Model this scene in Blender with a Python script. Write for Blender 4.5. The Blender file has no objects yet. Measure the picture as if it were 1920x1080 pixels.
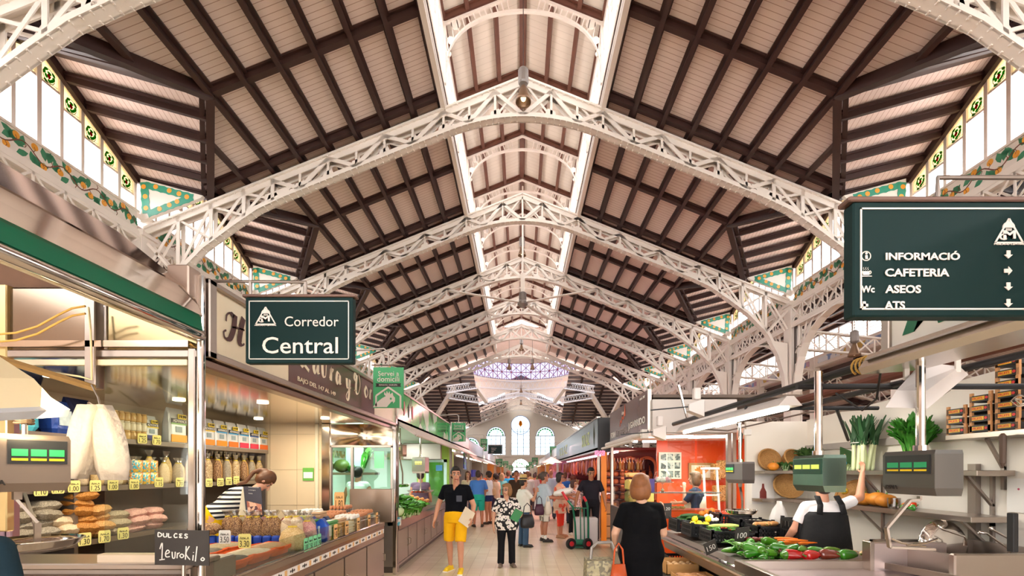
import bpy, math, random
from mathutils import Vector as V, Matrix as MX
random.seed(7)
R=random.uniform
scene=bpy.context.scene
COL=scene.collection
PI=math.pi
# ---------------------------------------------------------------- colour and materials
def lin(h):
    if not isinstance(h,str): return tuple(h)+(1,) if len(h)==3 else h
    c=[int(h[i:i+2],16)/255 for i in (0,2,4)]
    return tuple((x/12.92 if x<=.04045 else ((x+.055)/1.055)**2.4) for x in c)+(1,)
MT={}
def mat(name,col,rough=.6,metal=0,var=.12,scale=6,emit=0,coat=0,bump=0,bscale=40,alpha=None,spec=.5):
    if name in MT: return MT[name]
    m=bpy.data.materials.new(name); m.use_nodes=True; nt=m.node_tree; b=nt.nodes['Principled BSDF']
    c=lin(col)
    b.inputs['Roughness'].default_value=rough; b.inputs['Metallic'].default_value=metal
    b.inputs['Specular IOR Level'].default_value=spec
    if coat: b.inputs['Coat Weight'].default_value=coat; b.inputs['Coat Roughness'].default_value=.08
    tc=nt.nodes.new('ShaderNodeTexCoord'); no=nt.nodes.new('ShaderNodeTexNoise'); no.inputs['Scale'].default_value=scale; no.inputs['Detail'].default_value=4
    nt.links.new(tc.outputs['Object'],no.inputs['Vector'])
    mx=nt.nodes.new('ShaderNodeMix'); mx.data_type='RGBA'
    mx.inputs['A'].default_value=tuple(x*(1-var) for x in c[:3])+(1,)
    mx.inputs['B'].default_value=tuple(min(1,x*(1+var)) for x in c[:3])+(1,)
    nt.links.new(no.outputs['Fac'],mx.inputs['Factor']); nt.links.new(mx.outputs['Result'],b.inputs['Base Color'])
    if emit:
        b.inputs['Emission Color'].default_value=c; b.inputs['Emission Strength'].default_value=emit
    if bump:
        n2=nt.nodes.new('ShaderNodeTexNoise'); n2.inputs['Scale'].default_value=bscale; nt.links.new(tc.outputs['Object'],n2.inputs['Vector'])
        bp=nt.nodes.new('ShaderNodeBump'); bp.inputs['Strength'].default_value=bump; bp.inputs['Distance'].default_value=.02
        nt.links.new(n2.outputs['Fac'],bp.inputs['Height']); nt.links.new(bp.outputs['Normal'],b.inputs['Normal'])
    MT[name]=m; return m
def nodes(m): return m.node_tree, m.node_tree.nodes['Principled BSDF']
def glass(name,tint='ffffff',refl=.08,rough=.02,dens=0.0):
    if name in MT: return MT[name]
    m=bpy.data.materials.new(name); m.use_nodes=True; nt=m.node_tree; nt.nodes.clear()
    o=nt.nodes.new('ShaderNodeOutputMaterial'); t=nt.nodes.new('ShaderNodeBsdfTransparent'); t.inputs[0].default_value=lin(tint)
    g=nt.nodes.new('ShaderNodeBsdfGlossy'); g.inputs['Roughness'].default_value=rough
    mx=nt.nodes.new('ShaderNodeMixShader'); fr=nt.nodes.new('ShaderNodeLayerWeight'); p=nt.nodes.new('ShaderNodeMath'); p.operation='POWER'; p.inputs[1].default_value=3.5; q=nt.nodes.new('ShaderNodeMath'); q.operation='MULTIPLY_ADD'; q.inputs[1].default_value=.6; q.inputs[2].default_value=refl*.5
    nt.links.new(fr.outputs['Facing'],p.inputs[0]); nt.links.new(p.outputs[0],q.inputs[0]); nt.links.new(q.outputs[0],mx.inputs[0]); nt.links.new(t.outputs[0],mx.inputs[1]); nt.links.new(g.outputs[0],mx.inputs[2])
    nt.links.new(mx.outputs[0],o.inputs[0]); MT[name]=m; return m
def stripes(m,c2,axis='Y',period=.1,width=.12,soft=.02,wob=0):
    """thin lines of a second colour across the surface, object coordinates"""
    nt,b=nodes(m); src=b.inputs['Base Color'].links[0].from_socket
    tc=nt.nodes.new('ShaderNodeTexCoord'); sp=nt.nodes.new('ShaderNodeSeparateXYZ'); nt.links.new(tc.outputs['Object'],sp.inputs[0])
    a=nt.nodes.new('ShaderNodeMath'); a.operation='DIVIDE'; a.inputs[1].default_value=period; nt.links.new(sp.outputs[axis],a.inputs[0])
    f=nt.nodes.new('ShaderNodeMath'); f.operation='FRACT'; nt.links.new(a.outputs[0],f.inputs[0])
    l=nt.nodes.new('ShaderNodeMath'); l.operation='LESS_THAN'; l.inputs[1].default_value=width; nt.links.new(f.outputs[0],l.inputs[0])
    mx=nt.nodes.new('ShaderNodeMix'); mx.data_type='RGBA'; nt.links.new(l.outputs[0],mx.inputs['Factor']); nt.links.new(src,mx.inputs['A']); mx.inputs['B'].default_value=lin(c2)
    nt.links.new(mx.outputs['Result'],b.inputs['Base Color']); return m
def spots(m,cols,scale=20,lo=.5,rnd=1,thr=None,dist=.35):
    """voronoi cells coloured from a list (patterned cloth, grain)"""
    nt,b=nodes(m); tc=nt.nodes.new('ShaderNodeTexCoord'); vo=nt.nodes.new('ShaderNodeTexVoronoi'); vo.inputs['Scale'].default_value=scale; vo.inputs['Randomness'].default_value=rnd
    nt.links.new(tc.outputs['Object'],vo.inputs['Vector'])
    r=nt.nodes.new('ShaderNodeValToRGB'); r.color_ramp.interpolation='CONSTANT'
    n=len(cols)
    while len(r.color_ramp.elements)<n: r.color_ramp.elements.new(.5)
    for i,c in enumerate(cols): r.color_ramp.elements[i].position=(i/n if thr is None else thr[i]); r.color_ramp.elements[i].color=lin(c)
    if thr is None:
        s=nt.nodes.new('ShaderNodeSeparateColor'); nt.links.new(vo.outputs['Color'],s.inputs[0]); nt.links.new(s.outputs[0],r.inputs[0])
    else: nt.links.new(vo.outputs['Distance'],r.inputs[0])
    nt.links.new(r.outputs[0],b.inputs['Base Color']); return m
# ---------------------------------------------------------------- mesh builder
def frame(d,up=V((0,0,1))):
    d=V(d).normalized(); up=V(up)
    if abs(d.dot(up))>.97: up=V((0,1,0)) if abs(d.y)<.9 else V((1,0,0))
    s=d.cross(up).normalized(); u=s.cross(d).normalized(); return s,u,d
class MB:
    def __init__(s): s.v=[];s.f=[];s.mi=[];s.m=MX();s.k=0
    def add(s,vs,fs):
        n=len(s.v); s.v+= [s.m@V(p) for p in vs]; s.f+=[tuple(n+i for i in f) for f in fs]; s.mi+=[s.k]*len(fs); return s
    def box(s,x0,x1,y0,y1,z0,z1):
        return s.add([(x0,y0,z0),(x1,y0,z0),(x1,y1,z0),(x0,y1,z0),(x0,y0,z1),(x1,y0,z1),(x1,y1,z1),(x0,y1,z1)],
            [(0,3,2,1),(4,5,6,7),(0,1,5,4),(1,2,6,5),(2,3,7,6),(3,0,4,7)])
    def bbox(s,x0,x1,y0,y1,z0,z1,b=.01):
        """box with chamfered edges"""
        pr=lambda a0,a1,c0,c1:[(a0+b,c0),(a1-b,c0),(a1,c0+b),(a1,c1-b),(a1-b,c1),(a0+b,c1),(a0,c1-b),(a0,c0+b)]
        L=[]
        for z,i in ((z0,b),(z0+b,0),(z1-b,0),(z1,b)):
            L.append([(x,y,z) for x,y in pr(x0+i,x1-i,y0+i,y1-i)])
        return s.loft(L,True)
    def loft(s,rings,cap=True,closed=True):
        n=len(rings[0]); vs=[p for r in rings for p in r]; fs=[]
        for i in range(len(rings)-1):
            for j in range(n if closed else n-1):
                k=(j+1)%n; fs.append((i*n+j,i*n+k,(i+1)*n+k,(i+1)*n+j))
        if cap: fs.append(tuple(range(n-1,-1,-1))); fs.append(tuple((len(rings)-1)*n+j for j in range(n)))
        return s.add(vs,fs)
    def bar(s,p0,p1,w,h=None,up=(0,0,1)):
        h=h or w; p0=V(p0);p1=V(p1); a,u,d=frame(p1-p0,up)
        q=[a*(-w/2)-u*(h/2),a*(w/2)-u*(h/2),a*(w/2)+u*(h/2),a*(-w/2)+u*(h/2)]
        return s.loft([[p0+x for x in q],[p1+x for x in q]])
    def tube(s,pts,r,seg=8,cap=True):
        pts=[V(p) for p in pts]; rs=r if isinstance(r,(list,tuple)) else [r]*len(pts); L=[]; pa=None
        for i,p in enumerate(pts):
            d=(pts[min(i+1,len(pts)-1)]-pts[max(i-1,0)])
            if pa is None: a,u,_=frame(d)
            else:
                d=d.normalized(); a=(pa-d*pa.dot(d)).normalized(); u=a.cross(d)
            pa=a
            L.append([p+(a*math.cos(t)+u*math.sin(t))*rs[i] for t in (2*PI*j/seg for j in range(seg))])
        return s.loft(L,cap)
    def lathe(s,prof,c=(0,0,0),axis=(0,0,1),seg=16,sx=1,sy=1):
        a,u,d=frame(axis); c=V(c)
        if abs(V(axis).normalized().z)>.99: a,u,d=V((1,0,0)),V((0,1,0)),V((0,0,1 if V(axis).z>0 else -1))
        return s.loft([[c+d*z+a*(r*sx*math.cos(t))+u*(r*sy*math.sin(t)) for t in (2*PI*j/seg for j in range(seg))] for r,z in prof])
    def ell(s,c,rx,ry,rz,seg=14,rings=9,rot=None):
        c=V(c); L=[]
        for i in range(rings+1):
            t=PI*i/rings; r=max(math.sin(t),.02); L.append([V((rx*r*math.cos(q),ry*r*math.sin(q),-rz*math.cos(t))) for q in (2*PI*j/seg for j in range(seg))])
        if rot is not None: L=[[rot@p for p in r] for r in L]
        return s.loft([[c+p for p in r] for r in L])
    def cap(s,p0,p1,r0,r1,seg=12):
        """tapered capsule"""
        p0=V(p0);p1=V(p1);a,u,d=frame(p1-p0);L=[]
        for c,r,ts in ((p0,r0,(-85,-60,-30,0)),(p1,r1,(0,30,60,85))):
            for t in ts:
                t=math.radians(t); L.append([c+d*(r*math.sin(t))+(a*math.cos(q)+u*math.sin(q))*(r*math.cos(t)) for q in (2*PI*j/seg for j in range(seg))])
        return s.loft(L)
    def frus(s,p0,p1,r0,r1,seg=14):
        p0=V(p0);p1=V(p1);a,u,d=frame(p1-p0)
        return s.loft([[p0-d*r0*.5+(a*math.cos(q)+u*math.sin(q))*r0*.7 for q in (2*PI*j/seg for j in range(seg))]]+[[c+(a*math.cos(q)+u*math.sin(q))*r for q in (2*PI*j/seg for j in range(seg))] for c,r in ((p0,r0),(p1,r1))])
    def prism(s,poly,o,u,v,t):
        """2-D polygon on plane (o,u,v), thickness vector t"""
        o=V(o);u=V(u);v=V(v);t=V(t); a=[o+u*x+v*y for x,y in poly]; n=len(a)
        return s.add(a+[p+t for p in a],[tuple(range(n-1,-1,-1)),tuple(range(n,2*n))]+[(i,(i+1)%n,n+(i+1)%n,n+i) for i in range(n)])
    def poly(s,pts): return s.add(pts,[tuple(range(len(pts)))])
    def grid(s,fn,nu,nv,flip=False):
        vs=[fn(i/nu,j/nv) for j in range(nv+1) for i in range(nu+1)]
        return s.add(vs,[(j*(nu+1)+i,j*(nu+1)+i+1,(j+1)*(nu+1)+i+1,(j+1)*(nu+1)+i) for j in range(nv) for i in range(nu)])
    def disc(s,c,r,u,v,t,n=14,ry=None):
        return s.prism([(r*math.cos(2*PI*i/n),(ry or r)*math.sin(2*PI*i/n)) for i in range(n)],c,u,v,t)
    def mesh(s,name,mats,smooth=False):
        me=bpy.data.meshes.new(name); me.from_pydata([tuple(p) for p in s.v],[],s.f)
        for m in (mats if isinstance(mats,(list,tuple)) else [mats]): me.materials.append(m)
        if any(s.mi): me.polygons.foreach_set('material_index',s.mi)
        if smooth: me.polygons.foreach_set('use_smooth',[True]*len(me.polygons))
        me.update()
        return me
def meta(o,label=None,cat=None,group=None,kind=None):
    if label: o['label']=label
    if cat: o['category']=cat
    if group: o['group']=group
    if kind: o['kind']=kind
    return o
def recalc(me):
    import bmesh
    b=bmesh.new(); b.from_mesh(me); bmesh.ops.recalc_face_normals(b,faces=b.faces); b.to_mesh(me); b.free()
def ob(name,mb,m,parent=None,label=None,cat=None,group=None,kind=None,smooth=False,local=False,fix=True):
    """one mesh object; mb is in world coordinates unless local"""
    me=mb if isinstance(mb,bpy.types.Mesh) else mb.mesh(name,m,smooth)
    if fix and not isinstance(mb,bpy.types.Mesh): recalc(me)
    o=bpy.data.objects.new(name,me); COL.objects.link(o)
    if parent is not None:
        o.parent=parent
        if not local: me.transform(wm(parent).inverted())
    elif not local and not isinstance(mb,bpy.types.Mesh) and len(me.vertices):
        co=[v.co for v in me.vertices]; c=V(((min(p.x for p in co)+max(p.x for p in co))/2,(min(p.y for p in co)+max(p.y for p in co))/2,min(p.z for p in co)))
        if kind!='structure' or True:
            if name not in KEEP: me.transform(MX.Translation(-c)); o.location=c
    return meta(o,label,cat,group,kind)
KEEP=set()
def wm(o):
    m=MX.LocRotScale(o.location,o.rotation_euler,o.scale)
    return wm(o.parent)@m if o.parent else m
def thing(name,label,cat,loc=(0,0,0),rz=0,group=None,kind=None):
    o=bpy.data.objects.new(name,None); COL.objects.link(o); o.empty_display_size=.1
    o.location=loc; o.rotation_euler=(0,0,rz); return meta(o,label,cat,group,kind)
def dup(r,loc=None,rz=None,label=None,group=None,sc=None,rot=None,par=None,mt=None):
    c=r.copy(); COL.objects.link(c)
    if par is not None: c.parent=par
    if loc is not None: c.location=loc
    if rz is not None: c.rotation_euler=(0,0,rz)
    if rot is not None: c.rotation_euler=rot
    if sc is not None: c.scale=sc if isinstance(sc,(tuple,list)) else (sc,)*3
    if label: c['label']=label
    if group: c['group']=group
    for ch in list(r.children):
        if ch.name!=c.name: dup(ch,par=c)
    return c
def setmat(o,m):
    """own mesh data with another material"""
    o.data=o.data.copy(); o.data.materials[0]=m; return o
def txt(s,o,u,v,h,w,m,parent,name='lettering',t=.003,bold=0,shear=0,label=None):
    """text fitted in a box of width w and height h, at o with directions u, v"""
    cu=bpy.data.curves.new('t','FONT'); cu.body=s; cu.size=1; cu.offset=bold; cu.shear=shear; cu.extrude=.01; cu.resolution_u=3
    to=bpy.data.objects.new('t',cu); COL.objects.link(to); dg=bpy.context.evaluated_depsgraph_get(); dg.update()
    me=bpy.data.meshes.new_from_object(to.evaluated_get(dg)); bpy.data.objects.remove(to); bpy.data.curves.remove(cu)
    xs=[p.co.x for p in me.vertices]; ys=[p.co.y for p in me.vertices]; x0,x1,y0,y1=min(xs),max(xs),min(ys),max(ys)
    o=V(o);u=V(u).normalized();v=V(v).normalized();n=u.cross(v)
    k=h/(y1-y0) if w is None else None
    for p in me.vertices:
        a=(p.co.x-x0)*(k if w is None else w/(x1-x0)); b=(p.co.y-y0)/(y1-y0)*h
        p.co=o+u*a+v*b+n*(t if p.co.z>0 else 0)
    me.materials.clear(); me.materials.append(m); me.name=name
    ob_=bpy.data.objects.new(name,me); COL.objects.link(ob_)
    if parent is not None: ob_.parent=parent; me.transform(wm(parent).inverted())
    return meta(ob_,label)
def smoothpts(pts,n=5):
    P=[V((p[0],p[1],0)) for p in pts]; out=[]
    for i in range(len(P)-1):
        a=P[max(i-1,0)];b=P[i];c=P[i+1];d=P[min(i+2,len(P)-1)]
        for k in range(n):
            t=k/n; out.append(.5*((2*b)+(c-a)*t+(2*a-5*b+4*c-d)*t*t+(3*b-a-3*c+d)*t**3))
    out.append(P[-1]); return [(p.x,p.y) for p in out]
def ink(strokes,o,u,v,sc,wd,m,parent,name='lettering',t=.003,smooth=True,vary=0,label=None):
    """hand lettering: strokes are 2-D polylines"""
    mb=MB(); o=V(o);u=V(u).normalized();v=V(v).normalized();n=u.cross(v)
    for st in strokes:
        P=smoothpts(st) if smooth and len(st)>2 else st
        L=[]
        for i,p in enumerate(P):
            a=P[max(i-1,0)];b=P[min(i+1,len(P)-1)]; dx,dy=b[0]-a[0],b[1]-a[1]; q=math.hypot(dx,dy) or 1; nx,ny=-dy/q,dx/q
            w=wd*(1+vary*max(0,-dy/q)*1.6-(vary*.35)*(dy>0))/2
            L.append([o+u*((p[0]*sc)+nx*w)+v*((p[1]*sc)+ny*w),o+u*((p[0]*sc)-nx*w)+v*((p[1]*sc)-ny*w),
                      o+u*((p[0]*sc)-nx*w)+v*((p[1]*sc)-ny*w)+n*t,o+u*((p[0]*sc)+nx*w)+v*((p[1]*sc)+ny*w)+n*t])
        mb.loft(L)
    return ob(name,mb,m,parent,label=label)
# photo frame helper: where a photographed point lies at a known distance
F=900.; VX=976.; VY=884.; EY=1.68
def at(px,py,Y): return V(((px-VX)/F*Y,Y,EY+(VY-py)/F*Y))
# ---------------------------------------------------------------- shared materials
STEEL=mat('brushed_steel','ab9f95',.28,.95,.06,3)
STEELD=mat('dull_steel','9c9189',.38,.9,.1,3)
CHROME=mat('chrome','cfc9c3',.1,1,.02)
WHITEIRON=mat('white_painted_iron','efe6dd',.45,0,.05,2)
WOOD=mat('dark_brown_timber','3c2420',.5,0,.15,5)
BLACK=mat('black_plastic','17171a',.45,0,.1)
WHITE=mat('white_paint','f0ece6',.5,0,.04,2)
CREAM=mat('cream_paint','e9dcbf',.5,0,.05,2)
PAPER=mat('white_paper','f2f0ea',.8,0,.03)
YEL=mat('yellow_paper','f0e28a',.8,0,.05)
INK=mat('dark_ink','2a2420',.7,0,.05)
CHALK=mat('chalk_white','e8e4de',.9,0,.15,60)
BOARD=mat('blackboard_slate','35302d',.7,0,.2,15)
GLASS=glass('clear_glass','f4faf8')
SIGNG=mat('dark_green_enamel','122c2c',.5,0,.05,spec=.15)
SIGNW=mat('sign_white','ece6df',.5,0,.02)
WORLD=8.0; EXPO=0.15
# ================================================================ THE HALL
XC=.07
def mir(pts,s): return [V((XC+s*p[0],p[1],p[2])) for p in pts]
M_BOARD=stripes(mat('ceiling_boards','f6e3dc',.6,0,.1,1.2),'c2a094','Y',.13,.1)
M_BOARD2=stripes(mat('dormer_boards','f8e2d8',.6,0,.07,1.5),'c9a392','X',.13,.1)
M_BOARD3=stripes(mat('lantern_boards','eae2d6',.6,0,.1,1.5),'d8cfc2','Y',.2,.08)
M_LWOOD=mat('reddish_brown_timber','6b4335',.5,0,.15,5)
M_TILE=mat('glazed_white_tile','efe7de',.25,0,.04,4)
M_LEAF=mat('painted_green_leaf','3f8a66',.3,0,.25,9)
M_TEAL=mat('glazed_teal_border','2f9a80',.3,0,.2,9)
M_ORA=mat('painted_orange_fruit','f3a83c',.3,0,.15,9)
M_TWIG=mat('painted_brown_twig','7a4636',.4,0,.1)
M_FRAME=mat('window_bar_white','f2e9e2',.5,0,.03)
def stained(name,c,k=.55,dk=.16):
    m=bpy.data.materials.new(name); m.use_nodes=True; nt=m.node_tree; nt.nodes.clear()
    o=nt.nodes.new('ShaderNodeOutputMaterial'); t=nt.nodes.new('ShaderNodeBsdfTransparent'); d=nt.nodes.new('ShaderNodeBsdfTranslucent'); mx=nt.nodes.new('ShaderNodeMixShader')
    no=nt.nodes.new('ShaderNodeTexNoise'); no.inputs['Scale'].default_value=12; rr=nt.nodes.new('ShaderNodeMix'); rr.data_type='RGBA'
    cc=tuple(x*dk for x in lin(c)[:3])+(1,); rr.inputs['A'].default_value=tuple(x*.8 for x in cc[:3])+(1,); rr.inputs['B'].default_value=cc
    nt.links.new(no.outputs['Fac'],rr.inputs['Factor']); nt.links.new(rr.outputs['Result'],t.inputs[0]); nt.links.new(rr.outputs['Result'],d.inputs[0])
    mx.inputs[0].default_value=1-k; nt.links.new(t.outputs[0],mx.inputs[1]); nt.links.new(d.outputs[0],mx.inputs[2]); nt.links.new(mx.outputs[0],o.inputs[0]); return m
S_CREAM=stained('stained_glass_cream','ffeFC8',dk=.6); S_GRN=stained('stained_glass_green','4cae4a',dk=.75); S_RED=stained('stained_glass_red','9a3038',dk=.8); S_DK=mat('lead_came','4a3a38',.5)
S_VIO=stained('stained_glass_violet','d2d0fa',.85,.2); S_BLUE=stained('stained_glass_pale_blue','dfeefa',.95,.7); S_ORG=stained('stained_glass_amber','ffae22',.7,.6)
PANE=glass('window_pane','ffffff',.05)
# floor
mf=mat('pale_floor_tiles','e8d8be',.28,0,.06,1.5); nt,b=nodes(mf)
tc=nt.nodes.new('ShaderNodeTexCoord'); br=nt.nodes.new('ShaderNodeTexBrick'); br.offset=0; br.inputs['Scale'].default_value=1; br.inputs['Brick Width'].default_value=.22; br.inputs['Row Height'].default_value=.22; br.inputs['Mortar Size'].default_value=.004
br.inputs['Color1'].default_value=lin('ecdcc2'); br.inputs['Color2'].default_value=lin('e2cfb2'); br.inputs['Mortar'].default_value=lin('c3ae92')
nt.links.new(tc.outputs['Object'],br.inputs['Vector']); nt.links.new(br.outputs['Color'],b.inputs['Base Color'])
KEEP.add('floor')
ob('floor',MB().box(-22,22,-19,78,-.1,0),mf,kind='structure')
# -------- roof truss
def zb(x):
    x=abs(x)
    if x<2: return 10.88-.1*x*x
    if x<=6.2: return 10.48-.4*(x-2)
    P=[(6.2,8.8),(6.9,8.47),(7.5,8.06),(8.3,7.47),(9.0,6.75),(9.4,5.95),(9.62,5.2),(9.7,4.6)]
    for i in range(len(P)-1):
        if x<=P[i+1][0]: return P[i][1]+(P[i+1][1]-P[i][1])*(x-P[i][0])/(P[i+1][0]-P[i][0])
    return 4.6
def zt(x): return 11.92-.4*abs(x)
Y0=7.35; BY=5.2
def make_truss(y):
    t=thing('roof_truss','x','roof truss',(XC,y,0),0,'white riveted trusses over the nave')
    L=lambda x,yy,z:(x+XC,y+yy,z)
    tc_=MB()
    for s in (-1,1):
        tc_.bar(L(0,0,zt(0)-.03),L(s*9.8,0,zt(9.8)-.03),.34,.05,up=(0,0,1))
        for q in (-.1,.1): tc_.bar(L(0,q,zt(0)-.13),L(s*9.8,q,zt(9.8)-.1),.03,.17)
        for i in range(60):
            x=.1+i*.16
            for q in (-.14,.14): tc_.box(s*x+XC-.018,s*x+XC+.018,y+q-.018,y+q+.018,zt(x)-.075,zt(x)-.05)
    ob('top_chord',tc_,WHITEIRON,t)
    for s in (-1,1):
        b_=MB(); xs=[0]+[.25*i for i in range(1,25)]+[6.2,6.5,6.9,7.2,7.5,7.9,8.3,8.7,9.0,9.2,9.4,9.5,9.58,9.62,9.66,9.7]
        for w,h,o in ((.40,.04,0),):
            rings=[]
            for x in xs:
                z=zb(x); d=.01; dz=(zb(x+d)-zb(max(x-d,0)))/(d+min(x,d)); nrm=V((-dz,0,1)).normalized()
                c=V((x,0,z)); a=c+nrm*.04; rings.append([L(s*c.x,-.125,c.z),L(s*c.x,.125,c.z),L(s*a.x,.125,a.z),L(s*a.x,-.125,a.z)])
            b_.loft(rings)
        for q in (-.1,.1):
            rings=[]
            for x in xs:
                z=zb(x); d=.01; dz=(zb(x+d)-zb(max(x-d,0)))/(d+min(x,d)); nrm=V((-dz,0,1)).normalized()
                c=V((x,0,z)); a=c+nrm*.11; rings.append([L(s*c.x,q-.015,c.z),L(s*c.x,q+.015,c.z),L(s*a.x,q+.015,a.z),L(s*a.x,q-.015,a.z)])
            b_.loft(rings)
        for i in range(1,60):
            x=i*.16; z=zb(x)
            for q in (-.1,-.06,.06,.1): b_.box(s*x+XC-.014,s*x+XC+.014,y+q-.014,y+q+.014,z-.014,z+.02)
        ob('bottom_chord',b_,WHITEIRON,t)
    for q in (-.1,.1):
        w=MB(); N=[0,.73,1.4,2.07,2.87,3.6,4.33,5.06,5.79,6.5]
        for s in (-1,1):
            for i,x in enumerate(N):
                w.bar(L(s*x,q,zb(x)+.03),L(s*x,q,zt(x)-.05),.06,.02,up=(0,1,0))
            for i in range(len(N)-1):
                a,c=N[i],N[i+1]
                if i%2==0: w.bar(L(s*a,q,zb(a)+.05),L(s*c,q,zt(c)-.1),.1,.03,up=(0,1,0))
                else: w.bar(L(s*a,q,zt(a)-.1),L(s*c,q,zb(c)+.05),.1,.03,up=(0,1,0))
                if i in (0,2,5): w.bar(L(s*a,q+.02,zt(a)-.1),L(s*c,q+.02,zb(c)+.05),.05,.015,up=(0,1,0))
                # gusset
                m=c; w.prism([(-.16,-.06),(.16,-.06),(.1,.1),(-.1,.1)],L(s*m,q-.01,zb(m)+.12),(1,0,-.4*s),(0,0,1),(0,.02,0))
            M=[6.5,7.25,8.1,8.95]
            for i,x in enumerate(M): w.bar(L(s*x,q,zb(x)+.03),L(s*x,q,zt(x)-.05),.09,.03,up=(0,1,0))
            for i in range(3):
                a,c=M[i],M[i+1]
                w.bar(L(s*a,q,zt(a)-.12),L(s*c,q,zb(c)+.08),.07,.02,up=(0,1,0))
                w.bar(L(s*a,q+.02,zb(a)+.1),L(s*c,q+.02,zt(c)-.12),.06,.02,up=(0,1,0))
            w.bar(L(s*8.95,q,zt(8.95)-.1),L(s*9.75,q,6.9),.07,.02,up=(0,1,0)); w.bar(L(s*8.98,q,6.75),L(s*9.75,q,7.6),.07,.02,up=(0,1,0))
            w.prism([(9.75,6.4),(9.75,4.3),(9.68,4.4),(9.62,5.2),(9.45,5.9),(9.1,6.5)],L(0,q-.01,0),(s,0,0),(0,0,1),(0,.02,0))
            w.prism([(5.9,9.15),(6.7,8.85),(6.7,8.6),(6.2,8.85)],L(0,q-.01,0),(s,0,0),(0,0,1),(0,.02,0))
        ob('lattice_web',w,WHITEIRON,t)
    return t
T_LAB=['white riveted roof truss crossing the top corners of the view, nearest of all','white riveted roof truss with the lamp before its apex, first whole one','second whole white roof truss, behind the one with the near lamp','third whole white roof truss over the nave','fourth whole white roof truss over the nave','fifth whole white roof truss, just before the dome','white roof truss with brown arched underside at the near edge of the dome','white roof truss at the far edge of the dome','white roof truss between the dome and the end wall, second before the wall','white roof truss nearest the end wall']
TY=[Y0+BY*i for i in range(7)]+[61.4,66.6,71.8]
t0=make_truss(TY[0]); t0['label']=T_LAB[0]
for i in range(1,10): dup(t0,(XC,TY[i],0),label=T_LAB[i])
# -------- ceilings (main slopes) with purlins and rafters
def zr(x): return 12.22-.4*abs(x)
def main_roof(ys,nm):
    for s in (-1,1):
        mb=MB(); sg='left' if s<0 else 'right'
        for y in ys:
            y1=y+BY; ym=y+BY/2
            for z0,z1 in ((0,.05),):
                P=[(2.07,y),(2.07,y1),(8.17,y1),(6.5,ym),(8.17,y)]
                a=[V((XC+s*p[0],p[1],zr(p[0]))) for p in P]; n=5
                mb.add(a+[p+V((0,0,.05)) for p in a],[(0,1,2,3,4)[::-1],(5,6,7,8,9)]+[(i,(i+1)%5,5+(i+1)%5,5+i) for i in range(5)])
        c=ob('ceiling',mb,M_BOARD,kind='structure')
        ya,yb=ys[0],ys[-1]+BY
        for x in (2.12,2.87,3.6,4.33,5.06,5.79,6.5):
            p=MB(); w=.16 if x<2.2 else .1
            p.bar((XC+s*x,ya,zr(x)-.11),(XC+s*x,yb,zr(x)-.11),w,.22,up=(.37*s,0,1)); p.bar((XC+s*x,ya,zr(x)-.03),(XC+s*x,yb,zr(x)-.03),w+.1,.06,up=(.37*s,0,1))
            ob('purlin',p,WOOD,c)
        for y in ys:
            for k,yy in enumerate((y,y+BY/2)):
                p=MB(); x1=8.1 if k==0 else 6.45
                for dy in ((-.3,.3) if k==0 else (0,)):
                    p.bar((XC+s*2.1,yy+dy,zr(2.1)-.08),(XC+s*x1,yy+dy,zr(x1)-.08),.14,.16); p.bar((XC+s*2.1,yy+dy,zr(2.1)-.02),(XC+s*x1,yy+dy,zr(x1)-.02),.24,.05)
                ob('rafter',p,WOOD,c)
            for x,l in ((7.22,1.45),(7.9,.4)):
                for a,b_ in ((y,y+l),(y+BY-l,y+BY)):
                    ob('short_purlin',MB().bar((XC+s*x,a,zr(x)-.09),(XC+s*x,b_,zr(x)-.09),.1,.18,up=(.37*s,0,1)),WOOD,c)
NAVE1=[Y0+BY*i for i in range(6)]; NAVE2=[61.4,66.6,71.8]
NAVE0=[Y0-BY*5+BY*i for i in range(5)]
for ys,nm in ((NAVE0,'c'),(NAVE1,'a'),(NAVE2,'b')): main_roof(ys,nm)
# -------- dormer bay (ceiling panels, window, frieze, girder), built for the left side about its own centre, then turned for the right
def Lp(x,y,z): return (x,y,z)
def dormer():
    t=thing('ceiling',None,None,(0,0,0),kind='structure')
    Rr=V((-10.05,0,10.62)); Q=V((-6.5,0,9.62))
    for s in (-1,1):
        P=V((-8.17,s*2.6,8.95)); W=V((-10.05,s*2.5,9.35))
        ob('ceiling_boards',MB().grid(lambda u,v:(Rr.lerp(Q,u)).lerp(W.lerp(P,u),v),1,1).grid(lambda u,v:(Rr.lerp(Q,u)).lerp(W.lerp(P,u),v)+V((0,0,.05)),1,1),M_BOARD2,t,local=True)
        for k in range(0,6):
            v=k/5; a=Rr.lerp(W,v);b=Q.lerp(P,v); dz=V((0,0,-.09))
            if k==0 and s>0: continue
            m=MB().bar(a+dz,b+dz,.09 if k else .16,.18); m.bar(a+V((0,0,-.03)),b+V((0,0,-.03)),.2,.05)
            ob('rafter',m,WOOD,t,local=True)
        m=MB().bar(Q+V((0,0,-.12)),P+V((0,0,-.12)),.16,.24); m.bar(Q+V((-.18,0,-.05)),P+V((-.18,0,-.05)),.1,.12)
        ob('valley_beam',m,WOOD,t,local=True)
        m=MB().bar(Rr+V((.06,0,-.12)),W+V((.06,0,-.12)),.1,.2); ob('verge_beam',m,WOOD,t,local=True)
    return t
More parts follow.
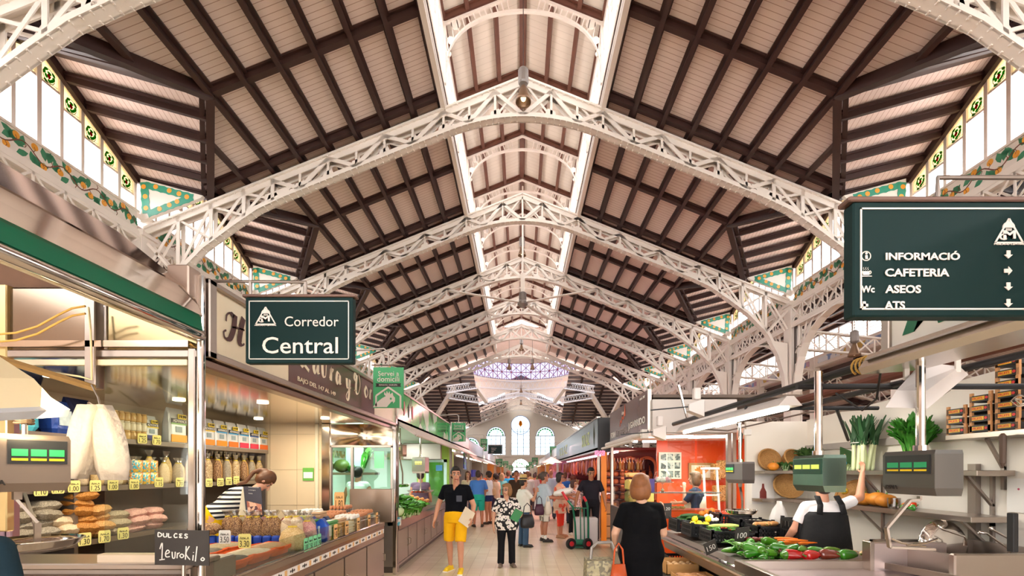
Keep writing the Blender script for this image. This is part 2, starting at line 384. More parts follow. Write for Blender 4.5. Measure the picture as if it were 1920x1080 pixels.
def window_bay():
    t=thing('window',None,None,(0,0,0),kind='structure'); fr=MB(); X=-10.1
    top=lambda y: 10.5-abs(y)*.52
    Z0=8.38
    for k in range(11):
        y=-2.5+k*.5; fr.box(X-.04,X+.05,y-.042,y+.042,Z0,top(y))
        if k in (5,): fr.box(X-.06,X+.06,y-.05,y+.05,Z0,top(y))
    fr.box(X-.05,X+.06,-2.6,2.6,Z0-.04,Z0+.05)
    for s in (-1,1): fr.bar((X,0,top(0)),(X,s*2.55,top(2.55)),.1,.1)
    for k in range(10):
        ya=-2.47+k*.5; yb=ya+.44; lo=min(top(ya),top(yb)); hb=lo-.38
        fr.box(X-.035,X+.035,ya,yb,hb-.03,hb+.02)
    ob('window_frame',fr,M_FRAME,t,local=True)
    for k in range(10):
        ya=-2.47+k*.5; yb=ya+.44; hb=min(top(ya),top(yb))-.38
        ob('pane',MB().box(X-.004,X+.004,ya,yb,Z0,hb-.03),PANE,t,local=True)
        g=MB(); g.prism([(ya,hb+.02),(yb,hb+.02),(yb,top(yb)-.03),(ya,top(ya)-.03)],(X,0,0),(0,1,0),(0,0,1),(.006,0,0)); g.k=1
        c=(ya+yb)/2; zc=hb+.2
        for j in range(9):
            a=j*.7; r=.1+.04*math.sin(j*2.3); g.disc((X+.008,c+r*math.cos(a),zc+r*math.sin(a)*1.1),.032,(0,math.cos(a),math.sin(a)),(0,-math.sin(a),math.cos(a)),(.004,0,0),7,.05)
        g.k=2; g.prism([(-.045,0),(0,-.07),(.045,0),(0,.07)],(X+.008,c,zc),(0,1,0),(0,0,1),(.005,0,0))
        g.k=3
        g.tube([(X+.01,c+.13*math.cos(a*.5),zc+.15*math.sin(a*.5)) for a in range(13)],.007,4); g.tube([(X+.01,ya+.03,hb+.05),(X+.01,c,zc-.13),(X+.01,yb-.03,hb+.08)],.006,4)
        ob('stained_glass',g,[S_CREAM,S_GRN,S_RED,S_DK],t,local=True)
    return t
def frieze_bay():
    t=thing('trim',None,None,(0,0,0),kind='structure'); X=-9.9
    m=MB(); m.box(X-.25,X,-2.35,2.35,7.86,8.34); ob('tiled_band',m,M_TILE,t,local=True)
    m=MB(); m.box(X-.22,X+.05,-2.4,2.4,7.8,7.87); m.box(X-.3,X+.04,-2.4,2.4,8.33,8.38); ob('moulding',m,WHITEIRON,t,local=True)
    tw=MB(); lf=MB(); og=MB(); n=64
    tw.tube([(X+.006,-2.3+4.6*i/n,8.1+.11*math.sin(i*.55)) for i in range(n+1)],.012,4)
    rr=random.Random(3)
    for i in range(26):
        y=-2.25+4.5*i/25; z=8.1+.11*math.sin((y+2.3)/4.6*n*.55); s=1 if i%2 else -1
        tw.tube([(X+.006,y,z),(X+.006,y+.04,z+s*.06),(X+.006,y+.01,z+s*.11)],.007,4)
        if i%3!=1:
            og.disc((X,y+.03,z+s*.12 if abs(z+s*.12-8.1)<.17 else 8.1+s*.15),.07,(0,1,0),(0,0,1),(.008,0,0),12)
        for q in range(2):
            a=rr.uniform(0,6.28); cc=(X,y+rr.uniform(-.07,.07),8.1+rr.uniform(-.15,.15)); L=.125
            lf.prism([(-L,0),(-L*.4,.05),(L*.3,.065),(L,0),(L*.3,-.065),(-L*.4,-.05)],cc,(0,math.cos(a),math.sin(a)),(0,-math.sin(a),math.cos(a)),(.005,0,0))
    ob('painted_twigs',tw,M_TWIG,t,local=True); ob('painted_leaves',lf,M_LEAF,t,local=True); ob('painted_oranges',og,M_ORA,t,local=True)
    return t
def girder_bay():
    t=thing('lattice_girder','x','girder',(0,0,0),group='white lattice girders along the sides of the nave'); X=-9.97
    m=MB()
    for z in (7.72,7.02): m.box(X-.16,X+.16,-2.38,2.38,z-.03,z+.03); m.box(X+.12,X+.15,-2.38,2.38,z-.1,z+.1); m.box(X-.15,X-.12,-2.38,2.38,z-.1,z+.1)
    ob('chords',m,WHITEIRON,t,local=True)
    m=MB(); N=[-2.38+.68*i for i in range(8)]
    for q in (.14,-.14):
        for i in range(8):
            y=N[i]; m.bar((X+q,y,7.0),(X+q,y,7.72),.05,.02,up=(1,0,0))
            if i<7: m.bar((X+q,y,7.05),(X+q,N[i+1],7.7),.045,.015,up=(1,0,0)); m.bar((X+q,y,7.7),(X+q,N[i+1],7.05),.045,.015,up=(1,0,0))
    ob('lattice_web',m,WHITEIRON,t,local=True)
    for s in (-1,1):
        m=MB(); pts=[(2.33,4.5),(2.25,5.1),(2.05,5.7),(1.75,6.15),(1.3,6.52),(.75,6.78),(0,6.95)]
        m.loft([[(X+a,s*y+(-s*.08 if b_ else 0),z+(.08 if b_ else 0)) for a,b_ in ((-.14,0),(.14,0),(.14,1),(-.14,1))] for y,z in pts])
        for i in (1,2,3,4): m.bar((X,s*pts[i][0],pts[i][1]+.03),(X,s*(pts[i][0]-.35 if i>1 else pts[i][0]-.1),7.0),.06,.05)
        m.bar((X,s*2.3,6.2),(X,s*pts[3][0],pts[3][1]),.06,.05); m.bar((X,s*2.35,6.0),(X,s*1.3,7.0),.06,.05)
        m.prism([(2.38,5.6),(2.38,4.3),(2.28,4.6),(2.2,5.2),(2.05,5.7)],(X-.02,0,0),(0,s,0),(0,0,1),(.04,0,0))
        ob('arch_brace',m,WHITEIRON,t,local=True)
    return t
def place_bays(protos,ys,labf):
    first=True
    for j,y in enumerate(ys):
        for s in (-1,1):
            for pi,p in enumerate(protos):
                if p.get('used'): q=dup(p)
                else: q=p
                q.location=(XC,y+BY/2,0); q.rotation_euler=(0,0,0 if s<0 else PI)
                if q.get('category'): q['label']=labf(pi,j,s)
    
dr,wi,fz,gi=dormer(),window_bay(),frieze_bay(),girder_bay()
ORD=['nearest','second','third','fourth','fifth','farthest']
allb=NAVE1+NAVE2+NAVE0; k=0
for j,y in enumerate(allb):
    for s in (-1,1):
        for p in ((dr,wi,fz,gi) if j<9 else (dr,wi,fz)):
            q=p if (j==0 and s<0) else dup(p)
            q.location=(XC,y+BY/2,0); q.rotation_euler=(0,0,0 if s<0 else PI)
            if p is gi:
                q['label']=('%s white lattice girder with arched braces on the %s side of the near nave'%(ORD[j],'left' if s<0 else 'right')) if j<6 else ('%s white lattice girder on the %s side beyond the dome'%(['first','second','last'][j-6],'left' if s<0 else 'right'))
# -------- columns
def column_(x,y,label):
    t=thing('iron_column',label,'column',(x,y,0),0,'white riveted columns between nave and aisles'); m=MB()
    m.box(x-.2,x+.2,y-.17,y+.17,0,7.95); 
    for a in (-1,1):
        m.box(x+a*.2-.012,x+a*.2+.012,y-.24,y+.24,0,7.85)
    m.box(x-.27,x+.27,y-.27,y+.27,7.75,7.85); m.box(x-.3,x+.3,y-.3,y+.3,0,.5)
    for i in range(48):
        z=.7+i*.15
        for q in (-.17,.17): m.box(x+q-.014,x+q+.014,y-.185,y-.17,z,z+.028)
    ob('shaft',m,WHITEIRON,t)
    m=MB()
    for a in (-1,1): m.lathe([(.06,4.9),(.05,7.3)],(x+a*.0,y-.2,0),seg=8)
    ob('downpipe',m,STEELD,t)
    return t
c0=None; CL=['nearest','second','third','fourth','fifth','sixth','seventh']
for i,y in enumerate(TY):
    for s in (-1,1):
        lab=('%s white riveted iron column on the %s side of the near nave'%(CL[i],'left' if s<0 else 'right')) if i<7 else '%s white iron column on the %s side beyond the dome'%(['first','second','last'][i-7],'left' if s<0 else 'right')
        if c0 is None: c0=column_(XC+s*10,y,lab)
        else: dup(c0,(XC+s*10,y,0),label=lab)
# -------- tile triangles over the trusses
def tri_panel():
    t=thing('trim',None,None,(0,0,0),kind='structure'); A=(-9.85,9.22); B=(-8.25,8.78); C=(-9.85,8.12)
    m=MB().prism([A,B,(-8.3,8.72),C],(0,-.2,0),(1,0,0),(0,0,1),(0,.1,0)); ob('tiled_panel',m,M_TILE,t,local=True)
    a=[(-9.78,9.1),(-8.62,8.77),(-9.55,8.32),(-9.78,8.5)]; inner=[(-9.6,8.95),(-9.05,8.78),(-9.55,8.55)]
    m=MB()
    def band(p,q,w):
        d=math.hypot(q[0]-p[0],q[1]-p[1]); nx,ny=-(q[1]-p[1])/d*w,(q[0]-p[0])/d*w; n=int(d/.07); pts=[]
        for i in range(n+1):
            r=1+.12*math.sin(i*2.1); pts.append((p[0]+(q[0]-p[0])*i/n+nx*r,p[1]+(q[1]-p[1])*i/n+ny*r))
        for i in range(n,-1,-1):
            r=1+.12*math.cos(i*2.1); pts.append((p[0]+(q[0]-p[0])*i/n-nx*r,p[1]+(q[1]-p[1])*i/n-ny*r))
        m.prism(pts,(0,-.21,0),(1,0,0),(0,0,1),(0,.01,0))
    band((-9.75,9.12),(-9.7,8.32),.1); band((-9.72,9.05),(-8.5,8.73),.085); band((-9.66,8.3),(-8.5,8.73),.085)
    ob('painted_leaves',m,M_TEAL,t,local=True)
    m=MB()
    for x,z in ((-9.76,9.0),(-9.45,9.0),(-9.1,8.9),(-8.85,8.82),(-8.65,8.74),(-9.72,8.75),(-9.7,8.45),(-9.35,8.43),(-9.1,8.53),(-8.9,8.62)): m.disc((x,-.215,z),.062,(1,0,0),(0,0,1),(0,.012,0),12)
    ob('painted_oranges',m,M_ORA,t,local=True)
    return t
tp=tri_panel(); f=True
for i,y in enumerate(TY):
    for s in (-1,1):
        q=tp if f else dup(tp); f=False; q.location=(XC,y,0); q.scale=(1 if s<0 else -1,1,1)
# -------- lantern
def lantern(ya,yb,tag):
    for s in (-1,1):
        w=thing('window',None,None,(XC+s*2.07,ya,11),kind='structure'); X=XC+s*2.07
        m=MB(); m.box(X-.06,X+.06,ya,yb,11.05,11.42); m.box(X-.09,X+.09,ya,yb,11.36,11.42); m.box(X-.06,X+.06,ya,yb,12.82,13.1)
        y=ya
        while y<yb: m.box(X-.035,X+.035,y-.025,y+.025,11.4,12.85); y+=.52
        m.box(X-.03,X+.03,ya,yb,11.8,11.83); ob('window_frame',m,M_FRAME,w)
        ob('pane',MB().box(X-.004,X+.004,ya,yb,11.42,12.82),glass('lantern_pane','e6e6e6',.05),w)
        m=MB(); y=ya+.26; i=0
        while y<yb-.2:
            m.k=i%2; m.prism([(-.1,0),(0,-.13),(.1,0),(0,.13)],(X-.01,y,11.62),(0,1,0),(0,0,1),(.02,0,0)); y+=.52; i+=1
        ob('stained_glass',m,[S_BLUE,S_GRN],w)
        c=ob('ceiling',MB().prism([(0,13.98),(2.2,13.1),(2.2,13.15),(0,14.03)],(XC,ya,0),(s,0,0),(0,0,1),(0,yb-ya,0)),M_BOARD3,kind='structure')
        for x in ((.0,.72,1.42,2.02) if s>0 else (.72,1.42,2.02)):
            z=13.96-.4*x; ob('purlin',MB().bar((XC+s*x,ya,z-.06),(XC+s*x,yb,z-.06),.1 if x else .16,.13,up=(.37*s,0,1)),M_LWOOD,c)
        y=ya+BY/2-.45
        while y<yb:
            z=lambda x:13.96-.4*x
            ob('rafter',MB().bar((XC,y,z(0)-.06),(XC+s*2.05,y,z(2.05)-.06),.12,.14).bar((XC,y,z(0)-.01),(XC+s*2.05,y,z(2.05)-.01),.22,.04),M_LWOOD,c); y+=BY/2
    y=ya+BY/2-.45; i=0
    global ARCH
    while y<yb and tag<2:
        if ARCH is None:
            t=thing('lantern_arch','x','arch bracket',(XC,y,11.4),0,'white arched brackets under the roof lantern')
            m=MB(); n=20; o=[];inn=[]
            for k in range(n+1):
                a=PI*k/n; inn.append((1.95*math.cos(a)*.99,11.75+1.5*math.sin(a)**.8))
            m2=[(2.0,11.45)]+[(x,z) for x,z in inn]+[(-2.0,11.45)]
            for k in range(n):
                (x0,z0),(x1,z1)=inn[k],inn[k+1]; f=lambda x:13.8-.4*abs(x)
                m.loft([[(XC+x0,y-.04,z0),(XC+x0,y+.04,z0),(XC+x0,y+.04,z0+.06),(XC+x0,y-.04,z0+.06)],[(XC+x1,y-.04,z1),(XC+x1,y+.04,z1),(XC+x1,y+.04,z1+.06),(XC+x1,y-.04,z1+.06)]])
            for s in (-1,1):
                m.bar((XC+s*1.98,y,11.45),(XC+s*1.98,y,13.0),.06,.08,up=(0,1,0)); m.bar((XC,y,13.76),(XC+s*2,y,12.96),.06,.06)
                for a in range(12):
                    x=.35+a*.14; z1=13.7-.4*x; z0=11.8+1.5*max(.01,1-(x/1.95)**2)**.4
                    if z1>z0+.05: m.bar((XC+s*x,y,z0),(XC+s*(x+.07),y,z1),.02,.03)
                m.lathe([(.13,-.015),(.13,.015)],(XC+s*1.7,y,12.95),(0,1,0),10); m.lathe([(.09,-.015),(.09,.015)],(XC+s*1.83,y,12.55),(0,1,0),10); m.lathe([(.07,-.015),(.07,.015)],(XC+s*1.88,y,12.2),(0,1,0),10)
            ob('fretwork',m,WHITEIRON,t); ARCH=t; t['label']='white fretwork arch under the roof lantern, nearest of its row'
        else: dup(ARCH,(XC,y,11.4),label='white fretwork arch in the roof lantern, number %d from the %s'%(i+1,'near end of the nave' if tag==0 else 'dome in the far nave'))
        y+=BY/2; i+=1
ARCH=None
lantern(Y0,38.55,0); lantern(61.4,77,1); lantern(NAVE0[0],Y0,2)
KEEP.add('ceiling')
# lantern gable end before the dome
m=MB().prism([(-2.1,11.2),(2.1,11.2),(2.1,12.1),(0,12.5),(-2.1,12.1)],(XC,38.7,0),(1,0,0),(0,0,1),(0,.1,0)); 
# -------- aisles beyond the columns
M_AT=spots(mat('blue_band_tiles','dfe6ee',.3),['8fa7d6','e6ecf2','c9a0b8','e9edf2','d8b45a','eef0f2'],3)
KEEP.update(('wall_left','wall_right','wall_back'))
for s in (-1,1):
    sd='left' if s<0 else 'right'
    c=ob('ceiling',MB().prism([(10.35,8.28),(14,8.1),(14,8.15),(10.35,8.33)],(XC,-19,0),(s,0,0),(0,0,1),(0,96,0)),M_BOARD,kind='structure')
    for i in range(6):
        x=10.5+i*.65; ob('purlin',MB().box(XC+s*x-.06,XC+s*x+.06,-19,77,7.95,8.2),WOOD,c)
    for i in range(11):
        y=Y0-2.6+i*BY; ob('rafter',MB().box(*sorted((XC+s*10.4,XC+s*14)),y-.07,y+.07,7.98,8.15),WOOD,c)
    w=thing('window',None,None,(XC+s*14,Y0,7),kind='structure'); X=XC+s*14; m=MB(); m.box(X-.1,X+.1,2,77,6.6,7.15); 
    y=2
    while y<77: m.box(X-.06,X+.06,y-.05,y+.05,7.1,8.1); y+=.87
    for z in (7.25,7.37,7.49,7.61,7.73,7.85,7.97): m.box(X-.02,X+.02,2,77,z-.015,z+.015)
    ob('window_frame',m,M_FRAME,w); m=MB(); y=2.4
    while y<55: m.box(X-s*.12-.01,X-s*.12+.01,y,y+1.9,6.75,7.0); y+=2.6
    ob('painted_band',m,M_AT,w)
    c=ob('ceiling',MB().prism([(14.1,6.7),(22,4.3),(22,4.35),(14.1,6.75)],(XC,-19,0),(s,0,0),(0,0,1),(0,96,0)),M_BOARD,kind='structure')
    for i in range(9):
        x=14.4+i*.9; z=6.62-(x-14.1)*.304; ob('purlin',MB().box(XC+s*x-.07,XC+s*x+.07,2,77,z-.2,z-.02),WOOD,c)
    for i in range(14):
        y=4.75+i*BY; ob('rafter',MB().bar((XC+s*14.1,y,6.55),(XC+s*22,y,4.15),.14,.2),WOOD,c)
    w=MB().box(*sorted((XC+s*21.6,XC+s*21.9)),-19,78,0,4.3).box(*sorted((XC+s*21.6,XC+s*21.9)),38,62,4.3,10.5); ob('wall_'+sd,w,WHITE,kind='structure')
AT=None
for i in range(10):
    for s in (-1,1):
        y=TY[i]
        if AT is None:
            AT=thing('aisle_truss','x','roof truss',(XC+s*10.2,y,0),0,'white lattice trusses in the side aisles'); m=MB()
            X=lambda a:XC-a
            m.bar((X(10.2),y,6.9),(X(14),y,6.5),.2,.06); m.bar((X(10.2),y,6.2),(X(14),y,5.9),.2,.06); m.bar((X(14),y,6.5),(X(21.8),y,4.15),.2,.06); m.bar((X(14),y,5.9),(X(21.8),y,3.6),.2,.06)
            ob('chords',m,WHITEIRON,AT); m=MB()
            for k in range(17):
                a=10.3+k*.68; zt_=6.9-(a-10.2)*.105 if a<14 else 6.5-(a-14)*.301; zb_=zt_-.62; a2=a+.68; zt2=6.9-(a2-10.2)*.105 if a2<14 else 6.5-(a2-14)*.301
                m.bar((X(a),y,zt_),(X(a),y,zb_),.05,.03,up=(0,1,0)); m.bar((X(a),y,zb_),(X(a2),y,zt2),.05,.02,up=(0,1,0)); m.bar((X(a),y,zt_),(X(a2),y,zt2-.62),.05,.02,up=(0,1,0))
            ob('lattice_web',m,WHITEIRON,AT); q=AT
            m=MB().box(X(14.15),X(13.85),y-.15,y+.15,0,7.1); ob('post',m,WHITEIRON,AT)
        else: q=dup(AT,(XC+s*10.2,y,0)); q.rotation_euler=(0,0,0 if s<0 else PI)
        q['label']='white lattice truss behind the %s %s column, over the side aisle'%(CL[i] if i<7 else ['first far','second far','last far'][i-7],'left' if s<0 else 'right')
# -------- crossing under the dome
WM0=mat('crossing_plaster','e2dcd6',.8)
KEEP.add('wall_inner')
C_IRON=mat('pale_blue_grey_iron','dfe3ea',.45,0,.05,2)
def lat_beam(p,q,h,lab,n=None):
    p=V(p);q=V(q); t=thing('lattice_beam',lab,'beam',p,0,'pale lattice beams of the dome crossing'); m=MB(); z=V((0,0,h))
    m.bar(p,q,.2,.14); m.bar(p+z,q+z,.2,.14); ob('chords',m,C_IRON,t); m=MB(); n=n or int((q-p).length/ (h*.55))
    for i in range(n):
        a=p.lerp(q,i/n);b=p.lerp(q,(i+1)/n); m.bar(a,b+z,.04,.05); m.bar(a+z,b,.04,.05)
        a2=p.lerp(q,(i+.5)/n); m.bar(a,a2+z*.5,.04,.04) ; m.bar(a2+z*.5,b,.04,.04); m.bar(a+z,a2+z*.5,.03,.03)
    ob('lattice_web',m,C_IRON,t)
lat_beam((-5.1,59.4,12.1),(0,60.3,11.9),1.0,'pale lattice beam under the left half of the violet dome glass')
lat_beam((5.2,59.4,12.1),(.1,60.3,11.9),1.0,'pale lattice beam under the right half of the violet dome glass')
for s,n in ((-1,'left'),(1,'right')):
    lat_beam((s*3.9,56,9.5),(s*7.8,52,9.6),.7,'low pale lattice beam at the %s of the dome crossing, running outwards'%n)
    lat_beam((s*4.9,53.2,10.9),(s*7.6,49.5,9.8),.7,'high pale lattice beam falling outwards at the %s of the dome'%n)
    lat_beam((s*3.9,56,9.7),(XC,59.6,11.1),.5,'pale lattice rafter of the %s half of the chevron beyond the dome'%n)
    for a,b_,l in (((s*4.9,53.4,11),(s*3.95,55.8,9.8),'short inner strut of the dome crossing'),((s*7.2,52,10.75),(s*10,55,7.4),'long strut of the dome crossing'),((s*10.6,50,9.6),(s*10.1,54.7,7.4),'outer strut of the dome crossing')):
        t=thing('dome_strut','cream riveted %s on the %s'%(l,n),'strut',a,0,'struts of the dome crossing'); ob('shaft',MB().bar(a,b_,.45,.35),WHITEIRON,t)
        m=MB(); A=V(a);B=V(b_)
        for i in range(7): m.bar(A.lerp(B,i/7)+V((0,-.2,0)),A.lerp(B,(i+.6)/7)+V((0,-.2,0)),.05,.02)
        ob('scroll_work',m,S_DK,t)
    c=ob('ceiling',MB().prism([(50,12.2),(60.8,8.0),(60.8,8.1),(50,12.3)],(XC+s*5.0,0,0),(0,1,0),(0,0,1),(s*17,0,0)).prism([(38.9,8.3),(50,12.2),(50,12.3),(38.9,8.4)],(XC+s*8.6,0,0),(0,1,0),(0,0,1),(s*13.4,0,0)),M_BOARD,kind='structure')
    for i in range(15):
        y=50.3+i*.72; z=12.2-(y-50)*.389; ob('purlin',MB().box(*sorted((XC+s*5.0,XC+s*21)),y-.13,y+.13,z-.22,z-.02),WOOD,c)
        y=49.7-i*.72; z=12.2-(50-y)*.351; ob('purlin',MB().box(*sorted((XC+s*8.6,XC+s*21)),y-.1,y+.1,z-.2,z-.02),WOOD,c)
    for x in (6.5,9,11.5,14): ob('rafter',MB().bar((XC+s*x,50,12.0),(XC+s*x,60.8,7.8),.2,.2),WOOD,c)
# drum and dome
m=MB(); n=32; cy=54.0
t=thing('window',None,None,(XC,cy,13),kind='structure')
ringf=lambda r,z:[(XC+r*math.cos(2*PI*j/n),cy+r*math.sin(2*PI*j/n),z) for j in range(n)]
m.loft([ringf(6.3,13.0),ringf(6.3,15.2)],False); ob('stained_glass',m,spots(stained('x','a9a4ee'),['a9a4ee'],2) if False else S_VIO,t)
m=MB()
for j in range(n):
    a=2*PI*j/n; p=lambda r,a,z:(XC+r*math.cos(a),cy+r*math.sin(a),z)
    m.bar(p(6.25,a,13),p(6.25,a,15.2),.08,.06)
    a2=2*PI*(j+1)/n; am=(a+a2)/2
    for zz in (13,14.1):
        m.bar(p(6.25,a,zz),p(6.25,a2,zz+1.1),.06,.05); m.bar(p(6.25,a2,zz),p(6.25,a,zz+1.1),.06,.05); m.bar(p(6.25,am,zz),p(6.25,am,zz+1.1),.05,.04)
    m.bar(p(6.25,a,14.1),p(6.25,a2,14.1),.08,.06)
ob('red_violet_bars',m,mat('red_violet_lead','a0506e',.5),t)
m=MB(); m.loft([ringf(6.2,12.95),ringf(6.6,12.95),ringf(6.6,13.15),ringf(6.2,13.15),ringf(6.2,12.95)],False); ob('ring_sill',m,WHITEIRON,t)
m=MB(); m.loft([ringf(6.4*math.cos(a),15.2+6*math.sin(a)) for a in (0,.3,.6,.9,1.2,1.5)],False); ob('ceiling',m,M_BOARD3,kind='structure')
n_=64; L=[]
sq=lambda a:8.0/max(abs(math.cos(a)),abs(math.sin(a)))
A_=[2*PI*j/n_ for j in range(n_+1)]
c=ob('ceiling',MB().loft([[(XC+6.35*math.cos(a),cy+6.35*math.sin(a),13.15) for a in A_],[(XC+sq(a)*math.cos(a),cy+sq(a)*math.sin(a),13.15) for a in A_]],False,False).loft([[(XC+6.35*math.cos(a),cy+6.35*math.sin(a),13.25) for a in A_],[(XC+sq(a)*math.cos(a),cy+sq(a)*math.sin(a),13.25) for a in A_]],False,False).box(-14,14,38.62,46.1,13.2,13.3).box(-16,-7.8,46.1,62,13.2,13.3).box(7.9,16,46.1,62,13.2,13.3),M_BOARD,kind='structure')
ob('wall_inner',MB().prism([(-8,9.4),(0,12.5),(8,9.4),(10.3,8.4),(10.3,13.2),(-10.3,13.2),(-10.3,8.4)],(XC,61.1,0),(1,0,0),(0,0,1),(0,.1,0)),WM0,kind='structure')
# -------- end wall
def plate(outer,holes,y,t,name,mt,parent=None,kind='structure',**kw):
    cu=bpy.data.curves.new('p','CURVE'); cu.dimensions='2D'; cu.fill_mode='BOTH'; cu.extrude=t/2
    for P in [outer]+holes:
        sp=cu.splines.new('POLY'); sp.points.add(len(P)-1); sp.use_cyclic_u=True
        for i,p in enumerate(P): sp.points[i].co=(p[0],p[1],0,1)
    to=bpy.data.objects.new('t',cu); COL.objects.link(to); dg=bpy.context.evaluated_depsgraph_get(); dg.update()
    me=bpy.data.meshes.new_from_object(to.evaluated_get(dg)); bpy.data.objects.remove(to)
    me.transform(MX.Translation((0,y,0))@MX.Rotation(PI/2,4,'X')); me.materials.clear(); me.materials.append(mt)
    o=bpy.data.objects.new(name,me); COL.objects.link(o)
    if parent is not None: o.parent=parent; me.transform(wm(parent).inverted())
    return meta(o,kind=kind,**kw)
YW=77.
wx=lambda px:(px-VX)/F*YW; wz=lambda py:EY+(VY-py)/F*YW
arc=lambda cx,cz,r,a0,a1,n=20:[(cx+r*math.cos(a0+(a1-a0)*i/n),cz+r*math.sin(a0+(a1-a0)*i/n)) for i in range(n+1)]
def archw(cx,half,z0,ztop): return [(cx-half,z0),(cx+half,z0)]+arc(cx,ztop-half,half,0,PI)
zb0=wz(853); WN=[]
cc=(0,wz(797),1.53)
keyh=[(-1.4,zb0),(1.4,zb0)]+arc(0,cc[1],cc[2],-math.acos(1.4/1.53),PI+math.acos(1.4/1.53),32)
sw=[(c,1.5,wz(800)) for c in (-3.95,3.95)]+[(c,1.5,wz(820)) for c in (-8.0,8.0)]
fan=archw(.0,1.4,0,wz(861)+0)
WM=mat('end_wall_plaster','ddd5c9',.8,0,.08,.6)
plate([(-22,0),(22,0),(22,4.2),(10.3,7.9),(2.1,11.4),(2.1,12.9),(0,13.8),(-2.1,12.9),(-2.1,11.4),(-10.3,7.9),(-22,4.2)],[keyh]+[archw(c,h,zb0,t_) for c,h,t_ in sw]+[fan],YW,.4,'wall_back',WM)
ob('trim_1',MB().box(-21,21,YW-.45,YW-.15,zb0-.3,zb0-.05),WM,kind='structure')
def end_window(cx,half,z0,z1,zsp,rnd=False):
    t=thing('window',None,None,(cx,YW,z0),kind='structure'); m=MB()
    for k in (-1/3,1/3) if rnd else (-.5,0,.5): m.box(cx+half*k-.04,cx+half*k+.04,YW-.06,YW+.06,z0,zsp)
    z=z0
    while z<zsp: m.box(cx-half,cx+half,YW-.03,YW+.03,z-.03,z+.03); z+=.62
    if not rnd:
        m.box(cx-half,cx+half,YW-.06,YW+.06,zsp-.05,zsp+.05); P=arc(cx,zsp,half-.05,0,PI,16); m.tube([(a,YW,b_) for a,b_ in P],.06,4)
    ob('window_frame',m,mat('grey_window_bars','8d95a6',.5),t)
    poly=archw(cx,half,z0,z1) if not rnd else keyh
    ob('pane',MB().prism(poly,(0,YW,0),(1,0,0),(0,0,1),(0,.02,0)),S_BLUE,t)
    g=MB()
    if not rnd:
        for k in range(9):
            a=PI*(k+.5)/9; g.disc((cx+1.15*math.cos(a),YW-.05,zsp+1.15*math.sin(a)),.12,(math.cos(a),0,math.sin(a)),(-math.sin(a),0,math.cos(a)),(0,.02,0),8,.2)
        for r in (.28,.5):
            g.tube([(cx+r*math.cos(a),YW-.05,zsp+.7+r*math.sin(a)) for a in (0,PI/2,PI,3*PI/2,2*PI)],.04,4)
        ob('green_ornament',g,S_GRN,t)
    else:
        for k in range(12):
            for r in (.85,1.3):
                a=2*PI*(k+.5*(r<1))/12; g.disc((cx+r*math.cos(a),YW-.05,cc[1]+r*math.sin(a)),.06,(1,0,0),(0,0,1),(0,.02,0),5)
        g.tube([(cx+1.5*math.cos(a*PI/16),YW-.05,cc[1]+1.5*math.sin(a*PI/16)) for a in range(33)],.05,4); ob('blue_ornament',g,mat('blue_glass_bits','6a78b4',.4),t)
        g=MB(); g.prism([(-.3,.1),(-.22,.55),(0,.75),(.22,.55),(.3,.1),(0,-.35)],(0,YW-.06,cc[1]),(1,0,0),(0,0,1),(0,.02,0)); g.k=1
        for k in (-.12,.03): g.box(k,k+.07,YW-.09,YW-.07,cc[1]+.05,cc[1]+.6)
        g.k=2; g.tube([(0,YW-.07,cc[1]-.3),(0,YW-.07,cc[1]-1.4)],.05,4); ob('shield_emblem',g,[S_ORG,S_RED,S_DK],t)
end_window(0,1.4,zb0,0,cc[1]-.6,True)
for c,h,t_ in sw: end_window(c,h,zb0,t_,t_-h)
t=thing('door_1',None,None,(0,YW,0),kind='structure'); m=MB()
for x in (-1.4,-.7,0,.7,1.33): m.box(x,x+.07,YW-.05,YW+.05,0,2.3)
m.box(-1.4,1.4,YW-.06,YW+.06,2.25,2.4); ob('door_frame',m,WHITE,t); ob('door_glass',MB().box(-1.4,1.4,YW-.01,YW+.01,0,2.25),S_BLUE,t)
g=MB()
for k in range(26):
    a=PI*(k+.5)/26; r=R(.5,1.25); g.disc((r*math.cos(a),YW-.04,2.4+r*math.sin(a)),.13,(math.cos(a),0,math.sin(a)),(-math.sin(a),0,math.cos(a)),(0,.02,0),7,.08)
ob('fanlight_ornament',g,S_GRN,t)
# rear end of the hall, behind the camera
plate([(-22,0),(22,0),(22,4.2),(10.3,7.9),(2.1,11.4),(2.1,12.9),(0,13.8),(-2.1,12.9),(-2.1,11.4),(-10.3,7.9),(-22,4.2)],[archw(c,h,.5,t_) for c,h,t_ in ((0,3.6,9.8),(-7.6,3.2,7.6),(7.6,3.2,7.6))]+[archw(c,2.4,.5,4.4) for c in (-15,15)],NAVE0[0],.4,'wall_front',WM)
# -------- hanging lamps and the ceiling fan
M_LAMPG=mat('warm_lamp_glass','f6e3c0',.3,0,.05,emit=1.5)
def lamp(x,y,z,lab):
    t=thing('hall_lamp',lab,'lamp',(x,y,z),0,'grey bell lamps hanging over the corridor')
    ob('lamp_body',MB().lathe([(.05,.86),(.1,.84),(.13,.8),(.13,.5),(.11,.46),(.05,.42)],(x,y,z),seg=16),mat('grey_lamp_metal','8c8480',.4,.5,.1),t,smooth=False)
    ob('reflector',MB().lathe([(.05,.43),(.08,.36),(.13,.2),(.185,.08),(.195,0),(.185,0),(.17,.05),(.1,.2),(.05,.34)],(x,y,z),seg=20),mat('bronze_reflector','8a6e58',.35,.6,.1),t,smooth=True)
    ob('bulb',MB().ell((x,y,z+.12),.07,.07,.09),M_LAMPG,t,smooth=True)
    ob('chain',MB().tube([(x,y,z+.85),(x,y,13.85)],.012,5),S_DK,t)
    return t
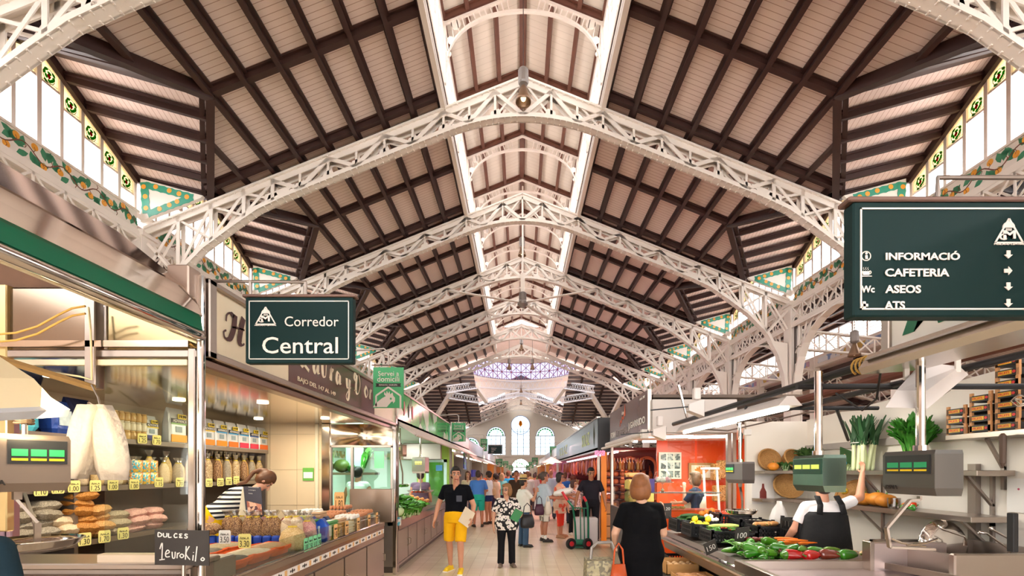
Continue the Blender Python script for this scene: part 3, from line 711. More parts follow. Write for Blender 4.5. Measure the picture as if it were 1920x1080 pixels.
l0=lamp(XC,12.0,10.9,'grey bell lamp on a chain before the first whole truss, nearest of the row')
for y,z,l in ((22.3,11.7,'second grey bell lamp from the near end, under the third whole truss'),(36.5,10.9,'small grey bell lamp before the dome arch')): dup(l0,(XC,y,z),label=l)
for x in (-.9,.95): dup(l0,(x,38.2,9.8),label='small dark lamp hanging under the dome arch, %s of the chain'%('left' if x<0 else 'right'))
for y,z,l in ((56,10.9,'small lamp hanging under the middle of the dome'),(64,10.6,'small lamp hanging in the far nave')): dup(l0,(XC,y,z),label=l)
dup(l0,at(1602,668,16),label='bell lamp hanging over the right-hand aisle')
t=thing('ceiling_fan','large white three-bladed ceiling fan hanging under the nave ridge','fan',(.09,20.4,8.7)); c=V((.09,20.4,8.75))
ob('hub',MB().lathe([(.1,.55),(.16,.5),(.16,.2),(.22,.12),(.22,.02),(.08,-.1)],c,seg=14),mat('grey_lamp_metal','8c8480'),t)
ob('downrod',MB().tube([c+V((0,0,.5)),V((.09,20.4,13.8))],.035,6).box(.0,.18,20.32,20.48,9.3,10.1),WHITEIRON,t)
for a in (-24,202,62):
    a=math.radians(a); d=V((math.cos(a),math.sin(a),0)); ob('blade',MB().bar(c+d*.15+V((0,0,.1)),c+d*2.75+V((0,0,.16)),.16,.03),WHITE,t)
# loudspeakers on the girders
def horn(p,rz,lab):
    t=thing('loudspeaker',lab,'loudspeaker',p,rz,'grey loudspeakers on the girders')
    ob('horn',MB().lathe([(.05,0),(.07,.1),(.12,.22),(.2,.3),(.22,.32),(.2,.31),(.1,.2),(.04,.15)],(0,0,0),(0,-1,0),4 if False else 16,1.25,.85),mat('grey_speaker','77777c',.5),t,local=True)
    ob('driver',MB().lathe([(.09,-.16),(.09,0)],(0,0,0),(0,-1,0),12).lathe([(.03,.1),(.05,.2),(.02,.26)],(0,0,0),(0,-1,0),10),mat('dark_speaker_driver','4c4c50',.5),t,local=True)
    ob('bracket',MB().bar((-.05,.0,.0),(-.35,.2,.2),.03,.03).bar((0,.1,0),(0,.15,.25),.03,.03),STEELD,t,local=True)
    return t
h0=horn(at(97,354,10.9),math.radians(25),'grey horn loudspeaker on the girder above the near left stall')
dup(h0,at(1900,356,10.6),math.radians(-35),'grey horn loudspeaker above the wide direction sign')
dup(h0,at(1571,540,16.9),math.radians(-25),'grey horn loudspeaker on the right girder left of the wide direction sign')
# ================================================================ PEOPLE
SK={}
def skin(c):
    if c not in SK: SK[c]=mat('skin_'+c,c,.5,0,.06,8)
    return SK[c]
def remesh(mb,vox,mats,name,sm=4,pick=None):
    me=mb.mesh(name,mats[0]); recalc(me); o=bpy.data.objects.new('t',me); COL.objects.link(o)
    r=o.modifiers.new('r','REMESH'); r.mode='VOXEL'; r.voxel_size=vox; r.use_smooth_shade=True
    if sm: q=o.modifiers.new('s','SMOOTH'); q.iterations=sm; q.factor=.5
    dg=bpy.context.evaluated_depsgraph_get(); dg.update(); n=bpy.data.meshes.new_from_object(o.evaluated_get(dg)); bpy.data.objects.remove(o)
    n.materials.clear(); n.name=name
    for m in mats: n.materials.append(m)
    if pick:
        for p in n.polygons: p.material_index=pick(p.center)
    n.polygons.foreach_set('use_smooth',[True]*len(n.polygons)); return n
def person(label,loc,face,h=1.7,skinc='d9a285',hair=('short','3a2a20'),top=None,bot=None,shoes='2a2622',arms=None,lean=0,head=(0,0),legs=None,build=1.0,vox=.01,group=None,sit=0,face_detail=True,extra=None,socks=None,female=False):
    """figure in local metres, facing +Y, feet at z=0. face: heading of the look direction in degrees (0 = away from the camera, 180 = to it)"""
    t=thing('person',label,'person',loc,math.radians(face),group)
    k=h/1.75; sk=skin(skinc); lr=math.radians(lean)
    hipz=.92*k; b=build
    def sp(x,y,z):   # point on the torso, leaning about the hips
        dy,dz=y,z-hipz
        return V((x,dy*math.cos(lr)+dz*math.sin(lr),hipz+dz*math.cos(lr)-dy*math.sin(lr)))
    sw=(.185 if female else .205)*k*(.5+b*.5); hw=.10*k
    shz=1.395*k
    neck=sp(0,-.01*k,1.47*k); hd=sp(0,.015*k,1.6*k)
    # head frame: yaw, pitch
    hy,hp=math.radians(head[0]),math.radians(head[1])-lr*.75
    HR=MX.Rotation(hy,3,'Z')@MX.Rotation(hp,3,'X')
    if lean>25: hd=neck+MX.Rotation(-lr*.8,3,'X')@V((0,.02,.15*k))
    Hd=lambda x,y,z: hd+HR@V((x*k,y*k,z*k))
    sh=[sp(-sw+.03*k,0,shz-.015*k),sp(sw-.03*k,0,shz-.015*k)]
    A=arms or {}
    el=[None,None];wr=[None,None];ft=[None,None]
    for i,s in ((0,-1),(1,1)):
        a=A.get('l' if i==0 else 'r',((s*.06,.0,-.29),(s*.03,.06,-.25)))
        el[i]=sh[i]+V(a[0])*k; wr[i]=el[i]+V(a[1])*k
    Lg=legs or {}
    kn=[None]*2;an=[None]*2;hp_=[None]*2;toe=[None]*2
    for i,s in ((0,-1),(1,1)):
        l=Lg.get('l' if i==0 else 'r',((s*.01,.02,0),(s*.02,-.0,0)))
        hp_[i]=V((s*hw,0,hipz)); kn[i]=V((s*hw+l[0][0]*k,l[0][1]*k,.5*k+l[0][2]*k)); an[i]=V((s*hw+l[1][0]*k,l[1][1]*k,.085*k+l[1][2]*k)); toe[i]=an[i]+V((s*.03,.15,-.055))*k
    def torso(m,g=0,z0=.84,z1=1.45,belly=0,flare=0):
        prof=[(.80,.155,.105),(.88,.172,.118),(.95,.17,.115),(1.03,.155,.105),(1.12,.15,.105),(1.22,.165,.115),(1.32,.176,.118),(1.37,.168,.108),(1.415,.115,.085),(1.46,.062,.06)]
        if female: prof=[(.80,.165,.11),(.88,.182,.125),(.95,.175,.12),(1.03,.152,.105),(1.12,.145,.105),(1.22,.155,.125),(1.29,.163,.13),(1.36,.152,.105),(1.41,.1,.08),(1.46,.055,.055)]
        L=[]
        for z,w,d in prof:
            if z<z0-.001 or z>z1+.001: continue
            bb=b*(1+belly*max(0,1-abs(z-1.02)/.25)); fl=1+flare*max(0,(1.3-z)/.5)
            if z>1.4: bb=1
            w2,d2=w*bb*fl*k+g,d*bb*fl*k+g; oy=.015*(1 if z<1.35 else 0)*(belly*3)*k
            L.append([sp(w2*math.cos(q),d2*math.sin(q)+oy,z*k+(g*.4 if z==prof[-1][0] else 0)) for q in (2*PI*j/18 for j in range(18))])
        m.loft(L)
        if z1>1.4:
            for i in (0,1): m.cap(sp(0,-.01*k,1.37*k),sh[i],.078*k+g*.5,.05*k+g)
    ar=.046*k*(.6+.4*b); fr=.036*k
    m=MB(); torso(m)
    m.cap(neck-V((0,0,.03)),hd+V((0,0,-.02)),.058*k,.054*k)
    for i,s in ((0,-1),(1,1)):
        m.cap(sh[i],el[i],.056*k*(.7+.3*b),.042*k); m.cap(el[i],wr[i],.043*k*(.7+.3*b),.027*k)
        # hand
        d=(wr[i]-el[i]).normalized(); hnd=A.get('hl' if i==0 else 'hr'); 
        up=V((s*1.,0,0)) if abs(d.x)<.8 else V((0,0,1))
        a=(up-d*up.dot(d)).normalized(); w=d.cross(a)   # a: back of hand, w: across
        if hnd: a=V(hnd).normalized(); a=(a-d*a.dot(d)).normalized(); w=d.cross(a)
        c=wr[i]+d*.045*k; R3=MX((w,d,a)).transposed()
        m.ell(c,.040*k,.055*k,.018*k,rot=R3,seg=10,rings=7)
        sg=1 if w.y>0 else -1
        for f,(o_,ln) in enumerate(((.031,.062),(.011,.072),(-.010,.068),(-.030,.052))):
            p0=wr[i]+d*.085*k+w*(o_*sg)*k; p1=p0+(d*.9-a*.25)*ln*.5*k; p2=p1+(d*.7-a*.7)*ln*.5*k
            m.cap(p0,p1,.0098*k,.009*k,8); m.cap(p1,p2,.009*k,.0078*k,8)
        p0=wr[i]+d*.03*k+w*(.034*sg)*k; p1=p0+(d*.5+w*sg*.7-a*.2).normalized()*.035*k; p2=p1+(d*.9+w*sg*.1-a*.3).normalized()*.03*k
        m.cap(p0,p1,.013*k,.011*k,8); m.cap(p1,p2,.011*k,.009*k,8)
        m.cap(hp_[i],kn[i],.088*k*(.7+.3*b),.056*k); 
        cf=kn[i].lerp(an[i],.3)+V((0,-.018*k,0)); m.cap(kn[i],cf,.054*k,.056*k*(.8+.2*b)); m.cap(cf,an[i],.054*k*(.8+.2*b),.034*k)
        m.cap(an[i]+V((0,-.02,-.03))*k,toe[i],.036*k,.03*k)
    # head
    m.ell(Hd(0,-.012,.035),.077*k,.094*k,.098*k,16,12,HR); m.ell(Hd(0,.022,-.035),.056*k,.066*k,.075*k,14,10,HR)
    m.cap(Hd(0,.088,.018),Hd(0,.112,-.018),.009*k,.014*k,8); m.ell(Hd(0,.085,-.062),.026*k,.012*k,.011*k,10,6,HR); m.ell(Hd(0,.073,-.098),.024*k,.016*k,.016*k,10,6,HR)
    for s in (-1,1): m.ell(Hd(s*.080,-.012,.0),.010*k,.02*k,.032*k,8,6,HR); m.cap(Hd(s*.045,.066,.042),Hd(s*.018,.08,.04),.009*k,.009*k,6)
    HI=HR.inverted()
    def pick(c):
        q=HI@(c-hd)/k
        if abs(q.z-.012)<.014 and .018<abs(q.x)<.046 and q.y>.06: return 1 if abs(abs(q.x)-.031)<.009 else 3
        if abs(q.z-.046)<.007 and .014<abs(q.x)<.052 and q.y>.055: return 4
        if abs(q.z+.061)<.009 and abs(q.x)<.026 and q.y>.07: return 2
        return 0
    hc=mat('hair_'+hair[1],hair[1],.6,0,.35,30)
    lips=mat('lips','a8584e',.5); eyem=mat('eye_iris','2a1d16',.3); eyew=mat('eye_white','e8e2dc',.4)
    me=remesh(m,vox,[sk,eyem,lips,eyew,hc],'body',2 if vox<.012 else 1,pick)
    body=bpy.data.objects.new('body',me); COL.objects.link(body); body.parent=t
    def child(mb,name,ms,v=None,sm=3,lab=None):
        me=remesh(mb,v or max(vox,.009),ms if isinstance(ms,list) else [ms],name,sm); o=bpy.data.objects.new(name,me); COL.objects.link(o); o.parent=t; return meta(o,lab)
    # hair
    m=MB(); st=hair[0]
    if st!='bald':
        th=.012 if st=='short' else .02
        n=16
        def hairshell(zc,rx,ry,rz,off):
            L=[]
            for i in range(9):
                a=PI/2*i/8; r=max(math.cos(a),.03); L.append([Hd(off[0]+rx*r*math.cos(q),off[1]+ry*r*math.sin(q),off[2]+rz*math.sin(a)+(zc if i==0 else 0)) for q in (2*PI*j/n for j in range(n))])
            m.loft(L)
        m.ell(Hd(0,-.024,.05),(.077+th)*k,(.089+th)*k,(.09+th)*k,16,10,HR)
        if st!='cap': m.ell(Hd(0,-.045,.0),(.074+th)*k,(.055+th)*k,(.085)*k,14,10,HR)
        if st=='short': m.ell(Hd(0,.045,.115),.06*k,.04*k,.03*k,12,8,HR)
        if st in('bob','perm'):
            for s in (-1,1): m.ell(Hd(s*.066,-.03,-.02),.048*k,.07*k,.11*k,12,8,HR)
            m.ell(Hd(0,-.06,-.04),.098*k,.065*k,.1*k,14,8,HR); m.ell(Hd(.02,.05,.105),.06*k,.045*k,.035*k,12,8,HR)
        if st=='perm': m.ell(Hd(0,-.02,.09),.088*k,.1*k,.07*k,14,8,HR)
        if st in ('bun','pony'): m.ell(Hd(0,-.115,.06),.04*k,.04*k,.04*k,10,8,HR)
        if st=='pony':
            P=[Hd(0,-.12,.09),Hd(-.02,-.17,.06),Hd(-.03,-.2,-.02),Hd(-.03,-.19,-.14),Hd(-.02,-.16,-.24)]
            if lean>25: P=[Hd(0,-.1,.09),Hd(-.01,-.15,.03),Hd(-.02,-.16,-.05),sp(.0,-.13*k,1.45*k),sp(-.02,-.15*k,1.36*k)]
            for i in range(4): m.cap(P[i],P[i+1],(.032-.003*i)*k,(.03-.004*i)*k)
        if st=='long':
            for s in (-1,1): m.cap(Hd(s*.07,-.03,.03),Hd(s*.075,-.0,-.16),.035*k,.03*k)
            m.ell(Hd(0,-.06,-.08),.09*k,.05*k,.15*k,14,8,HR)
        o=child(m,'hair',hc,max(vox,.008),1)
        # clear the face: flatten hair vertices that sit in front of it
        for v_ in o.data.vertices:
            q=HI@(v_.co-hd)/k
            if q.y>.03 and q.z<.075 and (abs(q.x)<.066): v_.co=hd+HR@(V((q.x,min(q.y,.03),q.z))*k)
    # clothes
    if top:
        c,sl,hem=top[:3]; tm=c if isinstance(c,bpy.types.Material) else mat('cloth_'+c,c,.85,0,.12,7,bump=.15,bscale=25,spec=.2)
        fl=top[3] if len(top)>3 else 0; m=MB(); torso(m,.016*k,hem,1.43,top[4] if len(top)>4 else 0,fl)
        if hem<.8:  # dress or long top
            L=[]
            for z,w,d in ((hem,.19+fl*.1,.14+fl*.08),((hem+.8)/2,.19+fl*.05,.14),(.8,.185,.135),(.9,.185,.135)):
                L.append([V((w*b*k*math.cos(q),d*b*k*math.sin(q),z*k)) for q in (2*PI*j/18 for j in range(18))])
            m.loft(L)
        if sl>0:
            for i in (0,1):
                e=sh[i].lerp(el[i],min(1,sl*2)); m.frus(sh[i]+V((0,0,.005)),e,.06*k*(.7+.3*b),.058*k*(.7+.3*b))
                if sl>.5: m.frus(el[i],el[i].lerp(wr[i],(sl-.5)*2),.056*k,.042*k)
        o=child(m,top[5] if len(top)>5 else ('dress' if hem<.7 else 'top'),tm)
        if not(len(top)>6 and top[6]=='round'):   # v-neck opening sunk into the chest
            for v_ in o.data.vertices:
                p=v_.co-neck; 
                if v_.co.y>0 and p.z>-.12*k and abs(p.x)<(.12*k+p.z)*.5: v_.co.y-=.035*k
    if bot:
        kind,c=bot[:2]; bm_=c if isinstance(c,bpy.types.Material) else mat('cloth_'+c,c,.85,0,.1,7,bump=.15,bscale=25,spec=.2); m=MB()
        L=[[sp(w*b*k*math.cos(q),d*b*k*math.sin(q),z*k) for q in (2*PI*j/18 for j in range(18))] for z,w,d in ((.82,.165,.125),(.9,.19,.135),(.98,.18,.13),(1.02,.165,.12))]; m.loft(L)
        for i,s in ((0,-1),(1,1)):
            if kind=='shorts': e=hp_[i].lerp(kn[i],.97); m.frus(hp_[i],e,.1*k*b,.092*k)
            elif kind=='trousers': m.cap(hp_[i],kn[i],.1*k*b,.076*k); m.frus(kn[i],an[i]+V((0,0,-.02)),.076*k,.072*k)
            elif kind=='capri': m.cap(hp_[i],kn[i],.098*k*b,.07*k); m.frus(kn[i],kn[i].lerp(an[i],.45),.07*k,.06*k)
            elif kind=='mini': m.frus(hp_[i],hp_[i].lerp(kn[i],.4),.1*k*b,.095*k)
        if kind=='skirt':
            m.loft([[V((w*b*k*math.cos(q),d*b*k*math.sin(q),z*k)) for q in (2*PI*j/18 for j in range(18))] for z,w,d in ((.45,.22,.18),(.7,.2,.16),(.95,.175,.13))])
        child(m,{'mini':'shorts','capri':'trousers'}.get(kind,kind),bm_,max(vox,.01))
    if socks:
        for i in (0,1): m=MB().cap(an[i]+V((0,0,.09))*k,an[i],.042*k,.042*k,10); child(m,'sock',mat('cloth_'+socks,socks,.9))
    for i,s in ((0,-1),(1,1)):
        m=MB(); f=(toe[i]-an[i]); f.z=0; f=f.normalized()
        m.cap(an[i]+V((0,-.025,-.03))*k,toe[i]+V((0,0,.003)),.046*k,.038*k); m.box(0,0,0,0,0,0) if False else None
        sole=[an[i]-f*.07*k,an[i]+f*.2*k]; zz=an[i].z-.08*k
        m.bar((sole[0].x,sole[0].y,zz+.012),(sole[1].x,sole[1].y,zz+.012),.085*k,.022)
        child(m,'shoe',mat('shoe_'+shoes,shoes,.6,0,.1),max(vox,.009),2)
        if shoes=='f2cc1c': ob('sole',MB().bar((sole[0].x,sole[0].y,.006),(sole[1].x,sole[1].y,.006),.082*k,.022),WHITE,t,local=True)
    if extra: extra(t,dict(sh=sh,el=el,wr=wr,neck=neck,hd=hd,Hd=Hd,sp=sp,k=k,kn=kn,an=an,child=child,HR=HR))
    return t
def glasses(t,d):
    m=MB(); Hd=d['Hd']
    for s in (-1,1): m.tube([Hd(s*.034+.026*math.cos(a),.098,.01+.018*math.sin(a)) for a in (2*PI*i/10 for i in range(11))],.0028,4); m.tube([Hd(s*.06,.095,.014),Hd(s*.082,0,.012)],.003,4)
    ob('glasses',m.tube([Hd(-.008,.1,.012),Hd(.008,.1,.012)],.003,4),mat('dark_spectacle_frame','2a2226',.3),t,local=True)
def watch(side):
    def f(t,d):
        i=side; a=d['el'][i].lerp(d['wr'][i],.9); b_=d['el'][i].lerp(d['wr'][i],.97); ob('wristwatch',MB().tube([a,b_],.034*d['k'],12),mat('watch_strap','c9b98a',.4,.5),t,local=True)
    return f
def both(*fs):
    def f(t,d):
        for g in fs: g(t,d)
    return f
def hat(t,d):
    Hd=d['Hd']; HR=d['HR']; k=d['k']; m=MB(); ax=HR@V((0,0,1)); m.lathe([(.15*k,.0),(.155*k,.008),(.095*k,.02),(.097*k,.06),(.088*k,.115),(.06*k,.125),(.02*k,.12)],Hd(0,-.01,.075),ax,20)
    ob('straw_hat',m,spots(mat('straw_weave','c8a766',.8),['c8a766','b3904f','d6b97c'],120),t,local=True,smooth=True)
    ob('hat_band',MB().lathe([(.1*k,.022),(.1*k,.05)],Hd(0,-.01,.075),ax,20),mat('hat_band_black','2a2426',.7),t,local=True)
def bag(name,label,cat,p,w,h,d,col,strap=None,rz=0,m2=None,hang=.0):
    """soft hand bag hanging at world point p (top centre)"""
    t=thing(name,label,cat,(p[0],p[1],p[2]-h),rz); m=MB(); n=14; L=[]
    for i,(z,f,g) in enumerate(((0,.75,.7),(.06,.95,1),(.35,1.02,1.05),(.7,.92,.7),(1,.72,.35))):
        L.append([(w/2*f*math.copysign(abs(math.cos(q))**.7,math.cos(q))*(1+.02*math.sin(5*q+i)),d/2*g*math.sin(q),z*h) for q in (2*PI*j/n for j in range(n))])
    m.loft(L); ob('bag_body',m,m2 or mat('bag_'+col,col,.5,0,.15,9,bump=.2,bscale=18),t,local=True,smooth=True)
    hh=strap or .18
    ob('handle',MB().tube([(-w*.3,0,h*.95),(-w*.22,0,h+hh*.7),(0,0,h+hh),(w*.22,0,h+hh*.7),(w*.3,0,h*.95)],.009,6),mat('strap_'+col,col,.5),t,local=True)
    return t
ARM_DOWN={'l':((-.07,.02,-.28),(-.02,.07,-.25)),'r':((.07,.02,-.28),(.02,.07,-.25))}
# man in yellow shorts, walking to the camera, looks to his right
def pocket(t,d):
    sp=d['sp']; k=d['k']; p=sp(-.09*k,.14*k,1.22*k); ob('chest_pocket',MB().box(p.x-.045,p.x+.045,p.y-.012,p.y+.004,p.z-.05,p.z+.05),mat('grey_pocket_cloth','4a4c58',.9),t,local=True)
FL=(-1.08,8.04)
person('man in black v-neck T-shirt and yellow shorts walking down the aisle',(FL[0],FL[1],0),172,1.77,'c98f72',('short','1c1613'),(mat('black_tee','0e0f15',.9,0,.1,7,bump=.2,bscale=14,spec=.12),.33,.88),('shorts','f0b414'),'f2cc1c',
    arms={'r':((.13,-.05,-.26),(.05,.06,-.26)),'l':((-.11,-.03,-.28),(-.0,.14,-.2))},legs={'l':((-.0,.1,0),(.0,.08,0)),'r':((.03,-.04,0),(.03,-.12,0))},head=(22,-3),vox=.008,extra=pocket,build=1.08)
def slab(name,label,cat,c,u,v,w,h,t_,m,**kw):
    c=V(c);u=V(u).normalized();v=V(v).normalized();n=u.cross(v).normalized()
    return ob(name,MB().prism([(-w/2,-h/2),(w/2,-h/2),(w/2,h/2),(-w/2,h/2)],c-n*t_/2,u,v,n*t_),m,label=label,cat=cat,**kw)
slab('paper_folder','pale cardboard folder carried by the man in yellow shorts','folder',(-.88,7.86,.93),(.75,-.2,-.5),(.4,.3,.85),.2,.27,.02,mat('pale_cardboard','dccbb2',.8))
# elderly lady in floral blouse
mfl=spots(mat('floral_blouse_cloth','efe6dc',.85),['7a3a8a','f3ece4','efe8e0','1c1a1e'],16,thr=[0,.16,.2,.52])
person('elderly lady in black, white and purple floral blouse and black trousers',(-.25,8.5,0),188,1.47,'cf9a7c',('perm','8a6238'),(mfl,.42,.78,.12,.12),('trousers','16151a'),'7a6658',
    arms={'l':((-.13,.02,-.27),(.03,.2,-.02)),'r':((.1,-.02,-.27),(-.0,.05,-.27))},head=(-38,0),build=1.2,vox=.008,female=True,extra=both(glasses,watch(0)))
slab('green_wallet','green wallet in the hand of the lady in floral blouse','wallet',(-.07,8.2,.93),(.8,0,-.45),(.45,0,.8),.15,.2,.025,mat('green_leather','1f7a3c',.5))
bag('hand_bag','black leather handbag on the arm of the lady in floral blouse','handbag',(.12,8.5,.92),.26,.24,.13,'1a181c',.2,.3)
# lady with the straw hat, right profile, hand at mouth
person('woman in straw hat, white T-shirt and denim dungarees with hand to her mouth',(.06,10.7,0),-62,1.56,'c68f70',('short','2a1c18'),('e8e4da',.38,.86,.05,.1),('trousers','3d5570'),'2a2624',
    arms={'r':((.05,.16,-.2),(-.08,.14,.2)),'l':((-.1,.05,-.27),(.02,.12,-.24))},build=1.2,vox=.009,female=True,extra=hat)
m=MB().box(-.12,.3,10.6,10.8,.9,1.2)
bag('hand_bag','dark purple handbag held by the woman in straw hat','handbag',(.42,10.75,.95),.24,.25,.12,'4a2038',.18,.5)
bag('carrier_bag','cream plastic carrier bag held beside the straw hat woman','bag',(.62,10.9,1.0),.2,.3,.12,'e6dccb',.12,.9)
# man in light blue shirt and plaid shorts
mpl=spots(mat('plaid_cloth','8c8078',.85),['e6ded2','8a7c72','5c5250','d8cec0'],9,rnd=.0)
person('heavy man in pale blue shirt and plaid shorts carrying a white parcel',(.56,11.5,0),-75,1.68,'b87a5e',('short','4a3a30'),('b7c2cc',.42,.86,.08,.25),('shorts',mpl),'2c2522',
    arms={'r':((.04,.1,-.27),(.0,.27,-.02)),'l':((-.05,.14,-.25),(.0,.26,.02))},build=1.32,vox=.01,socks='ece8e2')
t=thing('paper_parcel','white paper parcel carried on the arm of the man in plaid shorts','parcel',(1.0,11.3,1.12)); ob('wrapping',MB().ell((1.0,11.28,1.2),.25,.14,.08,14,9,MX.Rotation(-.25,3,'Y')),mat('white_wrapping','eee8e2',.7,bump=.5,bscale=14),t,smooth=True)
# woman in coral tunic
mco=spots(mat('coral_tunic_cloth','d9b49a',.85),['e0b8a0','e8a488','e25840','dcb49c','e6c0a8'],10)
person('woman in coral patterned tunic and red capri trousers with glasses',(1.0,12.2,0),-110,1.66,'c98d70',('bob','241a18'),(mco,.5,.66,.15,.12),('capri','e2402f'),'a87858',build=1.2,vox=.01,female=True,extra=glasses,
    arms={'r':((.06,.1,-.26),(-.0,.24,.04)),'l':((-.08,.1,-.26),(.03,.2,-.08))})
# woman in white beyond
person('woman with red-brown hair in white T-shirt and white trousers',(1.62,14.6,0),-60,1.58,'c98d70',('bun','6a2c1e'),('efe6e2',.4,.85),('capri','efe6e2'),'e8e0dc',build=1.1,vox=.012,female=True)
person('man in royal blue T-shirt between the coral tunic and the woman in white',(1.45,15.6,0),-30,1.66,'c08060',('short','6a3a26'),('3a6ac0',.4,.86),('trousers','4a4a58'),vox=.013)
# small lady in grey print blouse
mgr=spots(mat('grey_print_cloth','b9aeb6',.85),['ded4d8','a79aa4','6a5c68','cdc2c8'],30)
person('short smiling woman in grey patterned blouse and black trousers',(1.42,12.8,0),-150,1.46,'cf9a7c',('perm','4a2a20'),(mgr,.45,.8,.1,.08),('trousers','1a1a1e'),'e4ded8',build=1.15,vox=.01,female=True,extra=glasses,head=(25,5))
# man with the hand truck
person('man in tight dark T-shirt and black trousers standing behind the green hand truck',(1.68,11.45,0),176,1.78,'a8714f',('short','15110f'),('211f28',.36,.9,0,0,'top','round'),('trousers','17161c'),'141416',
    arms={'r':((.13,.04,-.26),(.05,.1,-.24)),'l':((-.11,.03,-.27),(-.03,.12,-.25))},head=(10,-14),build=1.1,vox=.009)
# black dress, from behind
def beltbag(t,d): pass
person('woman with auburn bob in black short-sleeved dress, seen from behind',(1.22,4.85,0),-8,1.66,'d8a88c',('bob','8a5630'),(mat('black_jersey','0e0e11',.9,0,.1,7,bump=.2,bscale=14,spec=.12),.38,.36,.05,.06,'dress','round'),None,'2a2624',
    arms={'r':((.06,.05,-.27),(.02,.14,.2)),'l':((-.1,.02,-.27),(-.0,.12,-.12))},head=(-20,0),build=1.18,vox=.007,female=True)
# couple and others at the left stalls
person('man in blue T-shirt and turquoise shorts, seen from behind',(-1.28,14.5,0),10,1.72,'b9785a',('short','3a2a20'),('4a7cc8',.42,.86),('shorts','2aa894'),'3a2c26',build=1.12,vox=.012,arms={'r':((.09,.06,-.26),(-.02,.2,.06)),'l':((-.07,.02,-.28),(.03,.08,-.25))})
person('woman with dark bun in white T-shirt and navy shorts',(-1.02,15.3,0),65,1.7,'c08464',('bun','2a1c18'),('e2eaf0',.4,.9),('mini','283a6a'),'3a2c26',build=.95,vox=.012,female=True)
person('woman with long brown hair facing the camera behind the blue T-shirt man',(-1.72,15.7,0),175,1.7,'d6a284',('long','4a2a1c'),('e9dfc4',.4,.86),('trousers','5a6a8a'),'3a2c26',vox=.012,female=True)
person('woman with dark hair and a beige shoulder bag, behind the navy shorts',(-.86,16.8,0),50,1.6,'c08464',('bun','2a2022'),('d9c9b0',.4,.8),('trousers','3c3552'),'2a2624',vox=.014,female=True)
bag('shoulder_bag','beige shoulder bag of the woman with dark hair at the left stalls','bag',(-.98,16.4,1.12),.3,.26,.14,'d6b88c',.3,.2)
person('woman in turquoise top beside the beige shoulder bag',(-.68,17.6,0),20,1.62,'c89070',('bob','c0a078'),('7ad0d0',.4,.85),('trousers','443a5c'),'2a2624',vox=.015,female=True)
# far crowd: (px, distance, height, heading, hair, top, bottom, text)
CROWD=[(902,23,1.6,170,('bun','241a18'),'e4dfe2',('shorts','2a2c3a'),'person in white vest and dark shorts by the left stalls, far down the aisle'),
(928,21,1.6,10,('long','2a1c1a'),'8a7468',('skirt','5a4a48'),'woman in brown print dress with long dark hair, walking away'),
(937,24,1.62,5,('long','2c201c'),'8c7a6c',('trousers','4a4250'),'woman in taupe blouse beside the brown print dress'),
(953,18.5,1.72,0,('short','6a4a34'),'2aa6e0',('shorts','4a5a78'),'man in bright sky blue T-shirt with a rucksack strap'),
(968,15.2,1.72,178,('short','4a3428'),'4a382c',('shorts','c8b89a'),'man in dark brown T-shirt facing the camera between the two ladies'),
(978,27,1.6,4,('bob','8a7a70'),'d8c8c4',('trousers','6a6470'),'grey-haired person in pale pink top in mid-aisle, far off'),
(989,16.8,1.7,8,('short','8a6040'),'efece8',('shorts','5a5c64'),'man in white T-shirt with grey shorts, seen from behind'),
(1003,20.5,1.62,-20,('short','4a3a36'),'a8a09e',('trousers','5a5458'),'person in grey top behind the pale blue shirt man'),
(1012,22.5,1.58,-10,('bob','5a4034'),'c84a3c',('trousers','7a3a38'),'person in red top by the right-hand stalls'),
(1026,19,1.6,20,('short','4a3040'),'6a3a6a',('trousers','3a3440'),'person in purple top behind the pale blue shirt man'),
(1033,17,1.76,15,('bald','b8846a'),'cfdcf0',('trousers','5a6478'),'bald man in pale blue long shirt at the meat stall'),
(962,30,1.6,0,('short','2c2420'),'3a3a4a',('trousers','2a2a34'),'person in navy top deep in the aisle'),
(973,33,1.62,180,('bob','8a8078'),'b8a8a0',('trousers','5a4a48'),'grey-haired person facing the camera deep in the aisle'),
(945,35,1.6,0,('short','3a2c28'),'d84a3a',('trousers','4a4048'),'person in red top deep in the aisle near the left stalls'),
(985,36,1.65,180,('long','3a2420'),'e8e0d8',('trousers','8a8078'),'woman in white facing the camera deep in the aisle'),
(994,29,1.6,0,('bun','4a3228'),'caa06a',('skirt','6a4a3c'),'woman in mustard top and brown skirt deep in the aisle'),
(955,42,1.65,0,('short','2c2420'),'4a6a8a',('trousers','2a2a34'),'person in steel blue top near the dome'),
(969,46,1.6,180,('long','5a3a28'),'c8b0b0',('trousers','4a4048'),'woman in dusty pink top under the dome'),
(982,50,1.7,0,('short','3a2c28'),'ececec',('shorts','6a6a70'),'person in white top and shorts under the dome'),
(1004,40,1.62,0,('bob','2c2420'),'7a8a5a',('trousers','3a3a3a'),'person in olive top near the right stalls before the dome'),
(932,44,1.6,0,('short','5a4a40'),'9a6a8a',('trousers','4a4a5a'),'person in mauve top near the left stalls before the dome'),
(976,58,1.65,180,('short','3a3030'),'5a5a6a',('trousers','3a3a44'),'person in slate grey top in the far nave'),
(962,62,1.6,0,('bob','6a4a3a'),'e0a060',('trousers','5a4a44'),'person in orange top in the far nave'),
(913,28,1.58,15,('short','3a2c28'),'e8663a',('trousers','4a4048'),'person in orange top beside the far left stalls')]
for px,Y,h,fc,hr,tc_,bt,lb in CROWD:
    p=at(px,884,Y); person(lb,(p.x,Y,0),fc+R(-15,15),h,random.choice(['c98d70','b9785a','cf9a7c']),hr,(tc_,.42,.84,.05,.08),bt,'3a3230',build=R(1,1.2),vox=.016 if Y<22 else .026,female=hr[0] in('bob','bun','long'))
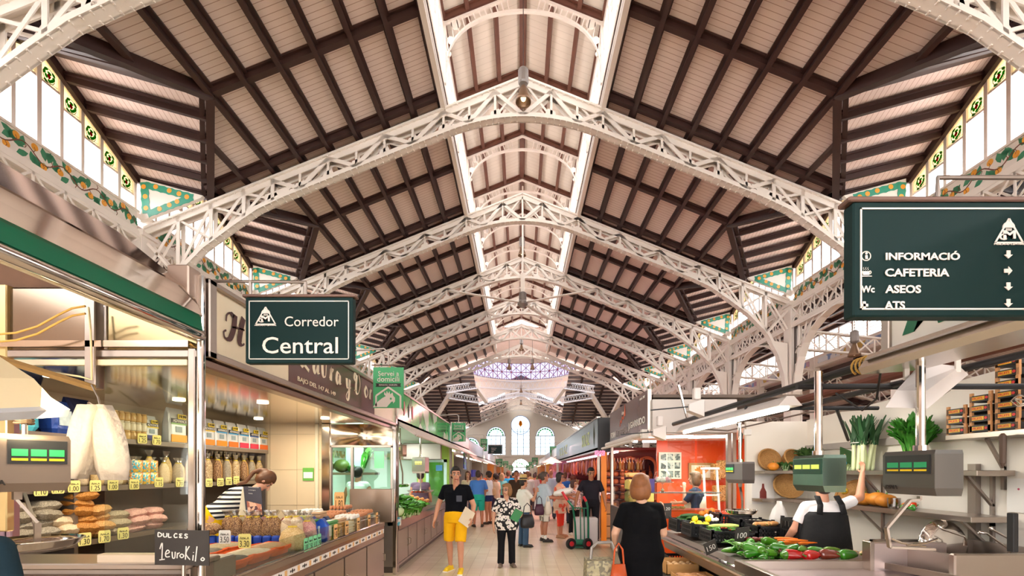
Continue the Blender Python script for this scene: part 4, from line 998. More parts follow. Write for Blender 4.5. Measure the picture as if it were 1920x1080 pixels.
# vendors
mst=stripes(mat('striped_vest_cloth','f2ece0',.85,0,.03),'1c1c24','Z',.05,.5)
# ================================================================ GOODS: one of each kind, then copies
def kind(make,group=None):
    st={}
    def f(loc,label=None,rz=0,rot=None,sc=None,var='',grp=None):
        if var not in st: o=make(var); st[var]=o; 
        else: o=dup(st[var])
        o.location=loc; o.rotation_euler=rot if rot is not None else (0,0,rz)
        if sc is not None: o.scale=sc if isinstance(sc,(tuple,list)) else (sc,)*3
        if label: o['label']=label
        if grp or group: o['group']=grp or group
        return o
    return f
def single(name,mb,m,cat,smooth=True):
    o=ob(name,mb,m,local=True,smooth=smooth,cat=cat); o['label']='x'; return o
GR={}
def grain(c1,c2,c3=None,sc=90):
    k='grain_'+c1+c2
    if k not in GR: GR[k]=spots(mat(k,c1,.7),[c1,c2,c3 or c1,c2],sc*2.2)
    return GR[k]
VARG={'grey':('a79a86','857a68'),'peanut':('c98a3a','a86a26'),'wheat':('d3a262','b98444'),'rice':('e6cfae','d8bd96'),'bean':('b9a68c','9c8a70'),'pink':('c98a8a','e0b0a0'),'nuts':('5a3a28','8a6444','c8a070'),'oat':('d8bc8a','c4a268'),'seed':('c9a878','8e7450','e0cca8')}
def mk_pillow(v):
    c=VARG[v]; m=MB(); n=10
    def fn(s):
        def g(u,w):
            x=(u-.5)*2;y=(w-.5)*2; e=max(0,(1-abs(x)**4))*max(0,(1-abs(y)**4)); return (x*.13*(1-.05*abs(y)),y*.085*(1-.05*abs(x)),.045+s*(.048*e**.5)+.004*math.sin(9*x+5*y))
        return g
    m.grid(fn(1),n,n).grid(fn(-1),n,n); o=single('seed_bag',m,grain(*c),'bag')
    b=o.data.materials[0]; return o
pillow=kind(mk_pillow,'filled pillow bags stacked on the lower shelf')
def mk_stand(v):
    c=VARG[v]; t=thing('seed_bag','x','bag'); m=MB(); L=[]; n=12
    for z,w,d in ((0,.048,.035),(.03,.062,.042),(.12,.064,.045),(.19,.052,.038),(.235,.024,.02)): L.append([(w*math.copysign(abs(math.cos(q))**.6,math.cos(q)),d*math.sin(q),z) for q in (2*PI*j/n for j in range(n))])
    m.loft(L); ob('bag_body',m,grain(*c),t,local=True,smooth=True)
    m=MB(); m.loft([[(w*math.cos(q)*(1+.15*math.sin(4*q)),d*math.sin(q),z) for q in (2*PI*j/n for j in range(n))] for z,w,d in ((.235,.022,.019),(.25,.018,.015),(.27,.035,.018),(.305,.058,.022))],False)
    ob('gathered_top',m,glass('cellophane','f4f2ee',.5,.2),t,local=True); ob('tie',MB().lathe([(.023,.236),(.023,.246)],seg=8),mat('yellow_tie','e6c62c'),t,local=True); return t
standbag=kind(mk_stand)
def mk_blue(v):
    m=MB(); m.bbox(-.04,.04,-.03,.03,0,.13,.012); return single('blue_packet',m,mat('blue_foil','2a50b8',.3,.2,.2),'packet',False)
bluepack=kind(mk_blue,'row of blue packets on the dry goods counter')
def mk_adv(v):
    band,b2=v.split('/'); t=thing('pet_food_bag','x','bag'); m=MB(); n=8
    L=[]
    for z,w,d in ((0,.115,.05),(.02,.12,.055),(.2,.12,.05),(.3,.115,.03),(.36,.11,.006)): L.append([(x*w,y*d,z) for x,y in ((-1,-.6),(-.85,-1),(.85,-1),(1,-.6),(1,.6),(.85,1),(-.85,1),(-1,.6))])
    m.loft(L); ob('bag_body',m,mat('silver_white_foil','d5d8da',.35,.2,.06),t,local=True)
    pl=lambda x0,x1,z0,z1,c,nm,e=.0: ob(nm,MB().box(x0,x1,-.058-e,-.05,z0,z1),mat('print_'+c,c,.4,0,.05),t,local=True)
    pl(-.112,.112,.01,.085,band,'colour_band'); pl(-.112,.112,.19,.205,b2,'colour_band'); pl(-.112,.112,.205,.25,'2c2a2e','name_band'); 
    pl(-.02,.1,.25,.3,'f2d22a','price_label',.001); pl(-.05,.04,.11,.17,'8fa0a8','picture')
    bd=[c for c in t.children][0]
    txt('ADVANCE',(-.1,-.06,.212),(1,0,0),(0,0,1),.03,.2,SIGNW,None,t=.002,bold=.02).parent=t
    txt('19.99',(-.01,-.061,.26),(1,0,0),(0,0,1),.03,.1,INK,None,t=.002,bold=.02).parent=t
    return t
petfood=kind(mk_adv,'pet food bags on the top shelf')
def mk_egg(v):
    m=MB().lathe([(.002,-.029),(.012,-.026),(.019,-.016),(.022,-.003),(.0205,.01),(.015,.022),(.008,.029),(.001,.031)],seg=12)
    o=single('egg',m,mat('egg_shell_'+v,{'brown':'c9855a','white':'efe9e2'}[v],.45,0,.12,30),'egg'); return o
egg=kind(mk_egg)
def mk_tray(v):
    m=MB(); n,k=6,5
    m.grid(lambda u,w:((u-.5)*.29,(w-.5)*.24,.022+.018*math.cos(u*n*2*PI)*math.cos(w*k*2*PI)),36,30).grid(lambda u,w:((u-.5)*.29,(w-.5)*.24,.012+.018*math.cos(u*n*2*PI)*math.cos(w*k*2*PI)),36,30)
    return single('egg_tray',m,mat('grey_pulp','b3aaa2',.9,0,.1,20),'tray')
tray=kind(mk_tray,'pulp egg trays')
def mk_carton(v):
    t=thing('egg_carton','x','carton'); c={'green':'5a9a5a','beige':'cda883','white':'e4e0da'}[v]
    ob('carton_base',MB().bbox(-.125,.125,-.055,.055,0,.035,.008),mat('carton_'+c,c,.8),t,local=True); ob('lid',MB().bbox(-.125,.125,-.055,.055,.036,.068,.012),mat('carton_lid_'+c,c,.7,0,.1),t,local=True)
    ob('paper_label',MB().box(-.07,.07,-.03,.03,.068,.069),PAPER,t,local=True); return t
carton=kind(mk_carton,'egg cartons at the glass front')
def mk_basket(v):
    c1,c2=v.split('/'); t=thing('seed_basket','x','basket'); m=MB(); n=20
    def rr(w,d,z,wv=0): return [(w*math.copysign(abs(math.cos(q))**.35,math.cos(q)),d*math.copysign(abs(math.sin(q))**.35,math.sin(q)),z+wv*math.sin(q*5)) for q in (2*PI*j/n for j in range(n))]
    m.loft([rr(.16,.12,0),rr(.195,.155,.085,.006),rr(.205,.165,.08,.006),rr(.2,.16,.05,.004)],True); ob('cloth_lining',m,mat('orange_cloth','ee6426',.85,0,.18,12,bump=.3,bscale=20),t,local=True)
    m=MB(); m.loft([rr(.185,.145,.072),rr(.15,.11,.088),rr(.08,.06,.098),rr(.01,.01,.1)]); o=ob('grain_filling',m,grain(c1,c2,None,120),t,local=True); o['kind']='stuff'; return t
basket=kind(mk_basket,'orange-lined baskets of pulses')
HANDW=[[(0,0),(.1,.5),(.25,0)],[(.35,0),(.35,.4),(.55,.3),(.5,0)],[(.7,.4),(.62,.1),(.85,.1)],[(.95,0),(1.1,.45),(1.2,0)]]
def mk_tag(v):
    t=thing('price_tag','x','price tag'); c={'y':YEL,'o':mat('orange_paper','ecb878',.8),'g':mat('green_paper','7fd6a0',.8),'w':PAPER}[v[0]]
    ob('card',MB().prism([(-.035,-.03),(-.03,-.04),(.03,-.04),(.035,-.03),(.035,.03),(.03,.04),(-.03,.04),(-.035,.03)],(0,0,0),(1,0,0),(0,0,1),(0,.003,0)),c,t,local=True)
    mb_=ink([[(x*.04-.024,y*.03+.012) for x,y in s] for s in HANDW],(0,-.001,0),(1,0,0),(0,0,1),1,.003,INK,None); mb_.location=(0,0,0)
    bpy.data.objects.remove(mb_)
    L=MB()
    for s in HANDW: L.tube([(x*.04-.024,-.0015,y*.025+.01) for x,y in s],.0016,4)
    ob('product_name',L,INK,t,local=True)
    txt(v[1:],(-.026,-.001,-.032),(1,0,0),(0,0,1),.034,.052,INK,None,'price',t=.001,bold=-.005).parent=t
    return t
tag=kind(mk_tag,'handwritten price tags')
def mk_round(v):
    nm,c,r,sq,cat=v.split('/'); r=float(r); sq=float(sq); n=16; m=MB(); L=[]
    lob={'tomato':.05,'pumpkin':.1,'onion':0,'lemon':0,'pepper':.09}.get(nm,.03); k={'pumpkin':9,'tomato':5}.get(nm,3)
    for i in range(9):
        a=PI*i/8; q=max(math.sin(a),.03); L.append([(r*q*(1+lob*math.cos(k*p))*math.cos(p),r*q*(1+lob*math.cos(k*p))*math.sin(p),-r*sq*math.cos(a)+r*sq) for p in (2*PI*j/n for j in range(n))])
    m.loft(L)
    if nm in('onion','garlic','lemon','potato') and nm!='potato': m.lathe([(.25*r,r*sq*1.85),(.08*r,r*sq*2.25)],seg=8)
    t=thing(nm,'x',cat) if nm in('tomato','pumpkin') else None
    if t:
        ob('flesh',m,mat(nm+'_'+c,c,.3 if nm=='tomato' else .5,0,.15,10),t,local=True,smooth=True); ob('stalk',MB().tube([(0,0,r*sq*1.9),(r*.05,0,r*sq*2.25)],r*.1,6),mat('green_stalk','5a7a34',.7),t,local=True); return t
    return single(nm,m,mat(nm+'_'+c,c,.4,0,.15,10),cat)
rnd=kind(mk_round)
def mk_long(v):
    nm,c,L_,r0,r1,bend=v.split('/'); L_,r0,r1,bend=map(float,(L_,r0,r1,bend)); m=MB(); P=[];rs=[]
    for i in range(9):
        u=i/8; P.append(((u-.5)*L_,bend*math.sin(u*PI),r0)); rs.append(max((r0+(r1-r0)*u)*math.sin(PI*min(max(u,.04),.96))**.35,.002))
    m.tube(P,rs,10); t=thing(nm,'x',nm.replace('_',' '))
    ob('flesh',m,mat(nm+'_'+c,c,.3,0,.18,14),t,local=True,smooth=True); ob('stalk',MB().tube([((-.5)*L_,0,r0),(-.56*L_,.004,r0*1.1)],r0*.25,6),mat('green_stalk','5a7a34',.7),t,local=True); return t
lng=kind(mk_long)
def mk_pepper(v):
    c,L_=v.split('/'); L_=float(L_); t=thing('pepper','x','pepper'); m=MB(); n=15; Q=[]
    for i,(u,r) in enumerate(((0,.012),(.03,.034),(.15,.043),(.4,.041),(.65,.034),(.85,.024),(.97,.012),(1,.002))):
        Q.append([((u-.5)*L_,r*(1+.12*math.cos(3*p+u*2))*math.cos(p)+.012*math.sin(u*5),.04+r*(1+.12*math.cos(3*p+u*2))*math.sin(p)) for p in (2*PI*j/n for j in range(n))])
    m.loft(Q); ob('flesh',m,mat('pepper_'+c,c,.18,0,.25,9,coat=.5),t,local=True,smooth=True)
    ob('stalk',MB().tube([(-.49*L_,0,.04),(-.55*L_,.005,.045),(-.62*L_,.012,.055)],[.009,.006,.007],6),mat('green_stalk','5a7a34',.7),t,local=True); return t
pepper=kind(mk_pepper)
def leafy(name,label,cat,loc,n,h,spread,c1,c2,rz=0,wd=.06,stem='cfe0b0',lean=(0,0),group=None,curl=.6,seed=1,stemr=.012,stemh=.35):
    rr=random.Random(seed); t=thing(name,label,cat,loc,rz,group); a=MB(); st=MB()
    for i in range(n):
        q=rr.uniform(0,2*PI); rad=rr.uniform(.15,1); hh=h*rr.uniform(.75,1.05); d=V((math.cos(q),math.sin(q),0)); s=V((-math.sin(q),math.cos(q),0)); w=wd*rr.uniform(.7,1.2)
        base=d*(.25*spread*rad); mid=base+d*spread*rad*.4+V((lean[0]*.5,lean[1]*.5,hh*.6)); tip=base+d*spread*rad*(.7+curl)+V((lean[0],lean[1],hh*(1-curl*.35*rad)))
        st.tube([base,base.lerp(mid,.6),mid],[stemr,stemr*.7,stemr*.4],5)
        P=[base.lerp(mid,stemh),mid,(mid+tip)/2+V((0,0,.02)),tip]
        def fn(u,v,P=P,s=s,w=w,i=i):
            x=v*3; k=min(int(x),2); f=x-k; p=P[k].lerp(P[k+1],f); ww=w*math.sin(PI*min(max(v*.9+.08,0),1))**.6; uu=(u-.5)*2
            return p+s*(uu*ww)+V((0,0,.012*math.sin(uu*7+i+v*9)-abs(uu)*.01))+d*(.01*math.sin(v*14+uu*4+i))
        a.grid(fn,4,7)
    m=mat('leaf_'+c1,c1,.5,0,.3,12); ob('leaves',a,m,t,local=True,smooth=True,fix=False)
    ob('stems',st,mat('stem_'+stem,stem,.5),t,local=True,smooth=True); return t
def mk_crate(v):
    t=thing('plastic_crate','x','crate'); m=MB(); W,D,H=[float(q) for q in v.split('/')]; W/=2;D/=2
    for x0,x1,y0,y1 in ((-W,W,-D,-D+.01),(-W,W,D-.01,D),(-W,-W+.01,-D,D),(W-.01,W,-D,D)):
        m.box(x0,x1,y0,y1,H-.035,H); m.box(x0,x1,y0,y1,0,.03); m.box(x0,x1,y0,y1,H*.5-.008,H*.5+.008)
        lx=x1-x0>y1-y0; k=int((max(x1-x0,y1-y0))/.035)
        for i in range(k+1):
            u=i/k
            if lx: xx=x0+(x1-x0-.012)*u; m.box(xx,xx+.014,y0,y1,.02,H-.02)
            else: yy=y0+(y1-y0-.012)*u; m.box(x0,x1,yy,yy+.014,.02,H-.02)
    for sx in (-1,1):
        for sy in (-1,1): m.box(min(sx*W,sx*(W-.03)),max(sx*W,sx*(W-.03)),min(sy*D,sy*(D-.03)),max(sy*D,sy*(D-.03)),0,H+.015)
    ob('crate_sides',m,BLACK,t,local=True); ob('crate_floor',MB().box(-W,W,-D,D,0,.008),BLACK,t,local=True); return t
crate=kind(mk_crate,'black plastic vegetable crates')
def chalkboard(label,c,w,h,strokes,u=(1,0,0),v=(0,0,1),sc=1,wd=.006,post=None,txts=()):
    c=V(c); u=V(u).normalized(); v=V(v).normalized(); n=u.cross(v); t=thing('chalkboard_sign',label,'sign',c)
    ob('board',MB().prism([(-w/2,-h/2),(w/2,-h/2),(w/2,h/2),(-w/2,h/2)],c,u,v,-n*.008),BOARD,t)
    if strokes: ink(strokes,c-u*w/2-v*h/2+n*.001,u,v,sc,wd,CHALK,t,'chalk_writing',.001)
    for s,x,y,hh,ww in txts: txt(s,c-u*w/2-v*h/2+u*x+v*y+n*.001,u,v,hh,ww,CHALK,t,'chalk_writing',.001,-.01)
    if post: ob('post',MB().tube([V(post[0]),V(post[1])],.012,8),STEEL,t)
    return t
def scale_(label,loc,rz,w=.32,d=.17,h=.28,pan=None,face='17323a',disp='2fae5a',brand='DINA',pole=None,pole_r=.018,body=STEEL,npan=.19,arm=None,dispw=.6,bx=0,yel=True):
    """hanging market scale: housing with display, arm and pan; loc = top centre of the housing"""
    t=thing('hanging_scale',label,'scale',(loc[0],loc[1],loc[2]-h),rz); m=MB()
    m.loft([[(x*w/2*f,y,z) for x,y in ((-1,-d/2-e),(1,-d/2-e),(1,d/2),(-1,d/2))] for z,f,e in ((0,.94,-.02),(.04,1,0),(h-.02,1,0),(h,.97,-.01))]); ob('housing',m,body,t,local=True)
    ob('display_panel',MB().box(-w*dispw/2+bx,w*dispw/2+bx,-d/2-.006,-d/2+.01,h*.48,h*.9),mat('panel_'+face,face,.3),t,local=True)
    m=MB(); q=w*dispw
    for i in range(3): m.box(bx-q/2+q*(.06+.31*i),bx-q/2+q*(.32+.31*i),-d/2-.009,-d/2,h*.62,h*.74)
    o=ob('digits',m,mat('digits_'+disp,disp,.4,emit=.6),t,local=True)
    if yel:
        m=MB()
        for i in range(3): m.box(bx-q/2+q*(.06+.31*i),bx-q/2+q*(.32+.31*i),-d/2-.009,-d/2,h*.54,h*.58)
        ob('yellow_strips',m,mat('yellow_strip','f0d020',.5),t,local=True)
    if brand: txt(brand,(-w*.42,-d/2-.003,h*.12),(1,0,0),(0,0,1),h*.09,w*.24,INK,None,t=.004,bold=.03).parent=t
    if pole: ob('pole',MB().tube([(0,0,h),(0,0,h+pole)],pole_r,12).lathe([(.035,h),(.035,h+.03)],seg=12),CHROME,t,local=True)
    if arm:
        px,py,pz=arm; s=.5
        ob('pan_arm',MB().bar((px*.1,0,0),(px*.1,0,-.04),.03).bar((px*.1,0,-.04),(px*1.45,py,-.04-(-pz-.04)*.55),.025,.012).bar((px*1.45,py,-.04-(-pz-.04)*.55),(px*1.4,py,pz-.03),.025,.012).bar((px*1.4,py,pz-.03),(px*.6,py,pz-.035),.025,.012),STEEL,t,local=True)
        m=MB().lathe([(.01,-.03),(npan*.75,-.03),(npan*.9,-.015),(npan,.012),(npan*1.04,.016),(npan,.018),(npan*.88,-.008),(npan*.72,-.022),(.01,-.022)],(px,py,pz),seg=28); ob('pan',m,CHROME,t,local=True,smooth=True)
    return t
def cable(label,pts,r,m,name='cable'): return ob(name,MB().tube([V(p) for p in pts],r,6),m,label=label,cat='cable')
def flag(label,x0,x1,y,z0,z1,side):
    """green hanging banner"""
    t=thing('hanging_banner',label,'banner',((x0+x1)/2,y,z0),0,'green home delivery banners over the aisle'); W=x1-x0; H=z1-z0
    G=mat('banner_green','3f9a62',.6,0,.04); P=mat('banner_pale','d3c7bd',.6,0,.03)
    ob('cloth',MB().box(x0,x1,y-.008,y+.008,z0,z1),G,t)
    c=lambda u,v:(x0+W*u,y-.012,z0+H*v)
    txt('Servei a',c(.17,.79),(1,0,0),(0,0,1),H*.115,W*.68,P,t); txt('domicíli',c(.14,.645),(1,0,0),(0,0,1),H*.13,W*.72,P,t)
    ob('ribbon',MB().prism([(-.42,.04),(-.39,0),(-.42,-.045),(.42,-.045),(.39,0),(.42,.04)],c(.5,.565),(W,0,0),(0,0,H),(0,.003,0)),INK,t); txt('ESPANYA I EUROPA',(x0+W*.2,y-.014,z0+H*.545),(1,0,0),(0,0,1),H*.035,W*.6,P,t)
    m=MB()
    pts=[(.1,.04),(.1,.3),(.5,.51),(.9,.3),(.9,0)]
    for a,b in zip(pts,pts[1:]): m.bar(c(*a),c(*b),.055*W,.004,up=(0,1,0))
    ob('house_outline',m,P,t)
    # parrot head
    m=MB().prism([(0,.02),(.1,.12),(.3,.24),(.42,.29),(.36,.33),(.37,.4),(.43,.34),(.45,.42),(.5,.35),(.54,.41),(.56,.33),(.64,.38),(.66,.3),(.72,.25),(.72,.16),(.66,.11),(.65,.16),(.6,.15),(.45,.02)],(x0,y-.014,z0),(W,0,0),(0,0,H),(0,.003,0)); ob('bird_head',m,P,t)
    ob('bird_eye',MB().disc(c(.585,.225),.035*W,(1,0,0),(0,0,1),(0,-.004,0)),G,t)
    xs=x0-.25 if side<0 else x1+.25
    ob('hanging_rail',MB().tube([(x0-.02,y,z1+.03),(x1+.02,y,z1+.03)],.01,6).tube([((x0+x1)/2,y,z1+.03),((x0+x1)/2,y,z1+.2),((x0+x1)/2+side*.06,y,z1+.25),((x0+x1)/2+side*.9,y,z1+.2)],.012,6),STEELD,t)
def logo(c,w,t_parent):
    """market emblem: triangle, dome, letters"""
    c=V(c); P=SIGNW; g=MB(); h=w*.87; X=V((1,0,0)); Z=V((0,0,1))
    tr=[(-w/2,0),(w/2,0),(0,h)]
    for i in range(3): a,b=tr[i],tr[(i+1)%3]; g.bar(c+X*a[0]+Z*a[1],c+X*b[0]+Z*b[1],.012*w/.2,.002,up=(0,1,0))
    g.prism([(-.09*w/.4,0)]+[(.09*w/.4*math.cos(PI-PI*i/8),.09*w/.4*math.sin(PI*i/8)) for i in range(9)],c+Z*h*.63,(1,0,0),(0,0,1),(0,.003,0))
    for i in range(5): g.box(c.x-w*.1+i*w*.045,c.x-w*.08+i*w*.045,c.y,c.y+.003,c.z+h*.5,c.z+h*.6)
    ob('emblem',g,P,t_parent)
    txt('M',c+X*(-w*.22)+Z*(h*.16),(1,0,0),(0,0,1),h*.34,w*.44,P,t_parent,bold=.03); txt('C',c+X*(-w*.36)+Z*(h*.1),(1,0,0),(0,0,1),h*.26,w*.26,P,t_parent,bold=.02)
    txt('MERCADO CENTRAL',c+X*(-w*.55)-Z*(h*.1),(1,0,0),(0,0,1),h*.07,w*1.1,P,t_parent,bold=.02)
# ================================================================ LEFT STALLS
BEIGE=mat('beige_wall_tiles','e6cfac',.25,0,.07,2); nt,b=nodes(BEIGE)
tc=nt.nodes.new('ShaderNodeTexCoord'); mp=nt.nodes.new('ShaderNodeMapping'); mp.inputs['Rotation'].default_value=(PI/2,0,0)
MIRR=mat('polished_steel','cfc0ad',.12,1,.04,2)
# shelving along the back, with its wall
ob('wall_left',MB().box(-4.66,-4.6,2.2,7.9,0,2.5),BEIGE,kind='structure')
ob('ceiling',MB().box(-4.66,-2.08,3.0,7.86,2.46,2.5),MIRR,kind='structure')
t=thing('shelving_unit','long steel shelving along the back wall of the dry goods stall','shelving',(-4.35,5.5,0))
for z in (.62,1.03,1.54,2.02): ob('shelf',MB().box(-4.6,-4.1,2.6,7.8,z-.05,z),STEELD,t)
for y in (2.62,4.45,6.15,7.78): ob('upright',MB().box(-4.6,-4.12,y-.02,y+.02,0,2.1 if y<7 else 2.05),STEELD,t)
ob('back_panel',MB().box(-4.6,-4.57,2.6,7.8,.3,2.1),mat('dark_back_panel','5a4a3e',.6),t)
# top shelf
cols=['e88a1e/f0c832','e88a1e/3aa0dc','ea6a1e/3aa0dc','dc2c50/3aa0dc','dc2c50/2a60b8','ea6a1e/e0c040']
for i in range(6): petfood((-4.17,6.35+.27*i,2.02),'silver pet food bag with %s base, %s on the top shelf right of the post'%(['amber','amber','orange','crimson','crimson','orange'][i],['first','second','third','fourth','fifth','last'][i]),rz=PI/2,var=cols[i])
petfood((-4.15,5.75,2.02),'large silver pet food bag seen through the glass left of the post',rz=PI/2,sc=1.15,var='f0a02a/8ac06a')
petfood((-4.2,5.42,2.02),'smaller white and navy pet food bag behind the glass',rz=PI/2,sc=.8,var='3a3a7a/f0d040')
def softbag(label,c,w,h,col,name='bag_of_nappies'):
    t=thing('foil_bag',label,'bag',c,PI/2); m=MB(); L=[]
    for z,f,g in ((0,.9,.8),(.15,1,1),(.6,1.02,.95),(.85,.95,.5),(1,.9,.1)): L.append([(x*w/2*f+.01*math.sin(z*9+x*5),y*.09*g,z*h) for x,y in ((-1,-.6),(-.7,-1),(.7,-1),(1,-.6),(1,.6),(.7,1),(-.7,1),(-1,.6))])
    m.loft(L); ob('bag_body',m,mat('foil_'+col,col,.3,.1,.25,12,bump=.4,bscale=12),t,local=True)
    ob('printed_panel',MB().box(-w*.3,w*.25,-.096,-.085,h*.25,h*.7),mat('pale_print','cfe0e8',.5,0,.3,30),t,local=True)
    return t
softbag('pale turquoise and white bag on the top shelf under the cream lamp',(-4.25,3.98,2.02),.4,.3,'5ac8dc')
softbag('blue bag with white panels next to the turquoise bag',(-4.22,4.36,2.02),.2,.3,'2a4a9c')
softbag('dark navy bag lying behind the hanging white bags',(-4.28,4.62,2.02),.26,.36,'20284e')
softbag('navy bag at the back of the top shelf, left of the white bags',(-4.4,4.25,2.08),.3,.38,'27305a')
jar=kind(lambda v:single('jar',MB().lathe([(.03,0),(.033,.01),(.033,.07),(.025,.08),(.028,.08),(.028,.095)],seg=10),mat('jar_'+v,v,.3,0,.15,20),'jar'),'small jars and cups on the top shelf behind the glass')
for i in range(6):
    for k in range(3): jar((-4.16,4.92+.075*i,2.02+k*.097),'small pale jar stacked on the top shelf behind the glass',var=['d8b070','e8dcc0'][k%2])
# second shelf: upright seed bags
for i in range(15): standbag((-4.2+.05*(i%2),6.25+.105*i,1.54),'clear bag of seeds standing on the middle shelf right of the post',sc=(1.0,1.0,1.25),rz=PI/2+R(-.2,.2),var=['oat','seed','seed','nuts','wheat','grey'][i%6],grp='seed bags on the middle shelf right of the post')
for i in range(14): standbag((-4.35,6.3+.11*i,1.54),'tall bag of seeds in the rear row of the middle shelf',sc=(1.0,1.0,1.42),rz=PI/2+R(-.2,.2),var=['nuts','wheat','seed','oat'][i%4],grp='rear seed bags on the middle shelf')
for i in range(14): standbag((-4.22+.05*(i%2),4.62+.11*i,1.54),'pale bag of pulses standing on the middle shelf behind the glass',rz=PI/2+R(-.3,.3),var=['rice','oat','bean'][i%3],grp='pale bags on the middle shelf behind the glass')
bx=kind(lambda v:single('fruit_box',MB().bbox(-.05,.05,-.04,.04,0,.13,.004),spots(mat('printed_box','3ab4d8',.5),['3ab4d8','f08a3a','e8e8d0','f0c040'],60),'box'),'small printed boxes behind the glass')
for i in range(3):
    for k in range(2): bx((-4.13,5.15+.11*i,1.54+.132*k),'small blue box printed with orange fruit, behind the glass',rz=PI/2)
# lower shelf: pillow bags
lay=[('grey',3.75),('grey',3.98),('grey',4.18),('rice',4.38),('peanut',4.56),('wheat',4.74),('bean',4.95),('pink',5.2),('pink',5.45)]
nm={'grey':'grey-green','rice':'cream','peanut':'amber','wheat':'light orange','bean':'beige','pink':'pinkish'}
for v,y in lay:
    for k in range({'peanut':6,'grey':5,'wheat':4}.get(v,3)):
        pillow((-4.2+.03*(k%2),y+R(-.03,.03),1.03+.075*k),'%s pillow bag of grain in the pile on the lower shelf'%nm[v],rot=(R(-.1,.1),R(-.1,.12),PI/2+R(-.3,.3)),var=v,grp='%s pillow bags on the lower shelf'%nm[v])
for y,c in ((4.6,'6a4a3a'),(4.9,'8a6a5a'),(5.3,'b09a8a')): pass
# yellow tags along the shelf edges
TG=[(78,918,'1.10','first'),(110,914,"1.15",'second'),(140,912,"1.00",'third'),(180,911,"1.25",'fourth'),(213,909,"1.00",'fifth'),(253,908,"1.00",'sixth'),(299,904,'1.15','seventh'),(338,904,'1.70','eighth')]
for px,py,s,q in TG: Y=900*4.07/(976-px); tag((-4.075,Y,EY+(884-py)/900*Y+.0),'%s yellow price tag from the left on the edge of the middle shelf'%q,rz=PI/2*.8,sc=1.35,var='y'+s)
for px,py,s,q in ((268,822,'1.25','left'),(295,825,'1.70','right')): Y=900*4.07/(976-px); tag((-4.075,Y,EY+(884-py)/900*Y),'%s of the two yellow tags on the top shelf behind the glass'%q,rz=PI/2*.8,sc=1.35,var='y'+s)
for px,py,s,q in ((393,905,'1.50','first'),(414,904,'2.00','second'),(430,902,'1.80','third'),(444,900,'2.10','fourth')): Y=900*4.07/(976-px); tag((-4.075,Y,EY+(884-py)/900*Y),'%s yellow tag on the middle shelf right of the post'%q,rz=PI/2*.8,sc=1.35,var='y'+s)
for px,py,s,q in ((112,1014,"1.20",'leftmost'),(160,1011,"1.30",'second'),(197,1006,"1.70",'third'),(232,1000,"1.30",'rightmost')): Y=900*4.07/(976-px); tag((-4.075,Y,EY+(884-py)/900*Y),'%s yellow tag on the edge of the lower shelf'%q,rz=PI/2*.8,sc=1.5,var='y'+s)
# glazed screen of the stall facing the camera, at Y=3.05
YS=3.05
t=thing('glazed_screen','stainless framed glass screen at the near end of the dry goods stall','screen',(-2.6,YS,1))
ob('corner_post',MB().tube([(-2.03,YS,0),(-2.03,YS,2.92)],.024,14),CHROME,t)
ob('frame_post',MB().bbox(-2.1,-2.055,YS-.025,YS+.025,1.1,2.46,.006),STEEL,t)
ob('frame_post',MB().bbox(-2.73,-2.66,YS-.05,YS+.02,2.2,2.86,.006),STEEL,t)
ob('frame_post',MB().bbox(-2.64,-2.62,YS-.012,YS+.015,2.45,2.86,.004),STEEL,t)
ob('frame_post',MB().bbox(-3.4,-3.24,YS-.026,YS+.026,1.3,2.86,.006),mat('warm_brass_steel','d8c08a',.3,.8),t)
ob('top_rail',MB().bbox(-3.3,-2.05,YS-.02,YS+.02,2.4,2.45,.006),STEEL,t); ob('cream_rail',MB().box(-3.2,-2.1,YS-.03,YS,2.35,2.385),CREAM,t)
ob('sill',MB().bbox(-2.66,-2.05,YS-.04,YS+.03,1.1,1.16,.005),mat('cream_steel','dccbb4',.35,.6),t)
ob('pane',MB().box(-2.64,-2.1,YS-.003,YS+.003,1.16,2.35),glass('counter_glass','f2f6f0',.1),t); ob('upper_pane',MB().box(-3.24,-2.73,YS-.003,YS+.003,2.45,2.84),mat('smoked_mirror','8e7d6c',.12,.85,.15,3),t); ob('upper_pane',MB().box(-2.62,-2.05,YS-.003,YS+.003,2.45,2.84),mat('warm_mirror','94825f',.14,.85,.1,3),t)
t=thing('display_counter','stainless counter under the glass screen at the lower left','counter',(-2.8,2.98,0)); ob('counter_body',MB().bbox(-3.6,-2.07,3.0,3.5,0,1.08,.01),STEELD,t); ob('worktop_edge',MB().bbox(-3.6,-2.06,2.96,3.3,1.07,1.11,.008),STEEL,t); ob('lower_band',MB().box(-3.6,-2.07,2.985,3.0,.92,1.04),mat('dark_steel','5e5148',.25,.8),t)
ob('roof_beam',MB().box(-4.4,-2.35,3.08,3.3,2.86,3.02),mat('aged_wood','6a4a34',.7,0,.3,6),label='old brown wooden beam above the glass screen',cat='beam')
